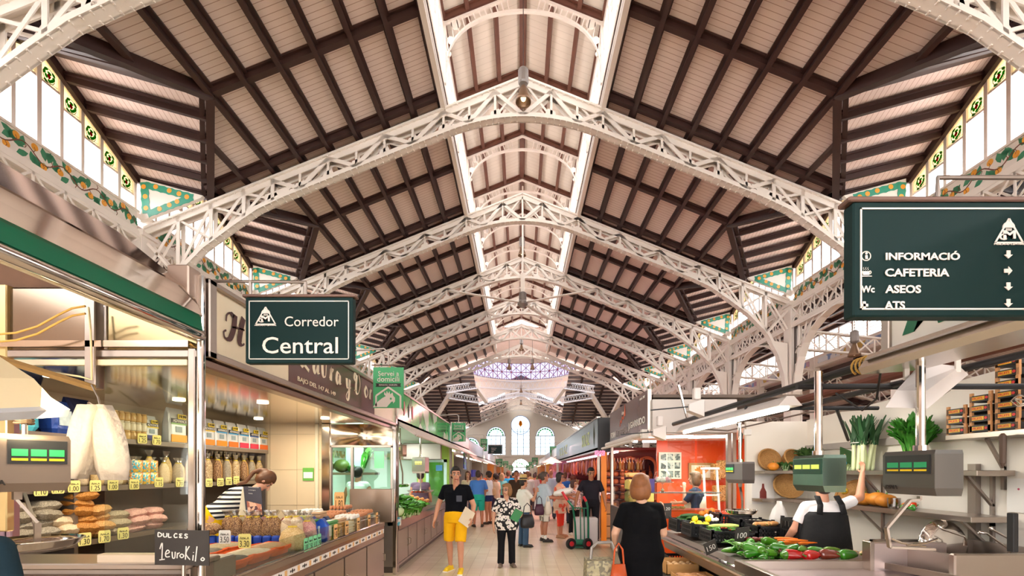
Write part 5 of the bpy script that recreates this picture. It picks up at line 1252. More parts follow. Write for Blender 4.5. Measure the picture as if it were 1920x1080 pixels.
# steel box and awning of the nearest stall
t=thing('steel_awning','shiny steel awning with dark green band over the nearest left stall','awning',(-2.1,2.0,2.5))
def prof_run(pr,y0,y1,m,name,sm=False):
    ob(name,MB().loft([[(x,y0,z) for x,z in pr],[(x,y1,z) for x,z in pr]]),m,t,smooth=sm)
ob('edge_tube',MB().tube([(-1.99,.6,2.52),(-1.99,2.94,2.52),(-2.0,3.0,2.53),(-2.04,3.03,2.56)],.032,14),CHROME,t,smooth=True)
prof_run([(-2.0,2.55),(-1.985,2.56),(-2.0,2.645),(-2.02,2.645)],.6,3.0,mat('dark_green_band','0f6a4c',.3,.1,.08),'green_band')
prof_run([(-2.0,2.645),(-1.985,2.65),(-2.02,2.73),(-2.05,2.8),(-2.08,2.8),(-2.05,2.72)],.6,3.0,mat('polished_band','dcd6d0',.07,1,.03),'steel_band')
prof_run([(-2.05,2.8),(-2.06,2.815),(-2.5,3.17),(-2.5,3.14)],.6,2.98,mat('polished_band','dcd6d0',.07,1,.03),'sloping_top')
prof_run([(-2.02,2.5),(-2.02,2.56),(-2.3,2.62),(-2.3,2.6)],.6,2.96,mat('cream_valance','e9ddc4',.7,0,.1,9),'valance')
ob('junction_box',MB().bbox(-2.17,-2.035,2.94,3.06,2.6,2.95,.008),mat('box_steel','b8a294',.3,.9,.08,2),label='square stainless box at the end of the green-banded awning',cat='box')
# flood lamp
t=thing('flood_lamp','large cream reflector lamp over the nearest left stall','lamp',(-2.5,2.1,2.0)); M=MX.Translation((-2.62,2.15,2.17))@MX.Rotation(math.radians(32),4,'Y')@MX.Rotation(math.radians(12),4,'X')
m=MB(); m.m=M; m.loft([[(-.36,-.2,.07),(.3,-.14,.1),(.3,.14,.1),(-.36,.2,.07)],[(-.42,-.24,0),(.42,-.2,0),(.42,.2,0),(-.42,.24,0)]]); ob('reflector_shell',m,mat('cream_enamel','f6e4bb',.4,0,.04),t)
m=MB(); m.m=M; m.box(.3,.44,-.22,.22,-.03,.012); ob('rim',m,mat('pale_rim','c8ccd4',.4),t)
m=MB(); m.m=M; m.box(-.3,.28,-.15,.15,-.012,-.002); ob('lamp_glass',m,mat('warm_lamp_glow','ffe6b0',.4,0,.02,emit=1.5),t)
ob_=cable('steel tube arm running left from the short frame post',[(-3.5,2.6,2.5),(-2.66,3.0,2.2)],.024,mat('brass_tint_steel','b89a6a',.25,.8),'steel_tube')
ob_['category']='rail'
for i,(a,lb) in enumerate(((0,'upper yellow cable looping down from the awning'),(1,'lower yellow cable looping across the smoked pane'))):
    cable(lb,[at(x,y+a*14,2.85) for x,y in ((-20,628),(30,624),(70,612),(110,590),(135,578),(160,574))],.006,mat('yellow_cable','dcae56',.5))
cable('cream cable falling beside the short frame post',[at(x,y,2.96) for x,y in ((166,576),(170,620),(172,680),(172,712),(150,706),(110,700),(80,700))],.006,mat('cream_cable','e2d3a8',.5))
# hanging bundle of white bags
t=thing('carrier_bag_bundle','bundle of white plastic carrier bags hanging from a hook','bag bundle',(-2.68,2.88,1.7)); c=at(183,830,2.88)
hook=[at(172,722,2.95),at(184,745,2.9),at(187,758,2.88),at(180,764,2.88),at(165,755,2.88)]
ob('hook',MB().tube(hook,.006,6),STEEL,t)
m=MB()
for k,(x0,x1,w0,w1,y0,y1) in enumerate(((172,140,22,34,760,898),(190,215,20,40,760,900),(180,165,24,30,765,890),(185,230,14,20,775,880))):
    L=[]; n=16
    for i in range(7):
        u=i/6; cc=at(x0+(x1-x0)*u**.8,y0+(y1-y0)*u,2.86+.02*k); w=(w0+(w1-w0)*u)/313*.5*2*(.55+.45*math.sin(PI*min(1,.25+u*.7))); L.append([cc+V((w*math.cos(q)*(1+.22*math.sin(7*q+u*2+k)),.05*math.sin(q)*(1+.3*math.sin(5*q)),0)) for q in (2*PI*j/n for j in range(n))])
    m.loft(L)
ob('bags',m,mat('white_thin_plastic','d9cec0',.5,0,.08,9,bump=.5,bscale=25),t,smooth=True)
# scale of the nearest stall
scale_('grey market scale at the left edge with green digits and a round pan',(-2.42,2.3,1.855),math.radians(62),.34,.2,.27,face='2a2c2e',dispw=.62,bx=.05,arm=(.05,-.02,-.25),npan=.19,body=mat('warm_grey_steel','8f8176',.32,.7,.06,3))
t=thing('coiled_cord','coil of brown cord hanging over the grey scale at the left edge','cord',at(45,800,2.4)); m=MB()
for i in range(9): m.tube([at(45,757+i*4.5,2.4)+V((.035*math.cos(a),.035*math.sin(a),.003*math.sin(a*2+i))) for a in (2*PI*j/12 for j in range(13))],.006,5)
ob('coil',m,mat('brown_cord','5a4a3e',.6),t); ob('stem',MB().tube([at(46,790,2.4),at(46,818,2.4)],.012,8),CHROME,t)
# vertical steel profiles at the far left
for i,px in enumerate((8,22)): ob('steel_profile',MB().bbox(*[v for v in (at(px-6,0,3.2).x,at(px+5,0,3.2).x)],3.18,3.24,1.0,2.2,.006),mat('purple_tint_steel','b898a6',.3,.8),label='%s vertical steel strip behind the grey scale'%(['left','right'][i]),cat='profile')
ob('price_stay',MB().bar(at(46,926,3.3),at(68,990,3.0),.018,.02).bar(at(68,990,3.0),at(69,1016,3.0),.018,.02),STEEL,label='bent steel stay below the grey scale',cat='stay')
# person cut by the left frame edge
person('person in dark blue top leaning in at the left frame edge',(-2.45,2.0,0),20,1.7,'c08464',('bob','2a1c18'),('1e3440',.45,.84),('trousers','1e3440'),build=1.3,lean=6,vox=.012,female=True)
# chalk board
D=[[(.02,.16),(.02,.19)],]
def L_(s,x,y,w,h):
    G={'D':[[(0,0),(.05,1),(.6,.85),(.9,.5),(.6,.1),(0,0)]],'U':[[(0,1),(.05,.2),(.4,0),(.8,.2),(.85,1)]],'L':[[(0,1),(.02,0),(.7,.05)]],'C':[[(.8,.85),(.4,1),(.05,.5),(.3,0),(.85,.12)]],'E':[[(.75,.95),(.1,.9),(.3,.52),(.1,.1),(.8,.05)],[(.15,.5),(.6,.52)]],'S':[[(.8,.9),(.3,1),(.15,.7),(.7,.35),(.5,0),(0,.1)]],
    '1':[[(.0,.65),(.5,1),(.42,.02)],[(-.1,.0),(1.0,.05)]],'e':[[(0,.4),(.8,.7),(.5,1),(.1,.6),(.2,.1),(.9,.15)]],'u':[[(0,.8),(.1,.1),(.5,.1),(.6,.8)]],'r':[[(0,0),(.1,.8)],[(.1,.6),(.5,.85)]],'o':[[(.4,.8),(.05,.4),(.4,.02),(.8,.4),(.45,.8)]],'K':[[(0,0),(.15,1)],[(.7,1),(.1,.45),(.8,0)]],'i':[[(.1,0),(.2,.6)],[(.22,.85),(.25,.9)]],'l':[[(.0,0),(.3,1.2)]],'0':[[(.4,.5),(.1,.2),(.4,0),(.7,.25),(.4,.5)]],'H':[[(-.25,.62),(-.2,.85),(.0,.98),(.2,.9)],[(.28,1.0),(.2,.5),(-.02,.08),(-.3,.02),(-.38,.2),(-.25,.3)],[(.8,1.05),(.62,.5),(.55,.12),(.7,.02),(.85,.12)],[(.1,.5),(.4,.58),(.85,.62)]],
    'h':[[(0,.75),(.25,1.1)]],'a':[[(.6,.6),(.2,.7),(.0,.25),(.25,0),(.55,.6),(.6,.1),(.85,.1)]],'y':[[(0,.65),(.1,.1),(.45,.15),(.6,.65)],[(.6,.65),(.4,-.5),(.05,-.75),(-.1,-.5),(.3,-.15),(.8,.15)]],'R':[[(-.1,.1),(.15,.75),(.12,.0)],[(.13,.5),(.35,.7),(.5,.62)]],'Dd':[[(.3,1.1),(.15,.1),(.6,0),(.95,.6),(.7,1.15),(.1,1.2),(-.15,.85),(.1,.7)],[(-.1,.1),(.25,.12)]],'Ll':[[(-.25,.7),(.2,.95),(.55,1.2),(.45,1.35),(.3,1.1),(.2,.4),(-.1,.02),(-.25,.12),(.1,.15),(.7,-.05)]]}
    return [[(x+a*w,y+b_*h) for a,b_ in st] for st in G[s]]
S=[]
for i,c in enumerate('DULCES'): S+=L_(c,.02+i*.03,.168-i*.001,.024,.024)
S+=L_('1',.03,.03,.028,.1)
for c,x,h,y in (('e',.06,.045,.045),('u',.1,.05,.04),('r',.128,.04,.042),('o',.143,.03,.045)): S+=L_(c,x,y,.03,h)
for c,x,h,y in (('K',.176,.08,.035),('i',.215,.055,.03),('l',.233,.075,.025),('0',.262,.04,.03)): S+=L_(c,x,y,.033,h)
cb=at(341,1027,2.86); chalkboard('black board chalked DULCES 1 EURO KILO on a short post',cb,.31,.21,S,u=(1,.06,-.03),wd=.006,post=((cb.x,cb.y+.015,.95),(cb.x,cb.y+.015,cb.z-.08)))
# ---- counter of the dry goods stall
XF=-2.04
def counter(label,x,s,y0,y1,ztop=.92,nd=5,depth=.9,tiles=True,side_glass=None,col=STEEL,zk=.1):
    """steel counter with its front on x; s=-1 lies left of x, +1 right"""
    t=thing('display_counter',label,'counter',(x+s*depth/2,(y0+y1)/2,0)); X=lambda a:x+s*a
    bx_=lambda m,a0,a1,*r:m.box(*sorted((X(a0),X(a1))),*r)
    ob('counter_body',bx_(MB(),.02,depth,y0,y1,zk,ztop-.03),STEELD,t); ob('kick_plate',bx_(MB(),.06,depth,y0,y1,0,zk),mat('dark_kick','5a5049',.4,.5),t)
    ob('top_plate',bx_(MB(),-.01,depth,y0,y1,ztop-.05,ztop),STEEL,t); ob('lower_rail',bx_(MB(),-.005,.03,y0,y1,zk,zk+.04),STEEL,t); ob('fascia',bx_(MB(),0,.03,y0,y1,.70,ztop-.05),mat('fascia_steel','a48a80',.16,.95,.08,2),t)
    dl=(y1-y0)/nd
    for i in range(nd):
        a=y0+dl*i+.02; b_=y0+dl*(i+1)-.02; d=ob('door',bx_(MB(),-.004,.025,a,b_,zk+.05,.68),col,t)
        yy=b_-.06 if i%2==0 else a+.06; ob('handle',MB().tube([(X(-.004),yy,.36),(X(-.035),yy,.37),(X(-.035),yy,.46),(X(-.004),yy,.47)],.007,6),CHROME,d)
    if tiles:
        ob('tile_strip',bx_(MB(),-.006,.01,y0+.1,y1-.02,.765,.825),mat('white_strip','ece8e4',.3),t); m=MB(); m2=MB(); y=y0+.2; i=0
        while y<y1-.1:
            if i%2: m2.box(*sorted((X(-.009),X(0))),y-.018,y-.006,.77,.82); m2.box(*sorted((X(-.009),X(0))),y+.006,y+.018,.77,.82)
            else:
                for dy,sz in ((-.035,.012),(0,.02),(.035,.012)): m.prism([(-sz,0),(0,-sz*1.1),(sz,0),(0,sz*1.1)],(X(-.008),y+dy,.795),(0,1,0),(0,0,1),(-s*-.004,0,0))
            y+=.12; i+=1
        ob('diamond_motif',m,INK,t); ob('amber_bars',m2,mat('amber_tile','dba24e',.4),t)
    return t
counter('long stainless counter of the dry goods stall with patterned tile strip',XF,-1,3.12,7.17,nd=5)
t=thing('glass_guard','low glass guard along the front of the dry goods counter','glass guard',(XF,5.1,.92))
for a,b_ in ((3.2,4.5),(4.52,5.45),(5.47,6.3),(6.32,6.95)): ob('pane',MB().box(XF-.008,XF-.002,a,b_,.92,1.1),GLASS,t)
ob('end_pane',MB().box(-2.4,XF-.005,6.96,6.966,.92,1.1),GLASS,t); ob('rail',MB().tube([(XF,3.2,.935),(XF,6.98,.935)],.01,8),CHROME,t)
# baskets
bk=[('d8c4a4/c0a888','beige beans'),('8a8468/6e6a50','green lentils'),('3a3434/56504a','black seeds'),('a89468/8e7c50','brown lentils'),('e4d4bc/cdb898','white beans'),('7a7262/5e584a','grey lentils'),('c9a078/b08458','chickpeas'),('b4a27e/9a8662','split peas')]
for i in range(4):
    for j in range(2):
        v,nn=bk[(i*2+j)%8]; basket((-2.3-.42*j,3.35+.345*i+.0,.925),'orange cloth-lined basket of %s, %s row, %s from the near end'%(nn,['front','rear'][j],['first','second','third','fourth'][i]),rz=PI/2,var=v)
for (x,y,s,q) in ((-2.42,3.62,'5.50','nearest'),(-2.3,4.0,'3.30','middle'),(-2.62,4.25,'3.50','small')): tag((x,y,1.1),'%s price card stuck in the orange baskets'%q,rz=R(-.2,.2),sc=1.5,var=('y' if q!='small' else 'w')+s)
for i in range(9): bluepack((-3.03+.09*i,4.72,.92),'dark blue packet in the row below the nut bags',rz=R(-.1,.1),var='')
for i in range(8):
    standbag((-2.95+.098*i,4.86,1.0),'%s clear bag of %s from the left, leaning on the blue packets'%(['first','second','third','fourth','fifth','sixth','seventh','eighth'][i],'mixed nuts' if i<6 else 'pale flakes'),rot=(R(.05,.15),R(-.15,.15),R(-.2,.2)),sc=(1.0,1.2,.95),var='nuts' if i<6 else 'rice',grp='bags of nuts on the dry goods counter')
for i in range(7):
    standbag((-2.95+.12*i,5.12,.98),'pale topped bag in the second row behind the nut bags',rot=(R(.05,.15),R(-.15,.15),R(-.2,.2)),sc=(1,1.2,.95),var=['bean','seed','pink'][i%3],grp='second row of bags on the dry goods counter')
pillow((-3.1,4.72,1.06),'brown pillow bag of nuts lying at the left end of the blue packets',rz=.1,sc=(1.1,1,1.2),var='nuts',grp=None); 
for i in range(6): softbag('%s small blue and red packet from the left standing behind the bags'%['first','second','third','fourth','fifth','sixth'][i],(-2.95+.14*i,5.4+.03*i,.92),.1,.24,['2a50b8','20306a','b03030','2a50b8','3a4a9a','20306a'][i])
for i in range(3): softbag('%s tall blue packet with white label near the egg cartons'%['left','middle','right'][i],(-2.35+.1*i,5.1+.05*i,.92),.09,.25,'2458c0')
standbag((-2.16,4.55,.93),'large clear bag of pale cereal in front of the blue packets',sc=(1.9,1.7,.95),var='oat',grp=None)
standbag((-2.2,4.95,.93),'large clear bag of lilac-grey grain next to the pale cereal bag',sc=(1.5,1.5,1.0),var='pink',grp=None)
# cartons
for i,(x,y,k,v) in enumerate(((-2.13,5.35,3,'green'),(-2.13,5.62,3,'beige'),(-2.38,5.45,3,'green'),(-2.4,5.72,4,'beige'),(-2.13,5.9,2,'white'))):
    for q in range(k): carton((x,y,.925+.07*q),'%s egg carton, %s of its stack, %s stack from the near end'%(v,['bottom one','second','third','top one'][q],['first','third','second','fourth','fifth'][i]),rz=PI/2+R(-.05,.05),var=v)
for i,(y,s) in enumerate(((4.55,'3.00'),(4.65,'2.50'),(4.75,'4.10'),(4.85,'1.90'))): tag((XF+.008,y,.985),'%s green price card on the glass guard'%['first','second','third','fourth'][i],rz=PI/2,sc=(1.25,1,1.6),var='g'+s)
for i,(y,s) in enumerate(((5.28,'1.40'),(5.62,'1.60'),(6.02,'2.20'),(6.45,'2.60'),(6.8,'3.20'))): tag((XF+.008,y,1.02),'%s orange price card on the glass guard from the near end'%['first','second','third','fourth','fifth'][i],rz=PI/2,sc=(1.5,1,2.0),var='o'+s)
# eggs
ob('display_riser',MB().bbox(-2.95,-2.08,5.98,7.1,.92,1.04,.01),STEEL,label='steel riser carrying the egg trays',cat='riser')
trs=[(-2.22,6.15,1.05,'white'),(-2.5,6.2,1.06,'brown'),(-2.22,6.46,1.05,'brown'),(-2.52,6.5,1.07,'brown'),(-2.24,6.78,1.06,'brown'),(-2.56,6.85,1.12,'brown'),(-2.8,6.4,1.1,'white')]
for ti,(x,y,z,v) in enumerate(trs):
    tray((x,y,z),'grey pulp tray of %s eggs, %s'%(v,['front left','behind the white eggs','front middle','middle rear','front right','stacked at the rear right','rear left'][ti]),rz=PI/2)
    for a in range(6):
        for b_ in range(5): egg((x+(b_-2)*.048,y+(a-2.5)*.0483,z+.05),'%s egg sitting in the pulp trays at the far end of the counter'%v,rot=(R(-.1,.1),R(-.1,.1),0),var=v,grp='%s eggs in the trays'%v)
for q in range(2): tray((-2.56,6.85,1.06+.03*q),'empty pulp tray under the rear right eggs',rz=PI/2)
tag((-2.55,6.75,1.27),'orange price card standing over the brown eggs at the rear',sc=(2,1,3),var='o1.80')
t=thing('leaflet_stand','dark folded leaflet with a food photo standing beside the striped girl','leaflet',at(475,960,4.95)); a=at(455,908,4.95); m=MB().prism([(0,-.2),(.17,-.2),(.17,.1),(0,.1)],at(458,930,4.95),(1,.1,-.05),(-.1,0,1),(0,.006,0)); ob('cover',m,mat('dark_print','2c2430',.4,0,.1),t)
ob('food_picture',MB().prism([(.02,-.19),(.16,-.19),(.16,-.08),(.02,-.05)],at(458,930,4.945),(1,.1,-.05),(-.1,0,1),(0,-.002,0)),spots(mat('food_print','a85a40',.4),['a85a40','e0b090','5a2a28','c88060'],30),t)
for i in range(3): txt(['Benefactores','d Origen','Aceite'][i],at(466,914+i*6,4.94),(1,.1,-.05),(-.1,0,1),.012,.1-.03*i,SIGNW,t,t=.001)
ob('back_leaf',MB().prism([(0,-.2),(.12,-.2),(.05,.1)],at(445,930,5.0),(1,.3,-.05),(-.05,.0,1),(0,.006,0)),CREAM,t)
ob('lime_folder',MB().bbox(-2.75,-2.45,5.85,5.9,1.06,1.14,.01),mat('lime_plastic','c8e02c',.5),label='lime green box lying behind the blue packets',cat='box')
ob('tub',MB().lathe([(.06,0),(.07,.07)],(-2.7,6.1,1.06),seg=16),glass('clear_tub','e8f0e8',.3),label='clear plastic tub beside the white eggs',cat='tub')
# striped girl
ob('duckboard',MB().bbox(-3.95,-3.1,4.9,6.2,0,.3,.01),mat('aged_wood','6a4a34',.7,0,.3,6),label='wooden platform behind the dry goods counter',cat='platform')
person('young woman in black and white striped top and yellow skirt leaning over the counter',(-3.55,5.5,.3),-62,1.66,'dca184',('pony','5a3418'),(mst,.1,.92),('skirt','f2c012'),'2a2622',arms={'l':((-.02,.02,-.28),(.03,.08,-.22)),'r':((.03,.0,-.28),(-.02,.06,-.23))},lean=56,head=(0,-20),vox=.008,female=True)
# ---- partition at Y=7.85
t=thing('stall_partition','beige tiled partition with steel-framed window between the first two left stalls','partition',(-3.2,7.86,0))
ob('tiled_wall',MB().box(-4.6,-3.24,7.86,7.92,0,2.46),BEIGE,t)
m=MB()
for z in (.55,1.13,1.71,2.29): m.box(-4.6,-3.24,7.855,7.862,z-.003,z+.003)
for x in (-4.1,-3.66): m.box(x-.003,x+.003,7.855,7.862,0,2.46)
ob('tile_joints',m,mat('joint_grey','bba588',.8),t); ob('pipe_trim',MB().bbox(-3.36,-3.3,7.83,7.87,0,2.46,.01),CREAM,t)
ob('steel_column',MB().bbox(-3.24,-3.1,7.8,7.9,0,2.46,.01),MIRR,t)
ob('top_panel',MB().grid(lambda u,v:(-3.1+1.02*u,7.83-.03*math.sin(u*PI)*math.sin(v*PI)+.01*math.sin(u*9),2.1+.35*v),16,8),MIRR,t,smooth=True)
ob('window_frame',MB().bbox(-3.12,-2.06,7.82,7.88,2.07,2.11,.004).bbox(-3.12,-3.08,7.82,7.88,.9,2.1,.004).bbox(-2.77,-2.73,7.82,7.88,.9,2.08,.004).bbox(-2.12,-2.07,7.82,7.88,.9,2.1,.004),STEEL,t)
ob('pane',MB().box(-3.08,-2.12,7.845,7.851,.9,2.07),glass('mint_glass','e6f6ee',.06),t)
ob('lower_panel',MB().bbox(-2.75,-2.07,7.72,7.78,.86,1.4,.008),mat('lower_panel_steel','a08c7c',.3,.9,.08,2),t)
ob('end_post',MB().bbox(-2.08,-2.02,7.8,7.88,0,2.6,.01),CHROME,t)
t=thing('notice','green-edged notice stuck on the beige partition','notice',(-3.47,7.85,1.55)); ob('sheet',MB().box(-3.56,-3.38,7.842,7.85,1.53,1.74),mat('notice_green','6ab04a',.6),t); ob('white_area',MB().box(-3.545,-3.395,7.838,7.842,1.57,1.67),PAPER,t)
for i,(x,y) in enumerate(((-3.86,7.07),(-3.7,5.2),(-2.9,5.4),(-2.85,7.0),(-3.8,3.9))):
    o=ob('ceiling_light',MB().lathe([(.06,2.445),(.06,2.46)],(x,y,0),seg=16),mat('warm_white_glow','fff0d0',.4,0,.02,emit=6),label='%s round downlight in the steel ceiling of the dry goods stall'%['far left','middle left','middle right','far right','near left'][i],cat='ceiling light')
# ---- shop sign with script lettering
t=thing('shop_sign','long cream and brown fascia sign with script lettering over the dry goods stall','sign',(XF,5.5,2.4))
ob('sign_frame',MB().bbox(XF-.1,XF+.02,3.12,7.86,2.42,2.47,.008).bbox(XF-.1,XF+.02,3.12,7.86,2.9,2.94,.008).bbox(XF-.1,XF+.02,3.12,3.2,2.42,2.94,.008).bbox(XF-.1,XF+.02,7.82,7.86,2.42,2.94,.008),STEEL,t)
ob('lower_gutter',MB().bbox(XF-.14,XF-.02,3.12,7.84,2.36,2.42,.01),mat('brown_steel','8e7468',.25,.9),t)
ob('cream_panel',MB().box(XF-.06,XF-.01,3.2,7.82,2.47,2.9),mat('sign_cream','efe2c4',.25,0,.03),t)
ob('brown_panel',MB().box(XF-.02,XF-.006,4.24,6.72,2.47,2.9),mat('sign_brown','5a3430',.18,0,.05),t)
o=(XF-.004,3.38,2.6); MBR=mat('brown_lettering','4a2420',.4)
ink(L_('H',0,0,.2,.2)+L_('u',.24,0,.13,.13)+L_('r',.38,0,.1,.12)[:0],o,(0,1,0),(0,0,1),1,.02,MBR,t,vary=1.0)
x=0; S=[]
for c,w in (('Ll',.2),('a',.17),('u',.17),('R',.15),('a',.26),('y',.24),('Dd',.3),('o',.17),('R',.15),('i',.1)):
    S+=L_(c,x,0,.16 if c in('Ll','Dd') else .14,.17 if c in('Ll','Dd') else .15); x+=w
ink(S,(XF-.004,4.5,2.66),(0,1,0),(0,0,1),1.2,.02,mat('cream_lettering','efe0c4',.4),t,vary=1.2)
txt('BAJO DEL 147 AL 149',(XF-.004,4.4,2.5),(0,1,0),(0,0,1),.055,.9,mat('cream_lettering','efe0c4',.4),t,bold=.01)
# ---- Corredor Central sign
def hangsign(label,c,w,h):
    c=V(c); t=thing('hanging_sign',label,'sign',c-V((0,0,h/2))); ob('panel',MB().bbox(c.x-w/2,c.x+w/2,c.y-.03,c.y+.03,c.z-h/2,c.z+h/2,.006),SIGNG,t)
    b=.035*w; e=.008*w; m=MB(); 
    for x0,x1,z0,z1 in ((-w/2+b,w/2-b,h/2-b-e,h/2-b),(-w/2+b,w/2-b,-h/2+b,-h/2+b+e),(-w/2+b,-w/2+b+e,-h/2+b,h/2-b),(w/2-b-e,w/2-b,-h/2+b,h/2-b)): m.box(c.x+x0,c.x+x1,c.y-.034,c.y-.03,c.z+z0,c.z+z1)
    ob('border',m,SIGNW,t); ob('top_rail',MB().bbox(c.x-w/2-.02,c.x+w/2+.02,c.y-.035,c.y+.035,c.z+h/2,c.z+h/2+.02,.005),mat('sign_rail','7a5f55',.4,.5),t); return t
cs=at(564.5,621.5,3.25); t=hangsign('dark green hanging sign reading Corredor Central',cs,.722,.444)
f=lambda px,py:at(px,py,3.215)
txt('Corredor',f(534,612),(1,0,0),(0,0,1),18.5/280,101/280,SIGNW,t); txt('Central',f(492,663),(1,0,0),(0,0,1),31/280,142/280,SIGNW,t,bold=.005)
logo(f(498,608),.133,t)
ob('hanging_frame',MB().tube([at(390,527,3.25),at(574,529,3.25)],.011,8).tube([at(573,529,3.25),at(573,560,3.25)],.011,8).tube([at(470,527,3.25),at(470,560,3.25)],.011,8),STEELD,t)
flag('green banner with parrot emblem above the end of the script sign, nearest on the left',at(700,0,6.4).x,at(757,0,6.4).x,6.4,at(0,765,6.4).z,at(0,689,6.4).z,-1)
flag('green banner with parrot emblem, second on the left',at(847,0,14).x,at(873,0,14).x,14.0,at(0,828,14).z,at(0,793,14).z,-1)
flag('green banner with parrot emblem, third on the left, small',at(901,0,27).x,at(914,0,27).x,27.0,at(0,846,27).z,at(0,823,27).z,-1)
flag('green banner with parrot emblem high on the right side of the aisle',1.85,2.35,30,2.6,3.25,1)
for i,(px,py,Y,s) in enumerate(((936,868,36,-1),(948,871,44,-1),(958,878,52,-1),(1003,865,40,1),(996,872,48,1),(990,877,56,1))):
    p=at(px,py,Y); flag('tiny green banner far down the %s side, %s of three'%('left' if s<0 else 'right',['nearest','middle','farthest'][i%3]),p.x-.25,p.x+.25,Y,p.z-.3,p.z+.3,s)
t=hangsign('small dark green direction sign far down the aisle',at(928.5,843,24),.722,.45); p=at(921,842,23.9)
for i in range(4):
    txt(['INFORMACIÓ','CAFETERIA','ASEOS','ATS'][i],p+V((0,0,.03-.085*i)),(1,0,0),(0,0,1),.035,[.26,.22,.13,.09][i],SIGNW,t,t=.01)
# ================================================================ RIGHT STALLS
XR=2.0
def stall(label,side,y0,y1,fc,top=2.95,zb_=2.45,depth=2.6,wall='f0ede4',cat='market stall',glow=None,x=2.04,lip=True,strips=None,text=None,tcol=None,front_wall=True):
    """market stall: back wall, roof, fascia board, posts, lip. side -1 left, +1 right"""
    s=side; t=thing('market_stall',label,cat,(s*(x+depth/2),(y0+y1)/2,0),0,'market stalls along the aisle'); bx_=lambda m,a0,a1,*r:m.box(*sorted((s*a0,s*a1)),*r)
    W=mat('stall_wall_'+wall,wall,.5,0,.05,2); Fm=fc if isinstance(fc,bpy.types.Material) else mat('fascia_'+fc,fc,.3,0,.1,3)
    ob('rear_wall',bx_(MB(),x+depth-.05,x+depth,y0+.06,y1-.02,0,zb_),W,t); ob('end_wall',bx_(MB(),x+.6,x+depth,y1-.06,y1-.02,0,zb_),W,t); ob('stall_roof',bx_(MB(),x-.0,x+depth,y0+.06,y1-.02,zb_,zb_+.06),W,t)
    ob('fascia',bx_(MB(),x,x+.06,y0+.06,y1-.02,zb_,top),Fm,t); ob('fascia_frame',bx_(bx_(MB(),x-.015,x+.07,y0+.06,y1-.02,top,top+.035),x-.015,x+.07,y0+.06,y1-.02,zb_-.04,zb_),STEEL,t)
    for y in (y0+.08,y1-.06): ob('post',bx_(MB(),x+.0,x+.06,y,y+.05,0,zb_),STEEL,t)
    if lip: ob('canopy',MB().loft([[(s*a,y,z) for a,z in ((x+.0,zb_+.02),(x-.3,zb_-.2),(x-.3,zb_-.23),(x+.0,zb_-.04))] for y in (y0+.1,y1-.05)]).tube([(s*(x-.3),y0+.1,zb_-.215),(s*(x-.3),y1-.05,zb_-.215)],.022,8),mat('canopy_cloth','dcd2c8',.5,0,.05),t)
    if text: txt(text,(s*(x-.002),y0+.35 if s<0 else y1-.35,zb_+.12),(0,-s,0) if s>0 else (0,1,0),(0,0,1),(top-zb_)*.55,min(len(text)*.26,(y1-y0)*.6),mat('stalltext_'+tcol,tcol,.4,0,.03),t,bold=.01)
    if glow: ob('strip_light',bx_(MB(),x+.5,x+.58,y0+.4,y1-.3,zb_-.05,zb_-.01),mat('tube_glow_'+glow,glow,.4,0,.02,emit=5),t)
    return t
# ---- left greengrocer (behind the partition)
MG=mat('green_photo_fascia','36b84a',.12,0,.1,2); spots(MG,['2fae44','58c860','1f8a3a','8fd88a','3fb85a','e8f4e0'],2.2)
t=stall('greengrocer stall with bright green fascia and mint tiled walls, third on the left',-1,7.92,14.0,MG,top=3.03,zb_=2.5,wall='e4f4ec')
for i,(y,c,r) in enumerate(((8.4,'b8384a',.05),(8.75,'2a3a3a',.05),(9.05,'c83a4a',.07))): ob('fruit_picture',MB().ell((-2.035,y,2.78),.006,r,.13,10,8),mat('pic_'+c,c,.3),t)
ob('green_wall',MB().box(-2.98,-2.06,13.8,13.88,0,2.45),mat('lime_wall','b4d860',.6,0,.04),t)
m=MB().box(-4.63,-4.585,7.95,13.9,2.02,2.2); ob('tile_band',m,spots(mat('decor_band','e8dcb0',.3),['e8dcb0','9ab090','c8a060','eee6d0'],14),t)
ob('tile_band',MB().box(-4.6,-3.2,13.83,13.85,2.02,2.2),mat('decor_band','e8dcb0',.3),t)
ob('pillar',MB().bbox(-3.62,-3.3,9.9,10.1,0,2.48,.02),mat('mint_pillar','cfeae2',.4),t)
ob('steel_hood',MB().bbox(-3.2,-2.15,13.0,13.1,2.0,2.45,.02),STEELD,t)
t=thing('cold_room_door','mint-framed glass door at the end of the greengrocer stall','door',(-2.35,13.5,0)); ob('door_frame',MB().box(-2.66,-2.58,13.5,13.56,0,2.02).box(-2.16,-2.08,13.5,13.56,0,2.02).box(-2.66,-2.08,13.5,13.56,1.94,2.02).box(-2.66,-2.08,13.5,13.56,0,.3),mat('mint_frame','cdf0e4',.4),t)
ob('pane',MB().box(-2.58,-2.16,13.52,13.53,.3,1.94),glass('mint_glass2','d4ece2',.1),t); ob('sticker',MB().box(-2.38,-2.2,13.5,13.51,1.7,1.86),mat('blue_sticker','3a8ac0',.4),t)
ob('wall_shelf',MB().box(-4.5,-2.95,9.72,10.05,1.61,1.66),STEEL,label='steel wall shelf in the greengrocer stall seen through the window',cat='shelf')
for i in range(3): rnd((-4.28+.3*i,9.88,1.66),'dark green watermelon on the wall shelf, %s of three'%['near','middle','far'][i],var='watermelon/5a6a2a/.16/.85/watermelon')
leafy('celery','bunch of celery leaning on the mint wall above the shelf','vegetable',(-3.25,9.85,1.66),12,.55,.1,'4a9a30','3a8a2a',wd=.06,lean=(.12,.1),seed=3); leafy('green_bunch','small green bunch beside the watermelons','vegetable',(-3.5,9.85,1.66),10,.16,.12,'3f8a2c','3a8a2a',wd=.05,seed=4)
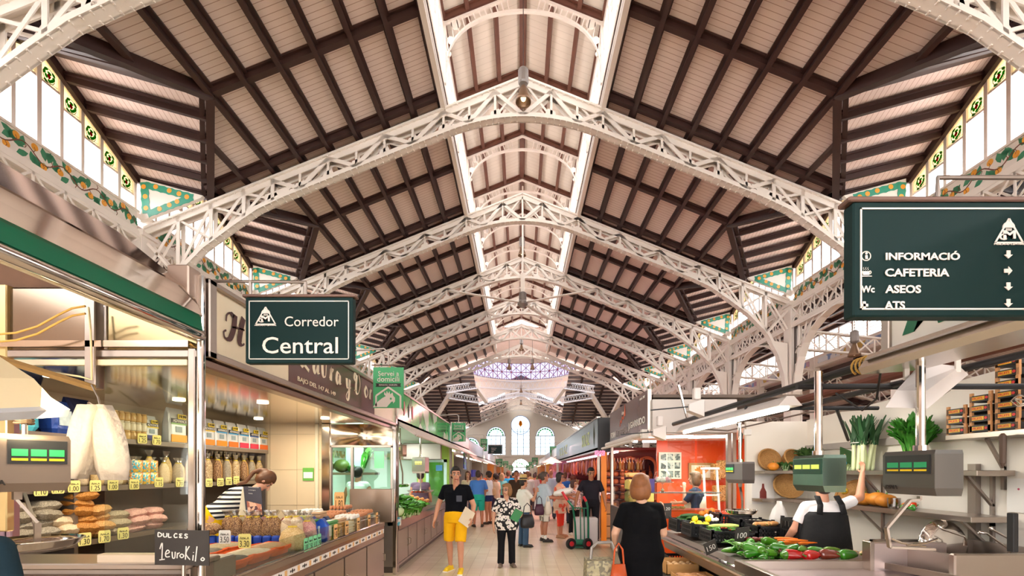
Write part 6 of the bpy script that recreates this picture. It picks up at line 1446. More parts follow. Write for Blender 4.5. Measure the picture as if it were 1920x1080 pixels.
for i,(x,y,z,c,w,h,l) in enumerate(((-3.95,9.95,1.75,'5ab05a',.14,.3,'green notice hanging on the greengrocer back wall'),(-3.0,10.2,1.75,'4ac85a',.2,.35,'bright green plastic crate frame on the pillar'))): ob('wall_notice',MB().box(x-w/2,x+w/2,y-.02,y,z,z+h).box(x-w*.35,x+w*.35,y-.025,y-.02,z+h*.25,z+h*.75),mat('notice_'+c,c,.5),label=l,cat='notice')
counter('steel counter of the greengrocer stall on the left',XF,-1,7.95,13.9,ztop=.9,nd=8,tiles=False,depth=1.0)
ob('sloped_display',MB().loft([[(-2.02,y,.9),(-2.9,y,1.12),(-2.9,y,.9)] for y in (8.0,13.6)]),STEELD,label='sloping steel display of the greengrocer',cat='display')
person('greengrocer in sleeveless white top seen from behind through the window',(-3.2,9.45,.08),-12,1.7,'c98d70',('bun','1e1614'),('dfeae2',.12,.84,.05,.08),('trousers','3a4a4a'),arms={'l':((-.14,.02,-.25),(-.08,.12,-.2)),'r':((.14,.04,-.25),(.1,.12,-.15))},build=1.3,vox=.012,female=True)
person('woman with bun in plum sleeveless top behind the greengrocer scales',(-2.42,11.6,.0),15,1.72,'c08464',('bun','2a1a16'),('6a5668',.1,.84,.05,.08),('trousers','4a3a4a'),build=1.2,vox=.013,female=True)
scale_('white market scale with hooked arm hanging near the window frame',(-2.2,8.75,2.17),-.3,.2,.14,.22,face='e8e4da',disp='c8e05a',arm=(.04,0,-.52),npan=.14,brand=None,pole=.3)
scale_('steel market scale with a wide pan hanging over the vegetables',(-2.25,10.8,2.0),-.25,.32,.2,.36,face='8a857c',disp='e8e06a',arm=(.0,0,-.4),npan=.3,brand=None,pole=.45,pole_r=.02)
def lettuce(l,p,sd,h=.32,c='559f2c'): return leafy('lettuce',l,'vegetable',p,26,h,.16,c,c,wd=.085,curl=1.0,seed=sd,stem='dcecb8',stemr=.014)
lt=[((-2.12,8.45,.93),1),((-2.1,8.8,.93),2),((-2.12,9.15,.93),3),((-2.3,8.6,1.0),5),((-2.3,9.0,1.0),6),((-2.02,8.62,.86),7),((-2.02,9.0,.86),8),((-2.0,9.3,.84),9),((-2.05,8.3,.86),10)]
L0=None
for i,(p,sd) in enumerate(lt):
    l='fresh green lettuce in the leafy heap at the near corner of the greengrocer counter'
    if i<3: q=lettuce(l,p,sd,.3,['559f2c','478f26','63aa36'][i]); q['group']='lettuces heaped on the greengrocer counter'; L0=q if i==0 else L0
    else: dup(L0,p,R(0,6),label=l,group='lettuces heaped on the greengrocer counter',sc=R(.9,1.15))
for i in range(2): rnd((-2.08,8.12+.02*i,.92+.0),'pale green cabbage below the lettuces at the corner',var='cabbage/cfe0a8/.11/.9/cabbage',grp=None) if i==0 else None
VG=[('cucumber',22),('tomato',16),('eggplant',8),('carrot',10),('pepper_r',6),('onion',8)]
for i in range(22): lng((-2.1-.1*(i%4)-R(0,.03),9.75+.11*(i//4)+R(-.02,.02),.93+.035*(i%4)),'dark green cucumber in the heap on the greengrocer counter',rot=(0,R(-.1,.1),R(-.3,.3)),var='cucumber/2f6a2c/.24/.024/.02/.01',grp='cucumbers on the left greengrocer counter')
for i in range(16): rnd((-2.15-.11*(i%4),10.55+.11*(i//4),.93+.03*(i%4)),'orange-red tomato past the cucumbers on the left counter',var='tomato/e2502c/.045/.8/tomato',grp='tomatoes past the cucumbers')
for i in range(8): lng((-2.5-.13*(i%2),9.5+.13*(i//2),1.06),'shiny purple aubergine at the back of the left counter',rot=(0,0,R(-.4,.4)),var='aubergine/4a2a4a/.2/.03/.045/.0',grp='aubergines on the left counter')
for i in range(10): lng((-2.65+R(-.08,.08),8.65+R(-.15,.15),1.14+.02*(i%3)),'orange carrot behind the lettuces',rot=(0,0,R(0,3)),var='carrot/f07a28/.18/.018/.006/.004',grp='carrots behind the lettuces')
for i in range(12): rnd((-2.2-.12*(i%4),11.1+.13*(i//4),.95+.03*(i%4)),'pale orange fruit at the far part of the left counter',var='orange/eda25a/.045/.95/fruit',grp='oranges on the left counter')
for i in range(8): pepper((-2.3-.14*(i%3),11.6+.12*(i//3),.99),'red pepper at the far end of the left counter',rz=R(0,3),var='c4302a/.13',grp='red peppers on the left counter')
for i in range(7): rnd((-2.7+R(-.1,.1),9.05+R(-.2,.2),1.12),'white garlic bulb behind the lettuces',var='garlic/ece6da/.035/.8/garlic',grp='garlic bulbs behind the lettuces')
ob('awning_roll_sign',MB().box(-2.2,-2.0,7.95,8.05,.78,.92),spots(mat('dotted_cloth','f0eee8',.7),['f0eee8','f0eee8','6a5a6a','5ab0c0'],24),label='white cloth with dots under the cabbage',cat='cloth')
# ---- further left stalls
stall('pale grey stall with white fascia box and slanted canopy on the left',-1,14.2,19.0,'cfc4bc',top=2.95,zb_=2.5,wall='d8e6a0',glow='fff4e0')
stall('grey shuttered stall with blue poster on the left',-1,19.1,26.0,'c2bbb8',top=2.9,zb_=2.35,wall='b8b0ac',glow='fff4e0')
stall('grey shuttered stall on the left before the direction sign',-1,26.1,38,'ddd8d4',top=2.9,zb_=2.35,wall='c8c0b8',glow='ffe8c8')
for i,(y0,y1,c,l) in enumerate(((15.0,18.6,'b8a8a0','first'),(19.5,25.5,'b0a8a4','second'),(26.5,37.5,'b8aaa0','third'))): counter('%s plain steel counter beyond the greengrocer on the left'%l,XF,-1,y0,y1,nd=int((y1-y0)/1.2),tiles=False,ztop=.95,depth=.8)
ob('blue_poster',MB().box(-2.03,-1.99,17.0,17.7,1.75,2.35),spots(mat('poster_print','2a3a8a',.4),['2a3a8a','3a6ac0','e8e8e0','6ac040','20204a'],7),label='dark blue printed poster hanging at the left stalls',cat='poster')
ob('blue_cloth',MB().box(-2.06,-2.0,20.0,21.6,1.45,1.75),mat('royal_blue_cloth','2a3aa0',.7),label='royal blue cloth hanging on the grey left stall',cat='cloth')
ob('poster',MB().box(-2.2,-2.05,13.95,13.99,1.2,2.1),mat('pale_yellow_poster','f0e6a8',.5),label='pale yellow framed panel beside the lime wall',cat='poster')
for i,(y,z,c) in enumerate(((39.5,2.2,'f0a040'),(42,2.0,'e05030'),(45,2.3,'f8e8c0'))): pass
for i in range(4):
    y=41+i*0; 
stall('warm lit distant stall on the left side under the dome',-1,40,50,'e8dccc',wall='f0b878',glow='ffdca0')
stall('distant stall on the left in the far nave',-1,62,75,'d8d0c8',wall='e0a880',glow='ffdca0')
# ---- right: delicatessen with grey fascia
FG=mat('grey_green_fascia','7d8c8e',.3,.2,.06,1)
t=stall('delicatessen stall with grey-green fascia and dark red lining on the right',1,11.6,25,FG,top=2.98,zb_=2.2,x=1.87,wall='7a1e22',lip=False,glow='ffe0f0')
LGT=mat('pale_lime_letters','d8e8a0',.5,0,.04)
txt('SOLAZ',(1.866,14.6,2.4),(0,-1,0),(0,0,1),.36,1.6,LGT,t,bold=.01); txt('SOLAZ',(1.866,23.0,2.4),(0,-1,0),(0,0,1),.36,3.8,LGT,t,bold=.0)
m=MB()
for k in (0,1): 
    for r in (.1,.2): m.prism([(-r*.5,0),(0,-r*1.5),(r*.5,0),(0,r*1.5)],(1.864,12.2,2.6),(0,1,0),(0,0,1),(-.002 if r==.1 else .001,0,0))
ob('diamond_mark',m,LGT,t)
ob('end_panel',MB().bbox(1.87,2.16,11.56,11.64,2.15,2.98,.005),BLACK,t); ob('orange_panel',MB().box(1.95,2.08,11.6,11.66,0,2.15),mat('orange_panel','f08a14',.4,0,.06),t); ob('wood_side',MB().box(2.02,2.05,11.7,13.4,0,.9),mat('brown_wood_panel','8a5030',.5,0,.2,6),t)
ob('neon_rings',MB().tube([(1.9+.12*math.sin(a*3),11.5+.0*a,2.12+.06*math.cos(a*5)) for a in (i*.2 for i in range(32))],.008,5),mat('pink_neon','f08ab0',.4,0,.02,emit=1),t)
counter('glass-topped meat counter of the delicatessen, on the right',1.9,1,13.6,24.5,ztop=1.0,nd=8,tiles=False,depth=.9)
ob('meat_case',MB().box(1.92,1.925,13.6,24.5,1.0,1.4).box(1.92,2.5,13.6,24.5,1.4,1.41),GLASS,label='curved glass case over the meat counter',cat='display case')
rail=ob('hanging_rail',MB().tube([(2.15,12.2,2.06),(2.15,24,2.06)],.015,8),CHROME,label='chrome rail from which sausages hang at the delicatessen',cat='rail')
sausage=kind(lambda v:single('sausage',MB().tube([(0,0,0),(.02,0,-.08),(0,0,-.2),(-.02,0,-.36),(.01,0,-.46)],[.006,.03,.034,.032,.008],8),mat('sausage_'+v,v,.4,0,.2,14),'sausage'))
for i in range(44): sausage((2.15+R(-.02,.02),13.6+i*.24,2.05),'long cured sausage hanging from the chrome rail of the delicatessen',rz=R(0,3),sc=R(.85,1.2),var=['b8502c','c86838','8a2a2a','d08888','a04028'][i%5],grp='sausages hanging over the meat counter')
def mk_ham(v):
    t=thing('cured_ham','x','ham'); m=MB().tube([(0,0,0),(.0,0,-.1),(.02,0,-.25),(.05,0,-.42),(.03,0,-.6),(.0,0,-.68)],[.02,.03,.05,.1,.09,.02],12); ob('leg_meat',m,mat('ham_rind','b0622e',.35,0,.3,8),t,local=True,smooth=True); ob('hoof',MB().lathe([(.02,0),(.024,.07),(.01,.09)],seg=8),mat('black_hoof','2a2020',.5),t,local=True); return t
ham=kind(mk_ham,'hams hanging at the delicatessen')
for i in range(6): ham((2.12+.08*(i%3),11.8+.12*(i//3),2.1),'cured ham hanging behind the dark post of the bakery',rz=R(0,3),sc=.6,var='')
for i in range(24): rnd((2.2+.17*(i%6),11.95+.02*(i%2),.98+.19*(i//6)),'round netted cured meat piled on the dark shelves behind the orange panel',var='cured_meat/d8744a/.075/.95/cured meat',grp='round cured meats behind the orange panel')
bot=kind(lambda v:single('bottle',MB().lathe([(.035,0),(.037,.02),(.037,.17),(.015,.22),(.013,.29),(.016,.3)],seg=10),mat('bottle_'+v,v,.15,0,.1),'bottle'))
for i in range(14): bot((2.15+.075*i,12.15,1.72),'bottle on the top shelf behind the orange panel',var=['c8702c','6a2a20','d89a4a'][i%3],grp='bottles at the delicatessen')
for z in (.96,1.15,1.34,1.53,1.7): ob('meat_shelf',MB().box(2.1,3.3,11.85,12.3,z,z+.015),mat('dark_red_wood','5a2420',.5),label='dark red shelf behind the orange panel, %s from the bottom'%['first','second','third','fourth','fifth'][[.96,1.15,1.34,1.53,1.7].index(z)],cat='shelf')
for i in range(3): ob('wooden_box',MB().bbox(2.08,2.4,12.0+.0*i,12.35,.02+.3*i,.3+.3*i,.01),mat('pine_wood','d29a66',.6,0,.15,8),label='%s pine box in the stack below the cured meats'%['bottom','middle','top'][i],cat='box')
# arched glass cabinets behind
for i,(px,w) in enumerate(((1182,15),(1213,17))):
    Y=13.2; c=at(px,900,Y); t=thing('arched_cabinet','%s pink-lit arched glass cabinet full of hams behind the bakery glass'%['left','right'][i],'cabinet',(c.x,Y,0)); hw=w/900*Y
    P=archw(c.x,hw,.9,at(0,858,Y).z); m=MB(); m.tube([(x,Y,z) for x,z in P]+[(P[0][0],Y,P[0][1])],.045,8); ob('frame',m,mat('pink_cabinet_wood','e0906a',.4),t)
    ob('dark_inside',MB().prism(P,(0,Y+.2,0),(1,0,0),(0,0,1),(0,.05,0)),mat('dark_violet_lining','4a2a3a',.4,0,.3,5),t); ob('shelf',MB().box(c.x-hw,c.x+hw,Y,Y+.2,1.3,1.32).box(c.x-hw,c.x+hw,Y,Y+.2,.9,.93),CHROME,t); ob('base',MB().box(c.x-hw,c.x+hw,Y-.05,Y+.3,0,.9),mat('brown_wood_panel','8a5030',.5),t)
    for k in range(2): ham((c.x-.1+.2*k,Y+.1,1.95-.1*k),'ham hanging inside the %s arched cabinet'%['left','right'][i],var='')
stall('brightly lit butcher stall with small pale fascia on the right',1,25.2,38,'cfc8c8',wall='f0b8d0',glow='ffe0ff',x=1.95)
stall('warm lit distant stall on the right side under the dome',1,40,52,'e0d8d0',wall='f0c890',glow='ffdca0')
stall('distant stall on the right in the far nave',1,62,75,'d8d0c8',wall='e0a880',glow='ffdca0')
counter('pink lit butcher counter further down on the right',XR,1,25.4,37.5,ztop=1.05,nd=8,tiles=False,depth=.8)
for i in range(26): sausage((2.2,26+i*.42,2.1),'sausage hanging in the brightly lit butcher stall',rz=R(0,3),var=['b8502c','d08888'][i%2],grp='sausages in the second butcher stall')
# lantern shade lamp near the right banners
t=thing('market_lamp','wide pale lamp shade glowing beside the right banner','lamp',at(1035,868,19)); p=at(1035,868,19); ob('shade',MB().lathe([(.04,.22),(.1,.2),(.4,.03),(.42,0),(.4,.0),(.08,.17)],p,seg=18),mat('pale_shade','d8cfc8',.4),t); ob('bulb',MB().ell(p+V((0,0,.03)),.1,.1,.07),mat('white_bulb','ffffff',.4,0,.01,emit=8),t)
# ---- bakery
t=thing('bakery_stall','bakery stall with brown fascia, orange wall and big glass front on the right','market stall',(3.0,9.2,0)); OR=mat('orange_wall','ee5a20',.3,0,.05)
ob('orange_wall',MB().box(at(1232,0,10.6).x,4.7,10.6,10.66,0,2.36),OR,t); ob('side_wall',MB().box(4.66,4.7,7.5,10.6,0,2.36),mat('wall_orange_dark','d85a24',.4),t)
ob('ceiling_panel',MB().box(2.03,4.7,7.55,10.7,2.36,2.42),WHITE,t)
ob('cross_beam',MB().bbox(2.04,at(1378,0,7.5).x,7.42,7.52,at(0,812,7.5).z,at(0,750,7.5).z,.006),mat('pale_grey_beam','cfc6bf',.5,0,.05,2),t); ob('roof_cover',MB().loft([[(2.1,7.6,2.85),(4.7,7.6,2.85),(4.7,7.6,2.9),(2.1,7.6,2.9)],[(2.1,10.7,2.95),(4.7,10.7,2.95),(4.7,10.7,3.0),(2.1,10.7,3.0)]]),mat('brown_roof','6a5a4e',.6),t)
GF=mat('gradient_fascia','6e5450',.25,0,.08,2)
ob('fascia',MB().box(1.99,2.04,7.5,10.68,2.33,2.96),GF,t); ob('fascia_edge',MB().box(1.985,2.045,7.492,7.5,2.32,2.97).box(1.98,2.05,7.5,10.68,2.3,2.33),STEEL,t)
txt('FORN',(1.986,10.55,2.39),(0,-1,0),(0,0,1),.13,.5,SIGNW,t,bold=.02); txt('PASTISSERÍA',(1.986,10.0,2.39),(0,-1,0),(0,0,1),.16,1.05,mat('grey_letters','a89c98',.4),t); txt('J.GARRIDO',(1.986,8.85,2.42),(0,-1,0),(0,0,1),.15,1.2,SIGNW,t,bold=.03)
ink([[(0,0),(.05,.08),(.1,.04),(.16,.12),(.22,.08),(.3,.16)],],(1.986,9.6,2.58),(0,-1,0),(0,0,1),1.4,.02,mat('orange_mark','ee6a3a',.4),t,name='roof_mark'); txt('don',(1.986,9.42,2.78),(0,-1,0),(0,0,1),.08,.2,SIGNW,t); ob('tower_mark',MB().prism([(0,0),(.1,0),(.08,.12),(.05,.22),(.02,.12)],(1.986,9.2,2.74),(0,-1,0),(0,0,1),(-.003,0,0)),mat('orange_mark','ee6a3a',.4),t); txt('desde 1987',(1.986,8.0,2.86),(0,-1,0),(0,0,1),.04,.34,SIGNW,t)
ob('roller',MB().tube([(1.93,7.55,2.27),(1.93,10.7,2.27)],.05,12).box(1.9,2.0,7.5,7.6,2.2,2.34).tube([(1.8,7.7,2.17),(1.82,10.7,2.19)],.025,8),mat('roller_white','e4dcd4',.4),t)
ob('corner_post',MB().box(2.0,2.06,10.64,10.7,0,2.3),BLACK,t); ob('white_post',MB().box(2.0,2.04,10.55,10.62,0,2.3),WHITE,t)
ob('frame',MB().bbox(2.04,3.28,7.48,7.52,2.26,2.3,.004).bbox(3.22,3.28,7.46,7.54,0,2.3,.006).bbox(3.3,3.36,7.46,7.54,0,2.3,.006),STEEL,t)
ob('pane',MB().box(2.3,2.72,7.497,7.503,1.05,2.26).box(2.76,3.22,7.497,7.503,1.05,2.26),GLASS,t)
ob('orange_counter',MB().box(2.03,3.2,7.7,8.1,0,1.06),OR,t); ob('counter_glass',MB().box(2.03,2.04,7.7,10.5,1.06,1.35),GLASS,t); ob('glass_shelf',MB().box(2.1,3.2,7.65,8.1,1.33,1.345),mat('shelf_glass_edge','7a8a86',.1),t)
ob('grey_base',MB().bbox(1.98,2.03,7.55,10.6,0,.95,.005),mat('grey_base_steel','8a8684',.3,.6),t)
for i,(x0,y0,x1,y1) in enumerate(((1232,830,1285,818),(1250,832,1300,832),(1290,820,1360,820),(1300,833,1362,822),(1172,846,1195,838),(1205,839,1230,839))):
    a=at(x0,y0,8.4 if i<4 else 9.6);b_=at(x1,y1,8.2 if i<4 else 9.6); a.z=b_.z=2.28; ob('tube_light',MB().bar(a,b_,.05,.04),mat('cool_tube_glow','f4fbff',.4,0,.01,emit=9),label='%s fluorescent tube under the bakery ceiling'%['first','second','third','fourth','fifth','sixth'][i],cat='light')
t=thing('framed_photographs','cream window-like frame with nine old photographs on the orange wall','picture frame',at(1256,898,10.55)); a=at(1235,898,10.55); b_=at(1277,848,10.55); W=b_.x-a.x; H=b_.z-a.z
ob('frame_board',MB().box(a.x,b_.x,10.53,10.57,a.z,b_.z),mat('cream_frame','eee8d4',.5),t)
for i in range(9):
    x=a.x+W*(.08+.31*(i%3)); z=a.z+H*(.06+.32*(i//3)); ob('photograph',MB().box(x,x+W*.24,10.522,10.53,z,z+H*.24),spots(mat('old_photo_%d'%(i%3),'7c8c84',.3),['4a5a54','8ea098','c8d0c4','64746c'],12+i%3*5),t)
t=thing('framed_picture','gold framed picture of golden bread on the orange wall','picture',at(1315,890,10.5)); a=at(1292,900,10.5);b_=at(1338,868,10.5); ob('frame',MB().box(a.x,b_.x,10.5,10.56,a.z,b_.z),mat('gold_frame','b8905a',.4,.3),t); ob('picture_sheet',MB().box(a.x+.05,b_.x-.05,10.49,10.5,a.z+.05,b_.z-.05),mat('cream_print','e8dcc0',.5),t)
m=MB()
for k in range(7): an=-.9+k*.3+PI/2; m.ell(((a.x+b_.x)/2+.1*math.cos(an),10.485,a.z+.12+.1*math.sin(an)),.03,.004,.09,8,6,MX.Rotation(-(an-PI/2),3,'Y'))
ob('bread_motif',m,mat('golden_bread','e08a28',.5),t)
for i,(px,py,w,h) in enumerate(((1342,885,14,32),(1353,880,14,34),(1349,925,22,30))): p=at(px,py+h/2,10.2); ob('bread_basket',MB().bbox(p.x-w/170,p.x+w/170,10.1,10.3,p.z,p.z+h/88,.02),spots(mat('wicker','c08a48',.7),['c08a48','8a5c2c','d8a868'],70),label=['left tall wicker crate on the bakery wall','right tall wicker crate on the bakery wall','wicker bread basket with a price note in the bakery'][i],cat='basket')
t=thing('cake_stand','glass domed cake stand with pink and white meringues on the bakery counter','cake stand',(2.35,7.85,1.345)); c=V((2.33,7.88,1.345)); ob('stand',MB().lathe([(.07,0),(.02,.015),(.012,.12),(.03,.14),(.17,.15),(.18,.165),(.02,.16)],c,seg=20),glass('stand_glass','dfeae4',.4),t); ob('dome',MB().lathe([(.14,.17),(.14,.25),(.1,.33),(.03,.36),(.02,.385),(.03,.4),(.01,.41)],c,seg=20),glass('dome_glass','f6faf8',.08),t,smooth=True)
mer=kind(lambda v:single('meringue',MB().lathe([(.035,0),(.05,.02),(.045,.045),(.02,.07),(.004,.085)],seg=12),mat('meringue_'+v,v,.6),'meringue'))
for i in range(7): mer(c+V((.09*math.cos(i*.9),.09*math.sin(i*.9),.165)),'%s meringue under the glass dome'%('pink' if i%3==0 else 'cream'),var='f0a8b0' if i%3==0 else 'f4e8d8',grp='%s meringues'%('pink' if i%3==0 else 'cream'))
rnd((2.33,7.88,1.36),'small iced pastry below the cake stand plate',var='pastry/e8d8a8/.03/.6/pastry',grp=None)
ob('purple_box',MB().bbox(2.08,2.18,7.8,7.95,1.345,1.56,.004),mat('purple_card','5a4a94',.5),label='purple box beside the head of the woman in black',cat='box')
for i in range(12): rnd((2.2+.085*(i%6),7.75+.1*(i//6),1.07),'pale bun on the lower bakery shelf',var='bun/dcae6a/.035/.7/bread',grp='buns on the lower bakery shelf')
for i in range(2): ob('panettone_box',MB().bbox(2.12,2.62,9.4,9.8,1.06+.24*i,1.28+.24*i,.03),stripes(mat('yellow_ribbed','e8d070',.5,0,.1),'c8a850','X',.035,.3),label='%s ribbed yellow tray of pastries behind the bakery window'%['lower','upper'][i],cat='tray')
for i in range(9): lng((2.2+.05*(i%5),9.5+.06*(i//3),1.56+.03*(i//5)),'crusty bread loaf on top of the yellow trays',rz=R(-.5,.5),var='bread/e2a868/.24/.035/.03/.01',grp='loaves on the yellow trays')
person('baker in navy T-shirt and long pale apron talking on the phone',(3.22,8.85,0),62,1.68,'d8a284',('perm','6a4a2c'),('2f3c52',.45,.86),('trousers','3a3a42'),arms={'l':((-.04,.16,-.22),(.08,.02,.26)),'r':((.1,.12,-.24),(-.0,.25,-.02))},build=1.15,vox=.01,female=True)
ob('apron',MB().loft([[(3.22+w*math.cos(q),8.85+d*math.sin(q),z) for q in (2*PI*j/16 for j in range(16))] for z,w,d in ((.45,.25,.2),(.8,.225,.17),(1.05,.2,.155),(1.22,.19,.15))]),mat('pale_apron','dcdcc4',.8,bump=.3,bscale=8),label='pale cream apron worn by the baker',cat='apron',smooth=True)
ob('folding_ladder',MB().bar((3.62,9.3,.1),(3.62,9.5,1.75),.03,.05).bar((3.9,9.3,.1),(3.88,9.5,1.75),.03,.05).box(3.62,3.9,9.33,9.38,.5,.53).box(3.62,3.9,9.37,9.42,.85,.88).box(3.62,3.9,9.42,9.46,1.2,1.23).box(3.6,3.92,9.45,9.6,1.72,1.76),mat('white_ladder','dfe6e2',.4),label='white folding ladder behind the baker',cat='ladder')
# ---- nearest right stall: vegetables
WW=mat('stall_white_wall','efe8dc',.5,0,.04,1.2)
ob('wall_right',MB().prism([(7.12,0),(7.12,2.44),(5.6,2.5),(2.2,2.7),(.6,2.8),(.6,0)],(4.24,0,0),(0,1,0),(0,0,1),(.06,0,0)),WW,kind='structure')
ob('wall_back',MB().box(3.34,4.3,7.1,7.16,0,2.42),WW,kind='structure')
KEEP.discard('wall_back')
ob('trim_2',MB().box(4.2,4.24,1.0,7.08,1.98,2.06),mat('grey_trim','a8a098',.5),kind='structure')
def shelf(label,x0,x1,y0,y1,z,br=()):
    t=thing('wall_shelf',label,'shelf',((x0+x1)/2,(y0+y1)/2,z-.04),0,'steel shelves on the white wall'); ob('board',MB().bbox(x0,x1,y0,y1,z-.05,z,.004),STEEL,t)
    for y in br: ob('bracket',MB().bar((x1,y,z-.05),(x1,y,z-.5),.03,.03).bar((x0+.1,y,z-.05),(x1,y,z-.32),.03,.02),STEELD,t)
shelf('upper steel shelf on the white wall carrying leeks and baskets',3.9,4.23,4.1,7.0,1.69,(4.3,5.6)); shelf('lower steel shelf on the white wall carrying pumpkins',3.85,4.23,4.1,7.0,1.29,(4.3,5.6)); shelf('high shelf carrying the fruit boxes',3.98,4.23,3.7,4.5,2.02,(4.2,))
t=thing('wall_shelf','low white ledge with steel edge left of the vendor','shelf',(3.6,6.9,1.3)); ob('board',MB().box(3.4,3.85,6.75,7.05,1.25,1.29),STEEL,t); t=thing('wall_shelf','steel shelf on the far white wall carrying the round wicker basket','shelf',(3.6,6.9,1.64)); ob('board',MB().box(3.42,3.9,6.72,7.06,1.65,1.69),STEEL,t)
ob('aluminium_upright',MB().box(4.19,4.24,4.42,4.5,.9,1.75),STEELD,label='steel upright under the right end of the shelves',cat='upright')
# fruit boxes
def mk_fb(v):
    t=thing('fruit_box','x','box'); ob('box_sides',MB().box(-.12,-.115,-.095,.095,.01,.06).box(.115,.12,-.095,.095,.01,.06).box(-.12,.12,-.095,-.09,.01,.06).box(-.12,.12,.09,.095,.01,.06).box(-.12,.12,-.095,.095,.005,.012),mat('black_print_card','2a2826',.5),t,local=True)
    for i,(x,y) in enumerate(((-.11,-.085),(.11,-.085),(-.11,.085),(.11,.085))): ob('corner_post',MB().box(x-.01,x+.01,y-.012,y+.012,0,.086),mat('pine_wood','d29a66',.6),t,local=True)
    ob('fruit_print',MB().box(-.123,-.12,-.04,.07,.018,.05),mat('yellow_red_print','ecb830',.5,0,.3,60),t,local=True); ob('red_fruit',MB().disc((-.124,-.06,.034),.014,(0,1,0),(0,0,1),(-.001,0,0),10,.012),mat('red_print','d8302a',.5),t,local=True)
    l=txt('FRUITS',(-.1235,.065,.024),(0,-1,0),(0,0,1),.02,.09,mat('red_print','d8302a',.5),None,t=.001,bold=.02); l.parent=t; return t
fb=kind(mk_fb,'stacked black-printed fruit boxes')
for ci,(y,n) in enumerate(((4.39,3),(4.16,4),(3.93,7))):
    for k in range(n): fb((4.1,y,2.02+.087*k),'black fruit box with yellow print, %s in the %s stack'%(['bottom one','second','third','fourth','fifth','sixth','top one'][k],['left','middle','right'][ci]),var='',rz=R(-.03,.03))
# shelf goods
def mk_leek(v):
    t=thing('leek','x','leek'); ob('shaft',MB().tube([(0,0,0),(0,0,.03),(0,0,.2),(0,.0,.3)],[.012,.017,.015,.017],10),mat('leek_pale','dfe8b8',.35,0,.1,9),t,local=True,smooth=True); m=MB(); rr=random.Random(4)
    for k in range(6):
        a=k*1.05; d=V((math.cos(a),math.sin(a),0)); s=V((-math.sin(a),math.cos(a),0)); h=rr.uniform(.24,.34)
        m.grid(lambda u,v_,d=d,s=s,h=h:V((0,0,.27))+d*(.012+.07*v_**1.5)+s*((u-.5)*.045*(1-v_*.75))+V((0,0,h*v_-abs(u-.5)*.02)),2,6)
    ob('leaves',m,mat('leek_green','2f5a34',.5,0,.25,12),t,local=True,smooth=True,fix=False); return t
leek=kind(mk_leek,'bunch of leeks on the upper shelf')
for i in range(9): leek((3.97+.05*(i%3),5.72-.075*(i//3)+R(-.01,.01),1.68),'thick leek in the bunch the vendor is reaching for',rot=(R(.0,.15),R(.05,.2),R(0,6)),sc=(1.5,1.5,1.2),var='')
ob('twine',MB().tube([(4.05+.11*math.cos(a),5.68+.13*math.sin(a),2.02) for a in (2*PI*i/16 for i in range(17))],.005,5),PAPER,label='white twine round the bunch of leeks',cat='twine')
leafy('celery_bunch','big leafy bunch of celery on the upper shelf behind the right scale pole','vegetable',(4.02,4.9,1.69),110,.6,.17,'3f8c2a','2f7a20',wd=.042,curl=.55,seed=11,stem='9ccc5a')
leafy('herb_bunch','dark green herb bunch on the upper shelf above the wicker basket','vegetable',(4.05,6.75,1.69),60,.36,.13,'4a6a34','3a5a2c',wd=.04,curl=.6,seed=12); leafy('herb_bunch','small dark herb sprig between the pumpkin and the wicker tray','vegetable',(3.75,6.8,1.69),10,.14,.1,'3f6a30','3a5a2c',wd=.04,seed=13)
leafy('herb_bunch','dry olive-green herb bunch lying near the leeks on the upper shelf','vegetable',(3.98,5.85,1.68),12,.1,.16,'6a7a4a','3a5a2c',wd=.03,seed=14)
rnd((3.58,6.8,1.69),'small orange pumpkin in front of the round wicker basket',var='pumpkin/e08a28/.07/.85/pumpkin')
WK=spots(mat('wicker_brown','b8864a',.7,bump=.4,bscale=60),['b8864a','9a6c3c','c09458'],220)
def basket_w(label,p,r,rot,sy=1):
    t=thing('wicker_basket',label,'basket',p); M=MX.Translation(V(p))@rot; m=MB(); m.m=M; m.lathe([(r*.6,-.1),(r*.85,-.08),(r,.0),(r*1.05,.01),(r,.02),(r*.82,-.06),(r*.55,-.08)],seg=24,sy=sy); ob('bowl',m,WK,t,smooth=True); m=MB(); m.m=M; m.tube([(r*math.cos(a),r*sy*math.sin(a),.012+.004*math.sin(a*20)) for a in (2*PI*i/40 for i in range(41))],.014,6); ob('rim',m,WK,t)
basket_w('round wicker basket standing on edge on the upper shelf, behind the pumpkin',(3.62,6.98,1.85),.16,MX.Rotation(1.25,4,'X')); basket_w('oval wicker tray leaning on the upper shelf left of the green scale',(3.92,6.85,1.85),.19,MX.Rotation(1.1,4,'X')@MX.Rotation(.3,4,'Y'),.8)
basket_w('large wicker basket leaning on the lower shelf behind the green scale',(3.86,6.92,1.47),.21,MX.Rotation(1.2,4,'X'),.85); basket_w('wicker basket with yellow fruit on the lower shelf behind the raised arm',(4.05,5.9,1.43),.17,MX.Rotation(-.9,4,'Y'),1.2)
t=thing('photo_card','tilted photo of a woman in a blue top on the upper shelf','photo',(4.0,5.98,1.68)); M=MX.Translation((4.05,5.95,1.82))@MX.Rotation(-.25,4,'Y')@MX.Rotation(.35,4,'X'); m=MB(); m.m=M; m.box(-.006,.006,-.12,.12,-.14,.14); ob('print',m,mat('photo_green','2f5a30',.4,0,.5,6),t); m=MB(); m.m=M; m.ell((-.008,.03,.04),.003,.025,.035); ob('face',m,skin('d9a285'),t); m=MB(); m.m=M; m.prism([(-.02,-.14),(.09,-.14),(.08,-.02),(.03,.0),(-.0,-.02)],(-.008,0,0),(0,1,0),(0,0,1),(-.002,0,0)); ob('blue_top',m,mat('photo_blue','2aa0d8',.4),t)
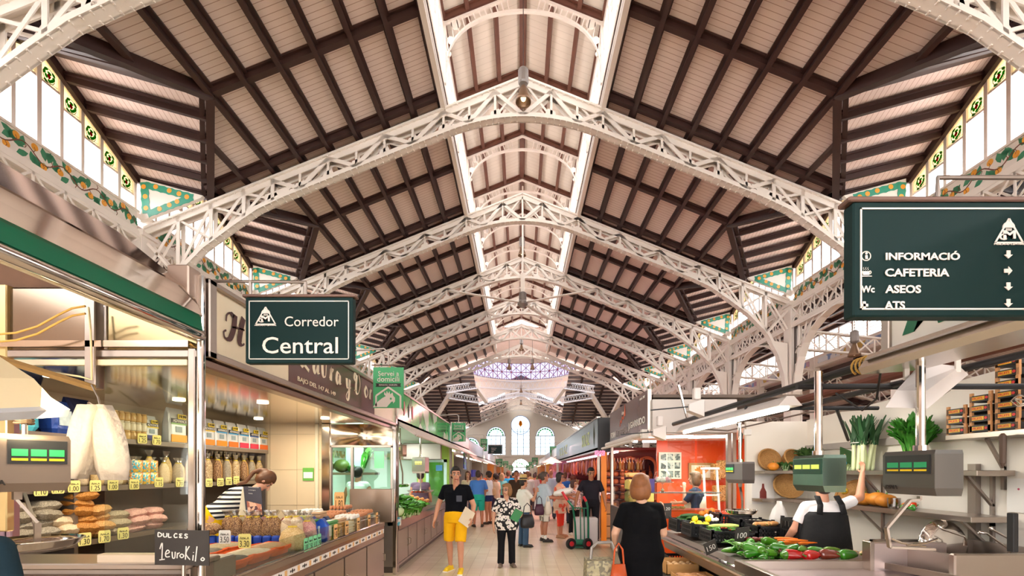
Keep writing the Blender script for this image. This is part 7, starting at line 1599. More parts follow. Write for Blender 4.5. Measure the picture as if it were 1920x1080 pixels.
for i,(y,r) in enumerate(((5.55,.1),(5.4,.11),(5.22,.1),(5.68,.085))): rnd((3.98+.04*(i%2),y,1.29),'%s of the orange pumpkins on the lower shelf'%['second','third','rightmost','leftmost'][i],var='pumpkin/d8882e/%g/.72/pumpkin'%r,grp='pumpkins on the lower shelf')
ob('glass_jar',MB().lathe([(.05,0),(.055,.02),(.06,.11)],(3.95,5.08,1.29),seg=16),glass('jar_glass','c8c0b8',.3),label='clear jar beside the pumpkins',cat='jar')
for i in range(5): pepper((3.95,4.82+.03*i,1.29+.02*(i%2)),'small %s pepper at the right end of the lower shelf'%['green','red','dark green','orange','green'][i],rz=R(0,3),sc=.7,var=['3a8a2a/.13','c8401c/.13','2f6a20/.13','e07028/.13','3a8a2a/.13'][i],grp='%s peppers at the end of the lower shelf'%['green','red','dark green','orange','green'][i])
lng((3.98,5.88,1.4),'yellow squash in the wicker basket',rz=1,var='squash/d8b43a/.18/.04/.05/.01')
leafy('spring_onions','pale lettuce tips at the right end of the upper shelf','vegetable',(4.0,5.0,1.68),6,.08,.1,'c8e07a','c8e07a',wd=.03,seed=15)
# frames of black pipes and poles
def pipe(label,a,b_,r=.022,m=None): t=ob('pipe',MB().tube([V(a),V(b_)],r,10),m or mat('black_pipe','2a2c30',.35,.4),label=label,cat='pipe'); return t
pipe('long black pipe running along the stall front over the scales',(2.2,1.4,2.36),(2.2,6.9,2.36),.028); pipe('black cross pipe over the vendor, upper one',(2.05,3.56,2.31),(4.2,3.56,2.31)); pipe('black cross pipe over the vendor, lower one',(2.2,4.7,2.3),(3.5,4.7,2.3),.02); pipe('inner black pipe running parallel to the stall front',(2.75,1.4,2.32),(2.75,6.9,2.32),.022); pipe('short slanted black brace under the cross pipe',(3.1,4.7,2.28),(3.55,5.2,2.02),.016)
pipe('dark rusty beam under the stall roof',(3.1,1.5,2.5),(3.1,7.0,2.46),.04,mat('rusty_beam','6a3a2c',.7,0,.2,8))
pipe('chrome slanted rod from the roof to the pale beam',at(1272,722,7.2),at(1290,790,7.2),.02,CHROME)
for i,(px,Y,z1) in enumerate(((1535,3.56,2.3),(1387,6.3,2.28))): pass
cable('coil of yellow cable wound on the black pipe',[(2.2+.05*math.cos(a),2.95+.012*a/2,2.36+.05*math.sin(a)) for a in (i*.5 for i in range(60))],.007,mat('yellow_brown_cable','c8a050',.5)); 
cable('black cable drooping from the long pipe to the pole',[(2.25,3.0,2.3),(2.3,3.1,2.15),(2.35,3.3,2.1),(2.3,3.5,2.25)],.007,BLACK)
cable('dark cable falling along the small scale pole',[at(1382,795,6.3),at(1392,815,6.3),at(1390,835,6.3),at(1386,855,6.3)],.008,BLACK)
# scales
SG=mat('green_tint_steel','7c9386',.2,.8,.06,3)
scale_('green-fronted market scale hanging before the vendor, on a chrome pole',(1.955,3.15,1.785),math.radians(-88),.31,.15,.235,face='12402c',disp='c8d860',pole=.55,pole_r=.024,body=SG,dispw=.92,brand=None,yel=False)
ob('pink_reflection',MB().box(0,0,0,0,0,0),SG) if False else None
scale_('large grey market scale with green and yellow displays at the right',(2.155,2.585,1.79),math.radians(-88),.33,.15,.235,face='2c2c2e',disp='1f7a4a',pole=.5,pole_r=.022,body=mat('scale_grey','65625e',.35,.6,.05,3),dispw=.86)
scale_('small dark market scale with a wide pan over the crates',(2.445,5.35,1.785),math.radians(-80),.3,.15,.235,face='20242a',disp='3fae5a',pole=.45,arm=(.05,-.02,-.31),npan=.165,body=mat('dark_scale_steel','6a6462',.35,.6),dispw=.5,bx=-.07,brand=None)
t=thing('scale_arm','bent steel arm hanging below the large grey scale at the right','scale arm',at(1690,1020,2.55))
P_=[at(*q,2.55) for q in ((1724,930),(1724,937),(1706,938),(1662,990),(1668,1026),(1752,1030))]; m=MB()
for a,b_ in zip(P_,P_[1:]): m.bar(a,b_,.012,.022,up=(0,1,0))
ob('arm',m,STEEL,t)
for a,b_,c in (((1672,1010),(1690,1018),(1735,1024)),((1700,1022),(1735,1018),(1757,1010))): ob('pan_rest',MB().tube([at(*a,2.5),at(*b_,2.5),at(*c,2.5)],.006,6),CHROME,t)
# overhead lamps
t=thing('flood_lamp','white angled flood lamp with ribbed glass over the large grey scale','lamp',at(1735,760,2.9)); Q=[at(1660,764,2.62),at(1739,766,2.62),at(1816,702,2.95),at(1728,692,2.95)]
top_=[p+V((-.0,.02,.05)) for p in Q]; ob('lamp_housing',MB().loft([Q,[Q[0].lerp(Q[2],.12)+V((0,0,.07)),Q[1].lerp(Q[3],.12)+V((0,0,.07)),Q[2].lerp(Q[0],.12)+V((0,0,.07)),Q[3].lerp(Q[1],.12)+V((0,0,.07))]]),mat('white_enamel','e2dad6',.35,0,.04),t)
c=sum(Q,V())/4; q=[Q[0].lerp(Q[1],.15).lerp(Q[3],.12),Q[1].lerp(Q[0],.12).lerp(Q[2],.1),Q[1].lerp(Q[2],.58),Q[0].lerp(Q[3],.6).lerp(Q[1],.12)]; nn=(Q[1]-Q[0]).cross(Q[3]-Q[0]).normalized(); nn=nn if nn.z<0 else -nn
ob('lamp_glass',MB().loft([[p+nn*.012 for p in q],[p+nn*.02 for p in q]]),stripes(mat('ribbed_lamp_glass','6e6c6a',.2,.3),'b8b4ae','X',.008,.4),t)
for p in (Q[0].lerp(Q[3],.55)+V((-.0,0,.03)),Q[2].lerp(Q[1],.2)+V((-.02,0,.05))): ob('bracket',MB().bar(p,p+V((0,0,.12)),.03,.012,up=(0,1,0)),WHITE,t)
t=thing('fluorescent_fixture','long white fluorescent fixture under the black pipe','lamp',(2.25,5.2,2.2)); ob('reflector',MB().loft([[(2.25+a,y,2.27+z) for a,z in ((-.1,-.04),(-.03,.04),(.03,.04),(.1,-.04))] for y in (4.0,6.65)]),mat('white_enamel','e2dad6',.35),t); ob('tube',MB().tube([(2.25,4.05,2.215),(2.25,6.6,2.215)],.02,8),mat('warm_tube_glow','fff4dc',.4,0,.01,emit=9),t)
t2=dup(t,(2.75,6.4,2.3)) ; t2['label']='short dim fluorescent fixture farther inside the vegetable stall'; t2.scale=(.8,.25,.8)
for i,(px,py,Y) in enumerate(((1310,765,5.6),(1240,812,6.6))):
    p=at(px,py,Y); t=thing('spotlight','%s small white box spotlight in front of the pale beam'%['right','left'][i],'lamp',p); ob('lamp_box',MB().loft([[p+V((-.11,0,-.03)),p+V((-.11,.12,-.03)),p+V((-.11,.12,.05)),p+V((-.11,0,.05))],[p+V((.06,-.02,-.1)),p+V((.06,.14,-.1)),p+V((.06,.14,.1)),p+V((.06,-.02,.1))]]),mat('white_enamel','e2dad6',.35),t); ob('lamp_glass',MB().box(p.x+.06,p.x+.066,p.y-.01,p.y+.13,p.z-.08,p.z+.08),mat('dark_glass','3a4650',.1),t)
    ob('gear_box',MB().bbox(p.x-.05,p.x+.03,p.y,p.y+.08,p.z+.1,p.z+.24,.01),mat('white_enamel','e2dad6',.35),t); ob('arm',MB().bar(p+V((-.1,.04,.02)),p+V((-.55,.04,-.02)),.015),BLACK,t)
ob('wall_socket',MB().bbox(at(1394,0,7.08).x,at(1408,0,7.08).x,7.06,7.1,at(0,816,7.08).z,at(0,805,7.08).z,.004),WHITE,label='white double socket on the white wall',cat='socket')
cable('brown cable running under the roof of the vegetable stall',[(2.4,6.9,2.3),(3.0,6.95,2.27),(3.4,6.9,2.36),(3.6,6.0,2.42),(4.1,5.5,2.4)],.012,mat('brown_conduit','7a6a60',.6))
ob('poster',MB().box(3.42,3.75,7.09,7.1,1.2,1.62),mat('pale_poster','e8e2dc',.5),label='pale poster with a dark bottle emblem on the white wall',cat='poster')
ob('bottle_emblem',MB().lathe([(.05,0),(.05,.1),(.02,.16),(.015,.22)],(3.58,7.085,1.28),seg=12,sy=.1),mat('dark_red_print','7a3028',.5),label='dark red bottle painted between blue leaves on the poster',cat='emblem')
t=thing('hand_towel','white towel knotted on the steel ledge','towel',(3.6,6.7,.98)); m=MB(); L=[]
for z,w in ((1.27,.02),(1.23,.03),(1.16,.08),(1.03,.12),(.94,.13)): L.append([(3.6+w*math.cos(q)*(1+.15*math.sin(5*q)),6.68+.05*math.sin(q)*(1+.2*math.sin(4*q)),z+.02*math.sin(3*q)*(z<1.1)) for q in (2*PI*j/20 for j in range(20))])
m.loft(L); ob('towel_cloth',m,mat('white_towel','f0ece8',.9,bump=.4,bscale=15),t,smooth=True)
# canopy and M. sign at the upper right
t=thing('steel_canopy','stainless canopy edge with white sign lettered in green at the upper right','canopy',(2.2,1.8,2.25))
ob('lip',MB().loft([[(2.06,y,2.265),(2.04,y,2.3),(2.1,y,2.385),(2.4,y,2.4),(2.4,y,2.29)] for y in (.7,2.9)]),mat('canopy_steel','cfc6be',.25,.95,.06,2),t); ob('lip_ridge',MB().box(2.05,2.1,.7,2.86,2.34,2.35),STEEL,t); ob('sign_frame',MB().bbox(2.1,2.16,2.74,2.8,2.38,2.76,.005).bbox(2.1,2.16,.7,2.8,2.73,2.76,.005),STEEL,t)
ob('sign_panel',MB().box(2.12,2.15,.7,2.74,2.39,2.73),mat('white_sign_panel','f2efe8',.3,0,.02),t); txt('M.',(2.118,2.66,2.43),(0,-1,0),(0,0,1),.2,.42,mat('dark_green_letters','0f6a48',.4),t,bold=.04,shear=.3)
# INFO sign
Ys=1.88; c=(at(1590,598,Ys)+at(1935,386,Ys))/2; t=hangsign('large dark green direction sign listing INFORMACIÓ, CAFETERIA, ASEOS and ATS',c,at(1935,0,Ys).x-at(1590,0,Ys).x,at(0,386,Ys).z-at(0,598,Ys).z)
f=lambda px,py:at(px,py,Ys-.034); k=1/(900/(Ys-.034))
for s,x,y,w,h in (('INFORMACIÓ',1660,488,139,17),('CAFETERIA',1659,519,120,15),('ASEOS',1659,550,67,15),('ATS',1658,580,38,15),('Wc',1614,549,25,13)): txt(s,f(x,y),(1,0,0),(0,0,1),h*k,w*k,SIGNW,t,bold=.025)
def arrow(px,py,a):
    P=[(-7,0),(0,8),(0,3.5),(8,3.5),(8,-3.5),(0,-3.5),(0,-8)]; P=[(-x,y) for x,y in P]; ca,sa=math.cos(a),math.sin(a)
    ob('arrow',MB().prism([((x*ca-y*sa)*k,(x*sa+y*ca)*k) for x,y in P],f(px,py),(1,0,0),(0,0,1),(0,-.003,0)),SIGNW,t)
for y,a in ((478,-PI/2),(508,0),(538,-PI/2),(569,-PI/2)): arrow(1890,y,a)
ob('cross_symbol',MB().box(*sorted((f(1613,0).x,f(1627,0).x)),Ys-.037,Ys-.033,f(0,575).z,f(0,570).z).box(f(1617.5,0).x,f(1622.5,0).x,Ys-.037,Ys-.033,f(0,579.5).z,f(0,565.5).z),SIGNW,t)
m=MB(); m.tube([f(1624+8.5*math.cos(a),480+8.5*math.sin(a)) for a in (2*PI*i/20 for i in range(21))],.0022,4); m.prism([(-1.8*k,-5*k),(2.6*k,-5*k),(1.8*k,2*k),(-2*k,2*k)],f(1624,481),(1,0,0),(0,0,1),(0,-.003,0)); m.disc(f(1624,475.5),2*k,(1,0,0),(0,0,1),(0,-.003,0)); ob('info_symbol',m,SIGNW,t)
m=MB(); m.prism([(-8*k,2*k),(6*k,2*k),(5*k,-5*k),(-6*k,-5*k)],f(1624,511),(1,0,0),(0,0,1),(0,-.003,0)); m.box(f(1615,0).x,f(1634,0).x,Ys-.037,Ys-.034,f(0,519).z,f(0,517.5).z); m.tube([f(1630+3.5*math.cos(a),510.5-3*math.sin(a)) for a in (-1.4,-.7,0,.7,1.4)],.002,4)
for x in (1619,1623,1627): m.tube([f(x,507),f(x+1.5,505),f(x-.5,503),f(x+1,501)],.001,4)
ob('cup_symbol',m,SIGNW,t); logo(f(1892,455),52*k,t)
ob('hanging_frame',MB().tube([at(1758,386,Ys),at(1758,333,Ys),at(1990,333,Ys)],.009,8),STEELD,t)
# vegetable counter
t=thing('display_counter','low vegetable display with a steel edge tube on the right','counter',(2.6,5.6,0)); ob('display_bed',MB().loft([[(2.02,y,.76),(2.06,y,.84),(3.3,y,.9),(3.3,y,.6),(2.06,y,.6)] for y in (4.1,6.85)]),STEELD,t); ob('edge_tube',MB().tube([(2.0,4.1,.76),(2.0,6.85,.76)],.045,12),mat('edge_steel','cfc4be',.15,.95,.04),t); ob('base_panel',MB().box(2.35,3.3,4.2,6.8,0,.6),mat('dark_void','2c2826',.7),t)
crs=[(2.28,6.42,.88,'.5/.36/.16'),(2.3,5.95,.88,'.5/.36/.16'),(2.33,5.42,.88,'.5/.36/.14'),(2.78,6.4,.92,'.42/.36/.2'),(2.86,5.98,.92,'.42/.34/.17'),(2.9,5.6,.9,'.44/.34/.15'),(3.15,5.2,.9,'.5/.36/.26'),(2.72,5.0,.9,'.4/.3/.2')]
qs=['courgettes at the far left','lemons','chillies and long green beans','tomatoes at the back','garlic','sweet potatoes','nothing, tall one near the towel','nothing, before the chalk price']
for i,(x,y,z,v) in enumerate(crs):
    if i==7: continue
    crate((x,y,z),'black plastic crate with %s'%qs[i],rot=(0,.05,0),var=v)
for i in range(5): lng((2.2+.04*i,6.45+.03*(i%2),1.0+.03*(i%3)),'dark green courgette in the left crate',rot=(0,0,.2+R(-.2,.2)),var='courgette/2f5a28/.26/.028/.03/.01',grp='dark courgettes in the left crate')
for i in range(7): rnd((2.12+.085*(i%3)+.02*(i//3),5.85+.08*(i//3),1.0+.05*(i>4)),'yellow lemon in the front crate',rot=(0,R(0,1),R(0,3)),var='lemon/f2d22c/.038/1.1/lemon',grp='lemons in the front crate')
for i in range(5): rnd((2.42+.05*(i%3),6.18+.06*(i//3),1.03+.04*(i//3)),'white garlic bulb behind the lemons',var='garlic/ece6da/.035/.8/garlic',grp='garlic behind the lemons')
for i in range(4): lng((2.28+.06*i,5.62+.02*i,1.01),'pale green courgette across the front crate',rot=(0,0,R(-.3,.3)+.2),var='pale_courgette/b8cc6a/.24/.026/.03/.015',grp='pale courgettes across the front crate')
for i in range(26): lng((2.15+R(0,.38),5.32+R(0,.24),1.0+R(0,.04)),'thin %s chilli in the front crate'%('green' if i%5 else 'red'),rot=(0,R(-.2,.2),R(0,6)),var='chilli/%s/.12/.009/.004/.015'%('4a9a2c' if i%5 else 'd8401c'),grp='%s chillies in the front crate'%('green' if i%5 else 'red'))
for i in range(9): rnd((2.62+.09*(i%4),6.3+.09*(i//4),1.06+.03*(i%2)),'red-orange tomato in the rear crate',var='tomato/e24a20/.042/.8/tomato',grp='tomatoes in the rear crate')
for i in range(3): rnd((2.5+.07*i,6.62,1.06+.02*i),'orange fruit behind the tomatoes',var='orange/f28a2c/.042/.95/fruit',grp='oranges behind the tomatoes')
for i in range(14): rnd((2.7+.05*(i%6),5.9+.06*(i//6),1.05),'small cream mushroom in the middle crate',var='mushroom/e0d0b4/.024/.7/mushroom',grp='mushrooms in the middle crate')
for i in range(5): lng((2.76+.06*i,5.6+.02*i,1.03),'tan sweet potato in the middle crate',rot=(0,0,R(-.4,.4)+.4),var='sweet_potato/c89058/.17/.03/.035/.015',grp='sweet potatoes in the middle crate')
for i in range(80): lng((2.14+R(0,.5),4.88+R(-.22,.22),.9+R(0,.06)),'slim green bean in the heap before the crates',rot=(0,R(-.3,.3),R(0,6)),var='green_bean/5a9a34/.14/.007/.005/.02',grp='green beans heaped before the crates')
for i in range(40): pepper((2.08+R(0,.48),4.5+R(-.25,.3),.86+.03*(i//10)),'glossy green pepper in the front heap',rot=(R(-.3,.3),R(-.3,.3),R(0,6)),sc=(R(.9,1.2),R(.7,.9),R(.7,.9)),var=['2f7a16/.17','3f9020/.15','4c8a1a/.19'][i%3],grp='green peppers in the front heap')
for i in range(4): rnd((2.35+.07*i,4.95,.95),'wrinkled dark red dried pepper behind the green peppers',var='dried_pepper/6a2418/.04/.7/pepper',grp='dried peppers behind the green ones')
for i in range(9): lng((2.62+R(0,.25),4.82+R(-.08,.1),.93+.016*(i%4)),'bright orange carrot in the heap behind the red peppers',rot=(0,0,R(-.35,.35)),var='carrot/f4781c/.22/.019/.008/.006',grp='carrots behind the red peppers')
for i,(x,y,c,l) in enumerate(((2.42,4.24,'b01818','dark red'),(2.56,4.22,'c41a1a','bright red'),(2.44,4.42,'6a2018','brownish red'),(2.6,4.42,'8a2a1a','red-brown'),(2.74,4.25,'7a3020','mottled brown-red'),(2.72,4.4,'3f8a22','long green'),(2.9,4.25,'3a8a1e','large green'),(2.86,4.4,'58801c','olive green'))): pepper((x,y,.9),'%s pepper in the mixed row at the tray edge'%l,rz=R(-.4,.4)+.2,sc=(1.15,1.15,1.1),var=c+'/.17')
for i in range(4): lng((2.98+.05*i,4.36-.03*i,.92),'pale knobbly root at the right end of the pepper row',rot=(0,0,R(.4,1)),var='parsnip/d8bc88/.17/.028/.014/.015',grp='pale roots beside the peppers')
a=at(1391,1007,4.95); chalkboard('black slate chalked 1,00 standing over the green peppers',a,.15,.2,None,u=(1,.1,.1),v=(.12,0,1),txts=(('100',.025,.09,.055,.1),('kg',.06,.02,.035,.05)))
a=at(1333,1026,4.9); chalkboard('small slate chalked 1,50 leaning in the beans',a,.14,.12,None,u=(.9,.2,.35),v=(-.3,0,1),txts=(('150',.02,.03,.05,.1),))
a=at(1250,958,6.75); chalkboard('scribbled slate standing behind the courgettes',a,.13,.22,None,u=(1,-.2,.05),v=(.03,0,1),txts=(('1.20',.02,.12,.04,.09),))
# card boxes under the counter
def cbox(label,x,y,z,w,d,h,c='c8955a',w2=None):
    t=thing('cardboard_box',label,'box',(x,y,z)); K=mat('cardboard_'+c,c,.8,0,.1,6); a,b_=w/2,d/2
    ob('box_walls',MB().box(x-a,x-a+.008,y-b_,y+b_,z,z+h).box(x+a-.008,x+a,y-b_,y+b_,z,z+h).box(x-a,x+a,y-b_,y-b_+.008,z,z+h*.8).box(x-a,x+a,y+b_-.008,y+b_,z,z+h).box(x-a,x+a,y-b_,y+b_,z,z+.01),K,t)
    if w2: ob('printed_end',MB().box(x-a,x+a,y-b_-.004,y-b_,z+.01,z+h*.8),mat('card_print_white','e6e0dc',.6),t); ob('green_print',MB().disc((x-a*.5,y-b_-.006,z+h*.4),.03,(1,0,0),(0,0,1),(0,.003,0)),mat('green_ink','2a8a50',.6),t); ob('blue_print',MB().box(x,x+.03,y-b_-.006,y-b_-.003,z+.03,z+h*.7),mat('blue_ink','3a4aa0',.6),t)
cbox('brown cardboard box of potatoes under the counter, topmost',1.98,6.0,.42,.4,.3,.16); cbox('cardboard box of sweet potatoes under the counter, middle',1.98,5.5,.34,.42,.32,.16); cbox('white printed cardboard box of potatoes under the counter, front',2.02,4.95,.26,.46,.36,.18,'d8b890',1); cbox('brown cardboard box of round onions at the bottom edge',2.12,4.5,.2,.46,.34,.18)
for i in range(14): rnd((1.9+.075*(i%6),4.4+.08*(i//6),.34+.02*(i%3)),'tan onion in the bottom cardboard box',var='onion/d8b080/.036/.85/onion',grp='onions in the bottom box')
for i in range(8): lng((1.85+.07*(i%4),5.4+.09*(i//4),.46),'tan sweet potato in the middle box under the counter',rot=(0,0,R(0,3)),var='sweet_potato/c08a5c/.16/.03/.034/.012',grp='sweet potatoes under the counter')
for i in range(8): rnd((1.84+.09*(i%4),5.92+.1*(i//4),.5),'pale potato in the topmost box under the counter',var='potato/d2a878/.036/.8/potato',grp='potatoes under the counter')
crate((2.2,6.4,.3),'black plastic crate under the counter behind the boxes',var='.5/.36/.26'); ob('box_stand',MB().box(1.8,2.3,4.3,6.6,0,.2).box(1.8,2.3,4.8,6.6,.2,.26).box(1.8,2.3,5.3,6.6,.26,.34).box(1.8,2.3,5.8,6.6,.34,.42),mat('dark_stand','3a3430',.7),label='dark stepped stand under the cardboard boxes',cat='stand')
# near steel counter
t=thing('display_counter','nearest stainless counter at the bottom right','counter',(2.6,3.7,0)); TS=mat('satin_steel_top','c2b4b8',.3,.9,.06,2)
ob('counter_top',MB().box(1.86,3.2,3.0,4.06,.84,.86),TS,t); ob('raised_rim',MB().bbox(1.84,3.2,4.04,4.09,.84,.93,.006).bbox(1.82,1.87,3.0,4.09,.84,.93,.006).bar((3.0,4.06,.9),(3.25,3.2,.9),.03,.05),STEEL,t); ob('counter_body',MB().box(1.88,3.1,3.0,4.03,0,.84),STEELD,t)
t=thing('sink_unit','stainless sink unit in the lower right corner','sink',(3.3,3.3,0)); ob('splash_panel',MB().bbox(at(1626,0,4.0).x,at(1770,0,4.0).x,3.97,4.03,.6,at(0,1017,4.0).z,.006),mat('pinkish_steel','c9b8b4',.35,.85,.05,2),t); ob('left_edge',MB().bbox(at(1624,0,4).x,at(1632,0,4).x,3.95,4.05,.6,1.1,.004),STEEL,t)
ob('basin_front',MB().bbox(at(1768,0,3.6).x,4.2,3.5,3.56,.5,at(0,1035,3.6).z,.01),STEEL,t); ob('basin',MB().box(3.2,4.15,3.56,4.4,.86,.9).box(3.2,3.24,3.56,4.4,.86,1.06).box(4.11,4.15,3.56,4.4,.86,1.06).box(3.2,4.15,4.36,4.4,.86,1.06),STEELD,t)
for i,(p0,p1,p2) in enumerate((((1760,985),(1766,992),(1808,1006)),((1836,998),(1850,1000),(1892,1030)),((1856,988),(1862,994),(1895,1012)))):
    a,b_,c=[at(*q,3.9) for q in (p0,p1,p2)]; t=thing('tap','%s chrome tap with lever over the sinks'%['left','middle','right'][i],'tap',c); ob('spout',MB().tube([a,b_,c,c+V((.01,0,-.07))],[.014,.009,.009,.016],8),CHROME,t,smooth=True)
t=thing('wash_bowl','large round steel bowl standing on edge behind the sink','bowl',at(1770,1020,4.3)); c=at(1770,1022,4.3); ob('bowl_shell',MB().lathe([(.14,.05),(.18,.04),(.215,.0),(.225,-.01),(.215,-.012),(.17,.02),(.02,.03)],c,(0,-1,.1),32),CHROME,t,smooth=True)
ob('black_post',MB().bbox(at(1895,0,3.3).x,at(1905,0,3.3).x,3.28,3.33,at(0,1035,3.3).z,at(0,962,3.3).z,.004),BLACK,label='black upright post before the sink at the right edge',cat='post')
ob('hanging_tool',MB().lathe([(.004,0),(.02,.04),(.024,.26),(.01,.28)],at(1880,877,3.9),seg=8),mat('brown_handle','5a463a',.6),label='long brown handled tool hanging on the white wall',cat='tool')
ob('whisk',MB().tube([at(1925,745,3.2),at(1910,740,3.2),at(1895,752,3.2),at(1908,762,3.2),at(1930,758,3.2)],.006,6).tube([at(1925,750,3.2),at(1903,748,3.2),at(1912,758,3.2),at(1930,755,3.2)],.005,6),CHROME,label='wire whisk sticking in at the right frame edge',cat='whisk')
t=thing('paper_sheet','white sheet with red dots taped on the wall at the right edge','paper',(4.22,3.8,1.4)); ob('sheet',MB().box(4.225,4.232,3.55,4.17,1.33,1.62),PAPER,t)
for y,z in ((4.07,1.53),(3.97,1.525),(3.87,1.52),(3.97,1.37),(3.87,1.36)): ob('red_dot',MB().disc((4.224,y,z),.009,(0,1,0),(0,0,1),(-.002,0,0),8),mat('red_dot','b8305a',.5),t)
ob('red_tray',MB().prism([(0,0),(.3,-.1),(.32,-.04),(.04,.03)],(2.95,4.15,.9),(1,0,0),(0,1,0),(0,0,.02)),mat('red_plastic','c8402c',.4),label='red plastic board beside the pale roots',cat='board')
# vendor
def rstrap(t,d):
    pass
person('vendor in white T-shirt and black pinafore, seen from behind, reaching up to the leeks',(3.18,5.05,0),0,1.66,'c99074',('short','2a1a14'),('eeeaec',.34,.9,.0,.12),('trousers','1c1b1f'),arms={'r':((.27,.06,.1),(.1,.1,.27)),'l':((-.12,.03,-.26),(-.02,.16,-.16))},build=1.3,vox=.009,female=True)
PIN=mat('black_pinafore','101013',.85,0,.1,8,bump=.5,bscale=9)
m=MB().loft([[(3.18+w*math.cos(q)*(1+.02*math.sin(9*q)),5.05+d*math.sin(q)*(1+.03*math.sin(7*q)),z) for q in (2*PI*j/40 for j in range(40))] for z,w,d in ((.62,.30,.24),(.9,.275,.215),(1.1,.25,.195),(1.22,.235,.175),(1.265,.2,.16))]); 
for s in (-1,1):
    for a,b_ in (((.125,4.9,1.24),(.11,4.915,1.34)),((.11,4.915,1.34),(.1,4.985,1.425))): m.bar((3.18+s*a[0],a[1],a[2]),(3.18+s*b_[0],b_[1],b_[2]),.055,.014,up=(0,1,0))
ob('pinafore',m,PIN,smooth=True,label='gathered black pinafore dress worn by the vendor',cat='dress')
# hand truck, crates and trolley
t=thing('hand_truck','green hand truck with red grips and black wheels standing in the aisle','hand truck',(1.3,10.5,0)); GT=mat('green_painted_steel','0f6a4e',.35,.2,.08); Y=10.45; x0,x1=at(1068,0,Y).x,at(1110,0,Y).x
q=lambda px,py:at(px,py,Y)
m=MB(); m.tube([q(1064,938),q(1074,950),q(1078,980),q(1080,1014)],.022,8); m.tube([q(1099,940),q(1102,950),q(1103,980),q(1103,1014)],.022,8)
for px in (1088,1095): m.tube([q(px,953),q(px+1,1012)],.012,6)
m.tube([q(1076,952),q(1101,953)],.014,6); m.box(x0+.06,x1-.04,Y-.03,Y+.03,.12,.2); m.box(x0+.1,x1+.0,Y,Y+.3,.02,.04); m.tube([q(1072,1018)+V((0,-.02,0)),q(1109,1020)],.03,8); ob('truck_frame',m,GT,t)
for a,b_ in ((q(1054,922),q(1064,938)),(q(1094,931),q(1099,940))): ob('grip',MB().tube([a,b_],.028,8),mat('red_rubber','c8202c',.5),t)
for px,py in ((1070,1017),(1101,1020)):
    c=q(px,py); w=ob('wheel',MB().lathe([(.05,-.03),(.105,-.035),(.12,-.02),(.12,.02),(.105,.035),(.05,.03)],(c.x,Y-.08,.12),(.45,-1,0),20),BLACK,t); ob('wheel_hub',MB().lathe([(.015,-.045),(.055,-.04),(.06,.0)],(c.x,Y-.08,.12),(-.45,1,0),14),mat('red_hub','c02430',.4),t)
ob('white_crate_load',MB().bbox(x0+.12,x1+.14,Y+.05,Y+.4,.08,.66,.015),mat('clear_white_plastic','d8cccc',.3,0,.1,4),label='translucent white tub standing on the green hand truck',cat='tub')
t=thing('shopping_trolley','patterned shopping trolley with metal handle beside the woman in black','trolley',(.78,4.75,0)); ob('trolley_bag',MB().loft([[(.77+a*w,4.72+b_*.12,z) for a,b_ in ((-1,-1),(1,-1),(1,1),(-1,1))] for z,w in ((.1,.12),(.6,.14),(.82,.13))]),spots(mat('trolley_cloth','8a8470',.8),['8a8470','a8a080','7a7664','b0a888'],40),t); ob('handle',MB().tube([(.69,4.72,.8),(.7,4.72,.93),(.75,4.72,.98),(.9,4.76,.98),(.93,4.76,.9)],.016,8),mat('grey_tube','a8a4a0',.3,.6),t)
bag('hand_bag','orange leather bag hanging at the elbow of the woman in black','handbag',(.93,4.55,.8),.18,.4,.14,'c2501e',.2,.2)
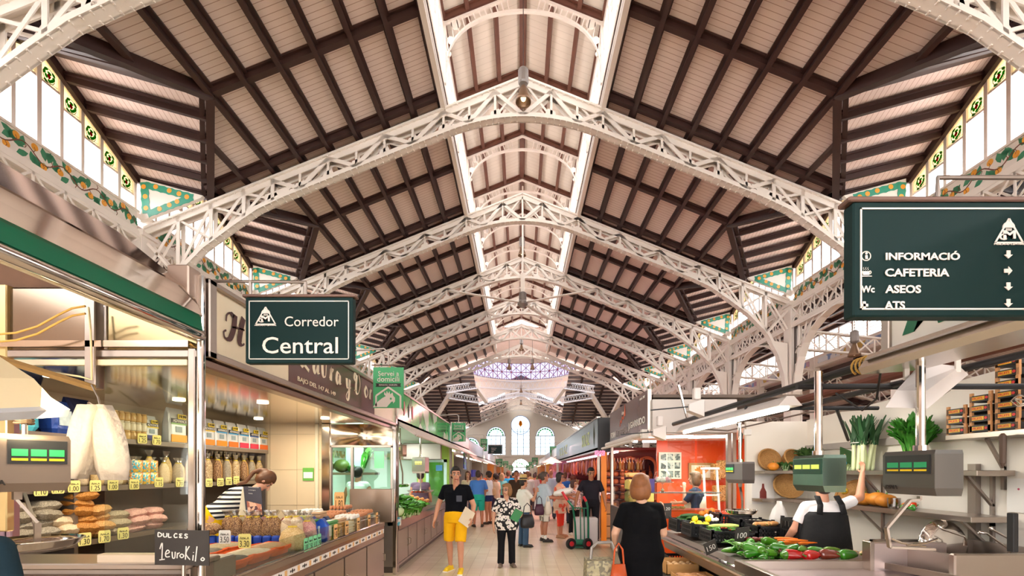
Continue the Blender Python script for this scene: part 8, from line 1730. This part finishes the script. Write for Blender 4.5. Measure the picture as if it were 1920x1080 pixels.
# ================================================================ CAMERA, SKY, LIGHT
cam=bpy.data.cameras.new('camera'); co=bpy.data.objects.new('camera',cam); COL.objects.link(co)
co.location=(0,0,EY); co.rotation_euler=(PI/2,0,0); cam.sensor_width=36; cam.lens=F/1920*36; cam.shift_x=-(VX-960)/1920; cam.shift_y=(VY-540)/1920; cam.clip_end=300; cam.clip_start=.05
scene.camera=co
w=bpy.data.worlds.new('sky'); scene.world=w; w.use_nodes=True; bg=w.node_tree.nodes['Background']; bg.inputs[0].default_value=(1,.99,.985,1); bg.inputs[1].default_value=WORLD
scene.view_settings.view_transform='Standard'; scene.view_settings.look='None'; scene.view_settings.exposure=EXPO; scene.view_settings.gamma=1
scene.cycles.max_bounces=8; scene.cycles.diffuse_bounces=5; scene.cycles.glossy_bounces=3; scene.cycles.transparent_max_bounces=16; scene.cycles.transmission_bounces=4; scene.cycles.sample_clamp_indirect=6; scene.cycles.caustics_reflective=False; scene.cycles.caustics_refractive=False; scene.cycles.use_denoising=True
def area(name,p,target,sx,sy,pw,col=(1,1,1),kind='RECTANGLE'):
    l=bpy.data.lights.new(name,'AREA'); l.shape=kind; l.size=sx; l.size_y=sy; l.energy=pw; l.color=col
    o=bpy.data.objects.new(name,l); COL.objects.link(o); o.location=p; d=V(target)-V(p); o.rotation_euler=d.to_track_quat('-Z','Y').to_euler(); return o
def plight(name,p,pw,col=(1,1,1),r=.1):
    l=bpy.data.lights.new(name,'POINT'); l.energy=pw; l.color=col; l.shadow_soft_size=r; o=bpy.data.objects.new(name,l); COL.objects.link(o); o.location=p; return o
# lamps of the stalls
area('flood_light',(-2.42,2.2,1.98),(-2.9,3.6,1.4),.5,.3,12,(1,.78,.45))
for x,y in ((-3.3,4.0),(-3.3,5.6),(-3.3,7.0)): area('stall_light',(x,y,2.43),(x-.1,y,0),.5,.3,22,(1,.87,.66))
area('greengrocer_light',(-3.2,10.5,2.45),(-3.0,10.5,0),3.5,.5,110,(.93,1,.95)); bpy.context.object
area('bakery_light',(3.3,8.9,2.33),(3.1,8.9,0),1.6,1.2,75,(1,.96,.9))
area('deli_light',(2.6,18,2.15),(1.2,18,0),.6,11,420,(1,.5,.5)); area('deli_near_light',(2.7,12.6,2.15),(1.6,12.2,.3),.6,.8,50,(1,.55,.4))
area('butcher_light',(2.8,31,2.4),(2.2,31,0),.8,11,260,(1,.75,.9)); area('left_far_light',(-2.9,27,2.3),(-2.2,27,0),.6,20,260,(1,.9,.75))
area('vegetable_light',(2.25,5.3,2.19),(2.6,5.3,0),.06,2.4,40,(1,.95,.85))
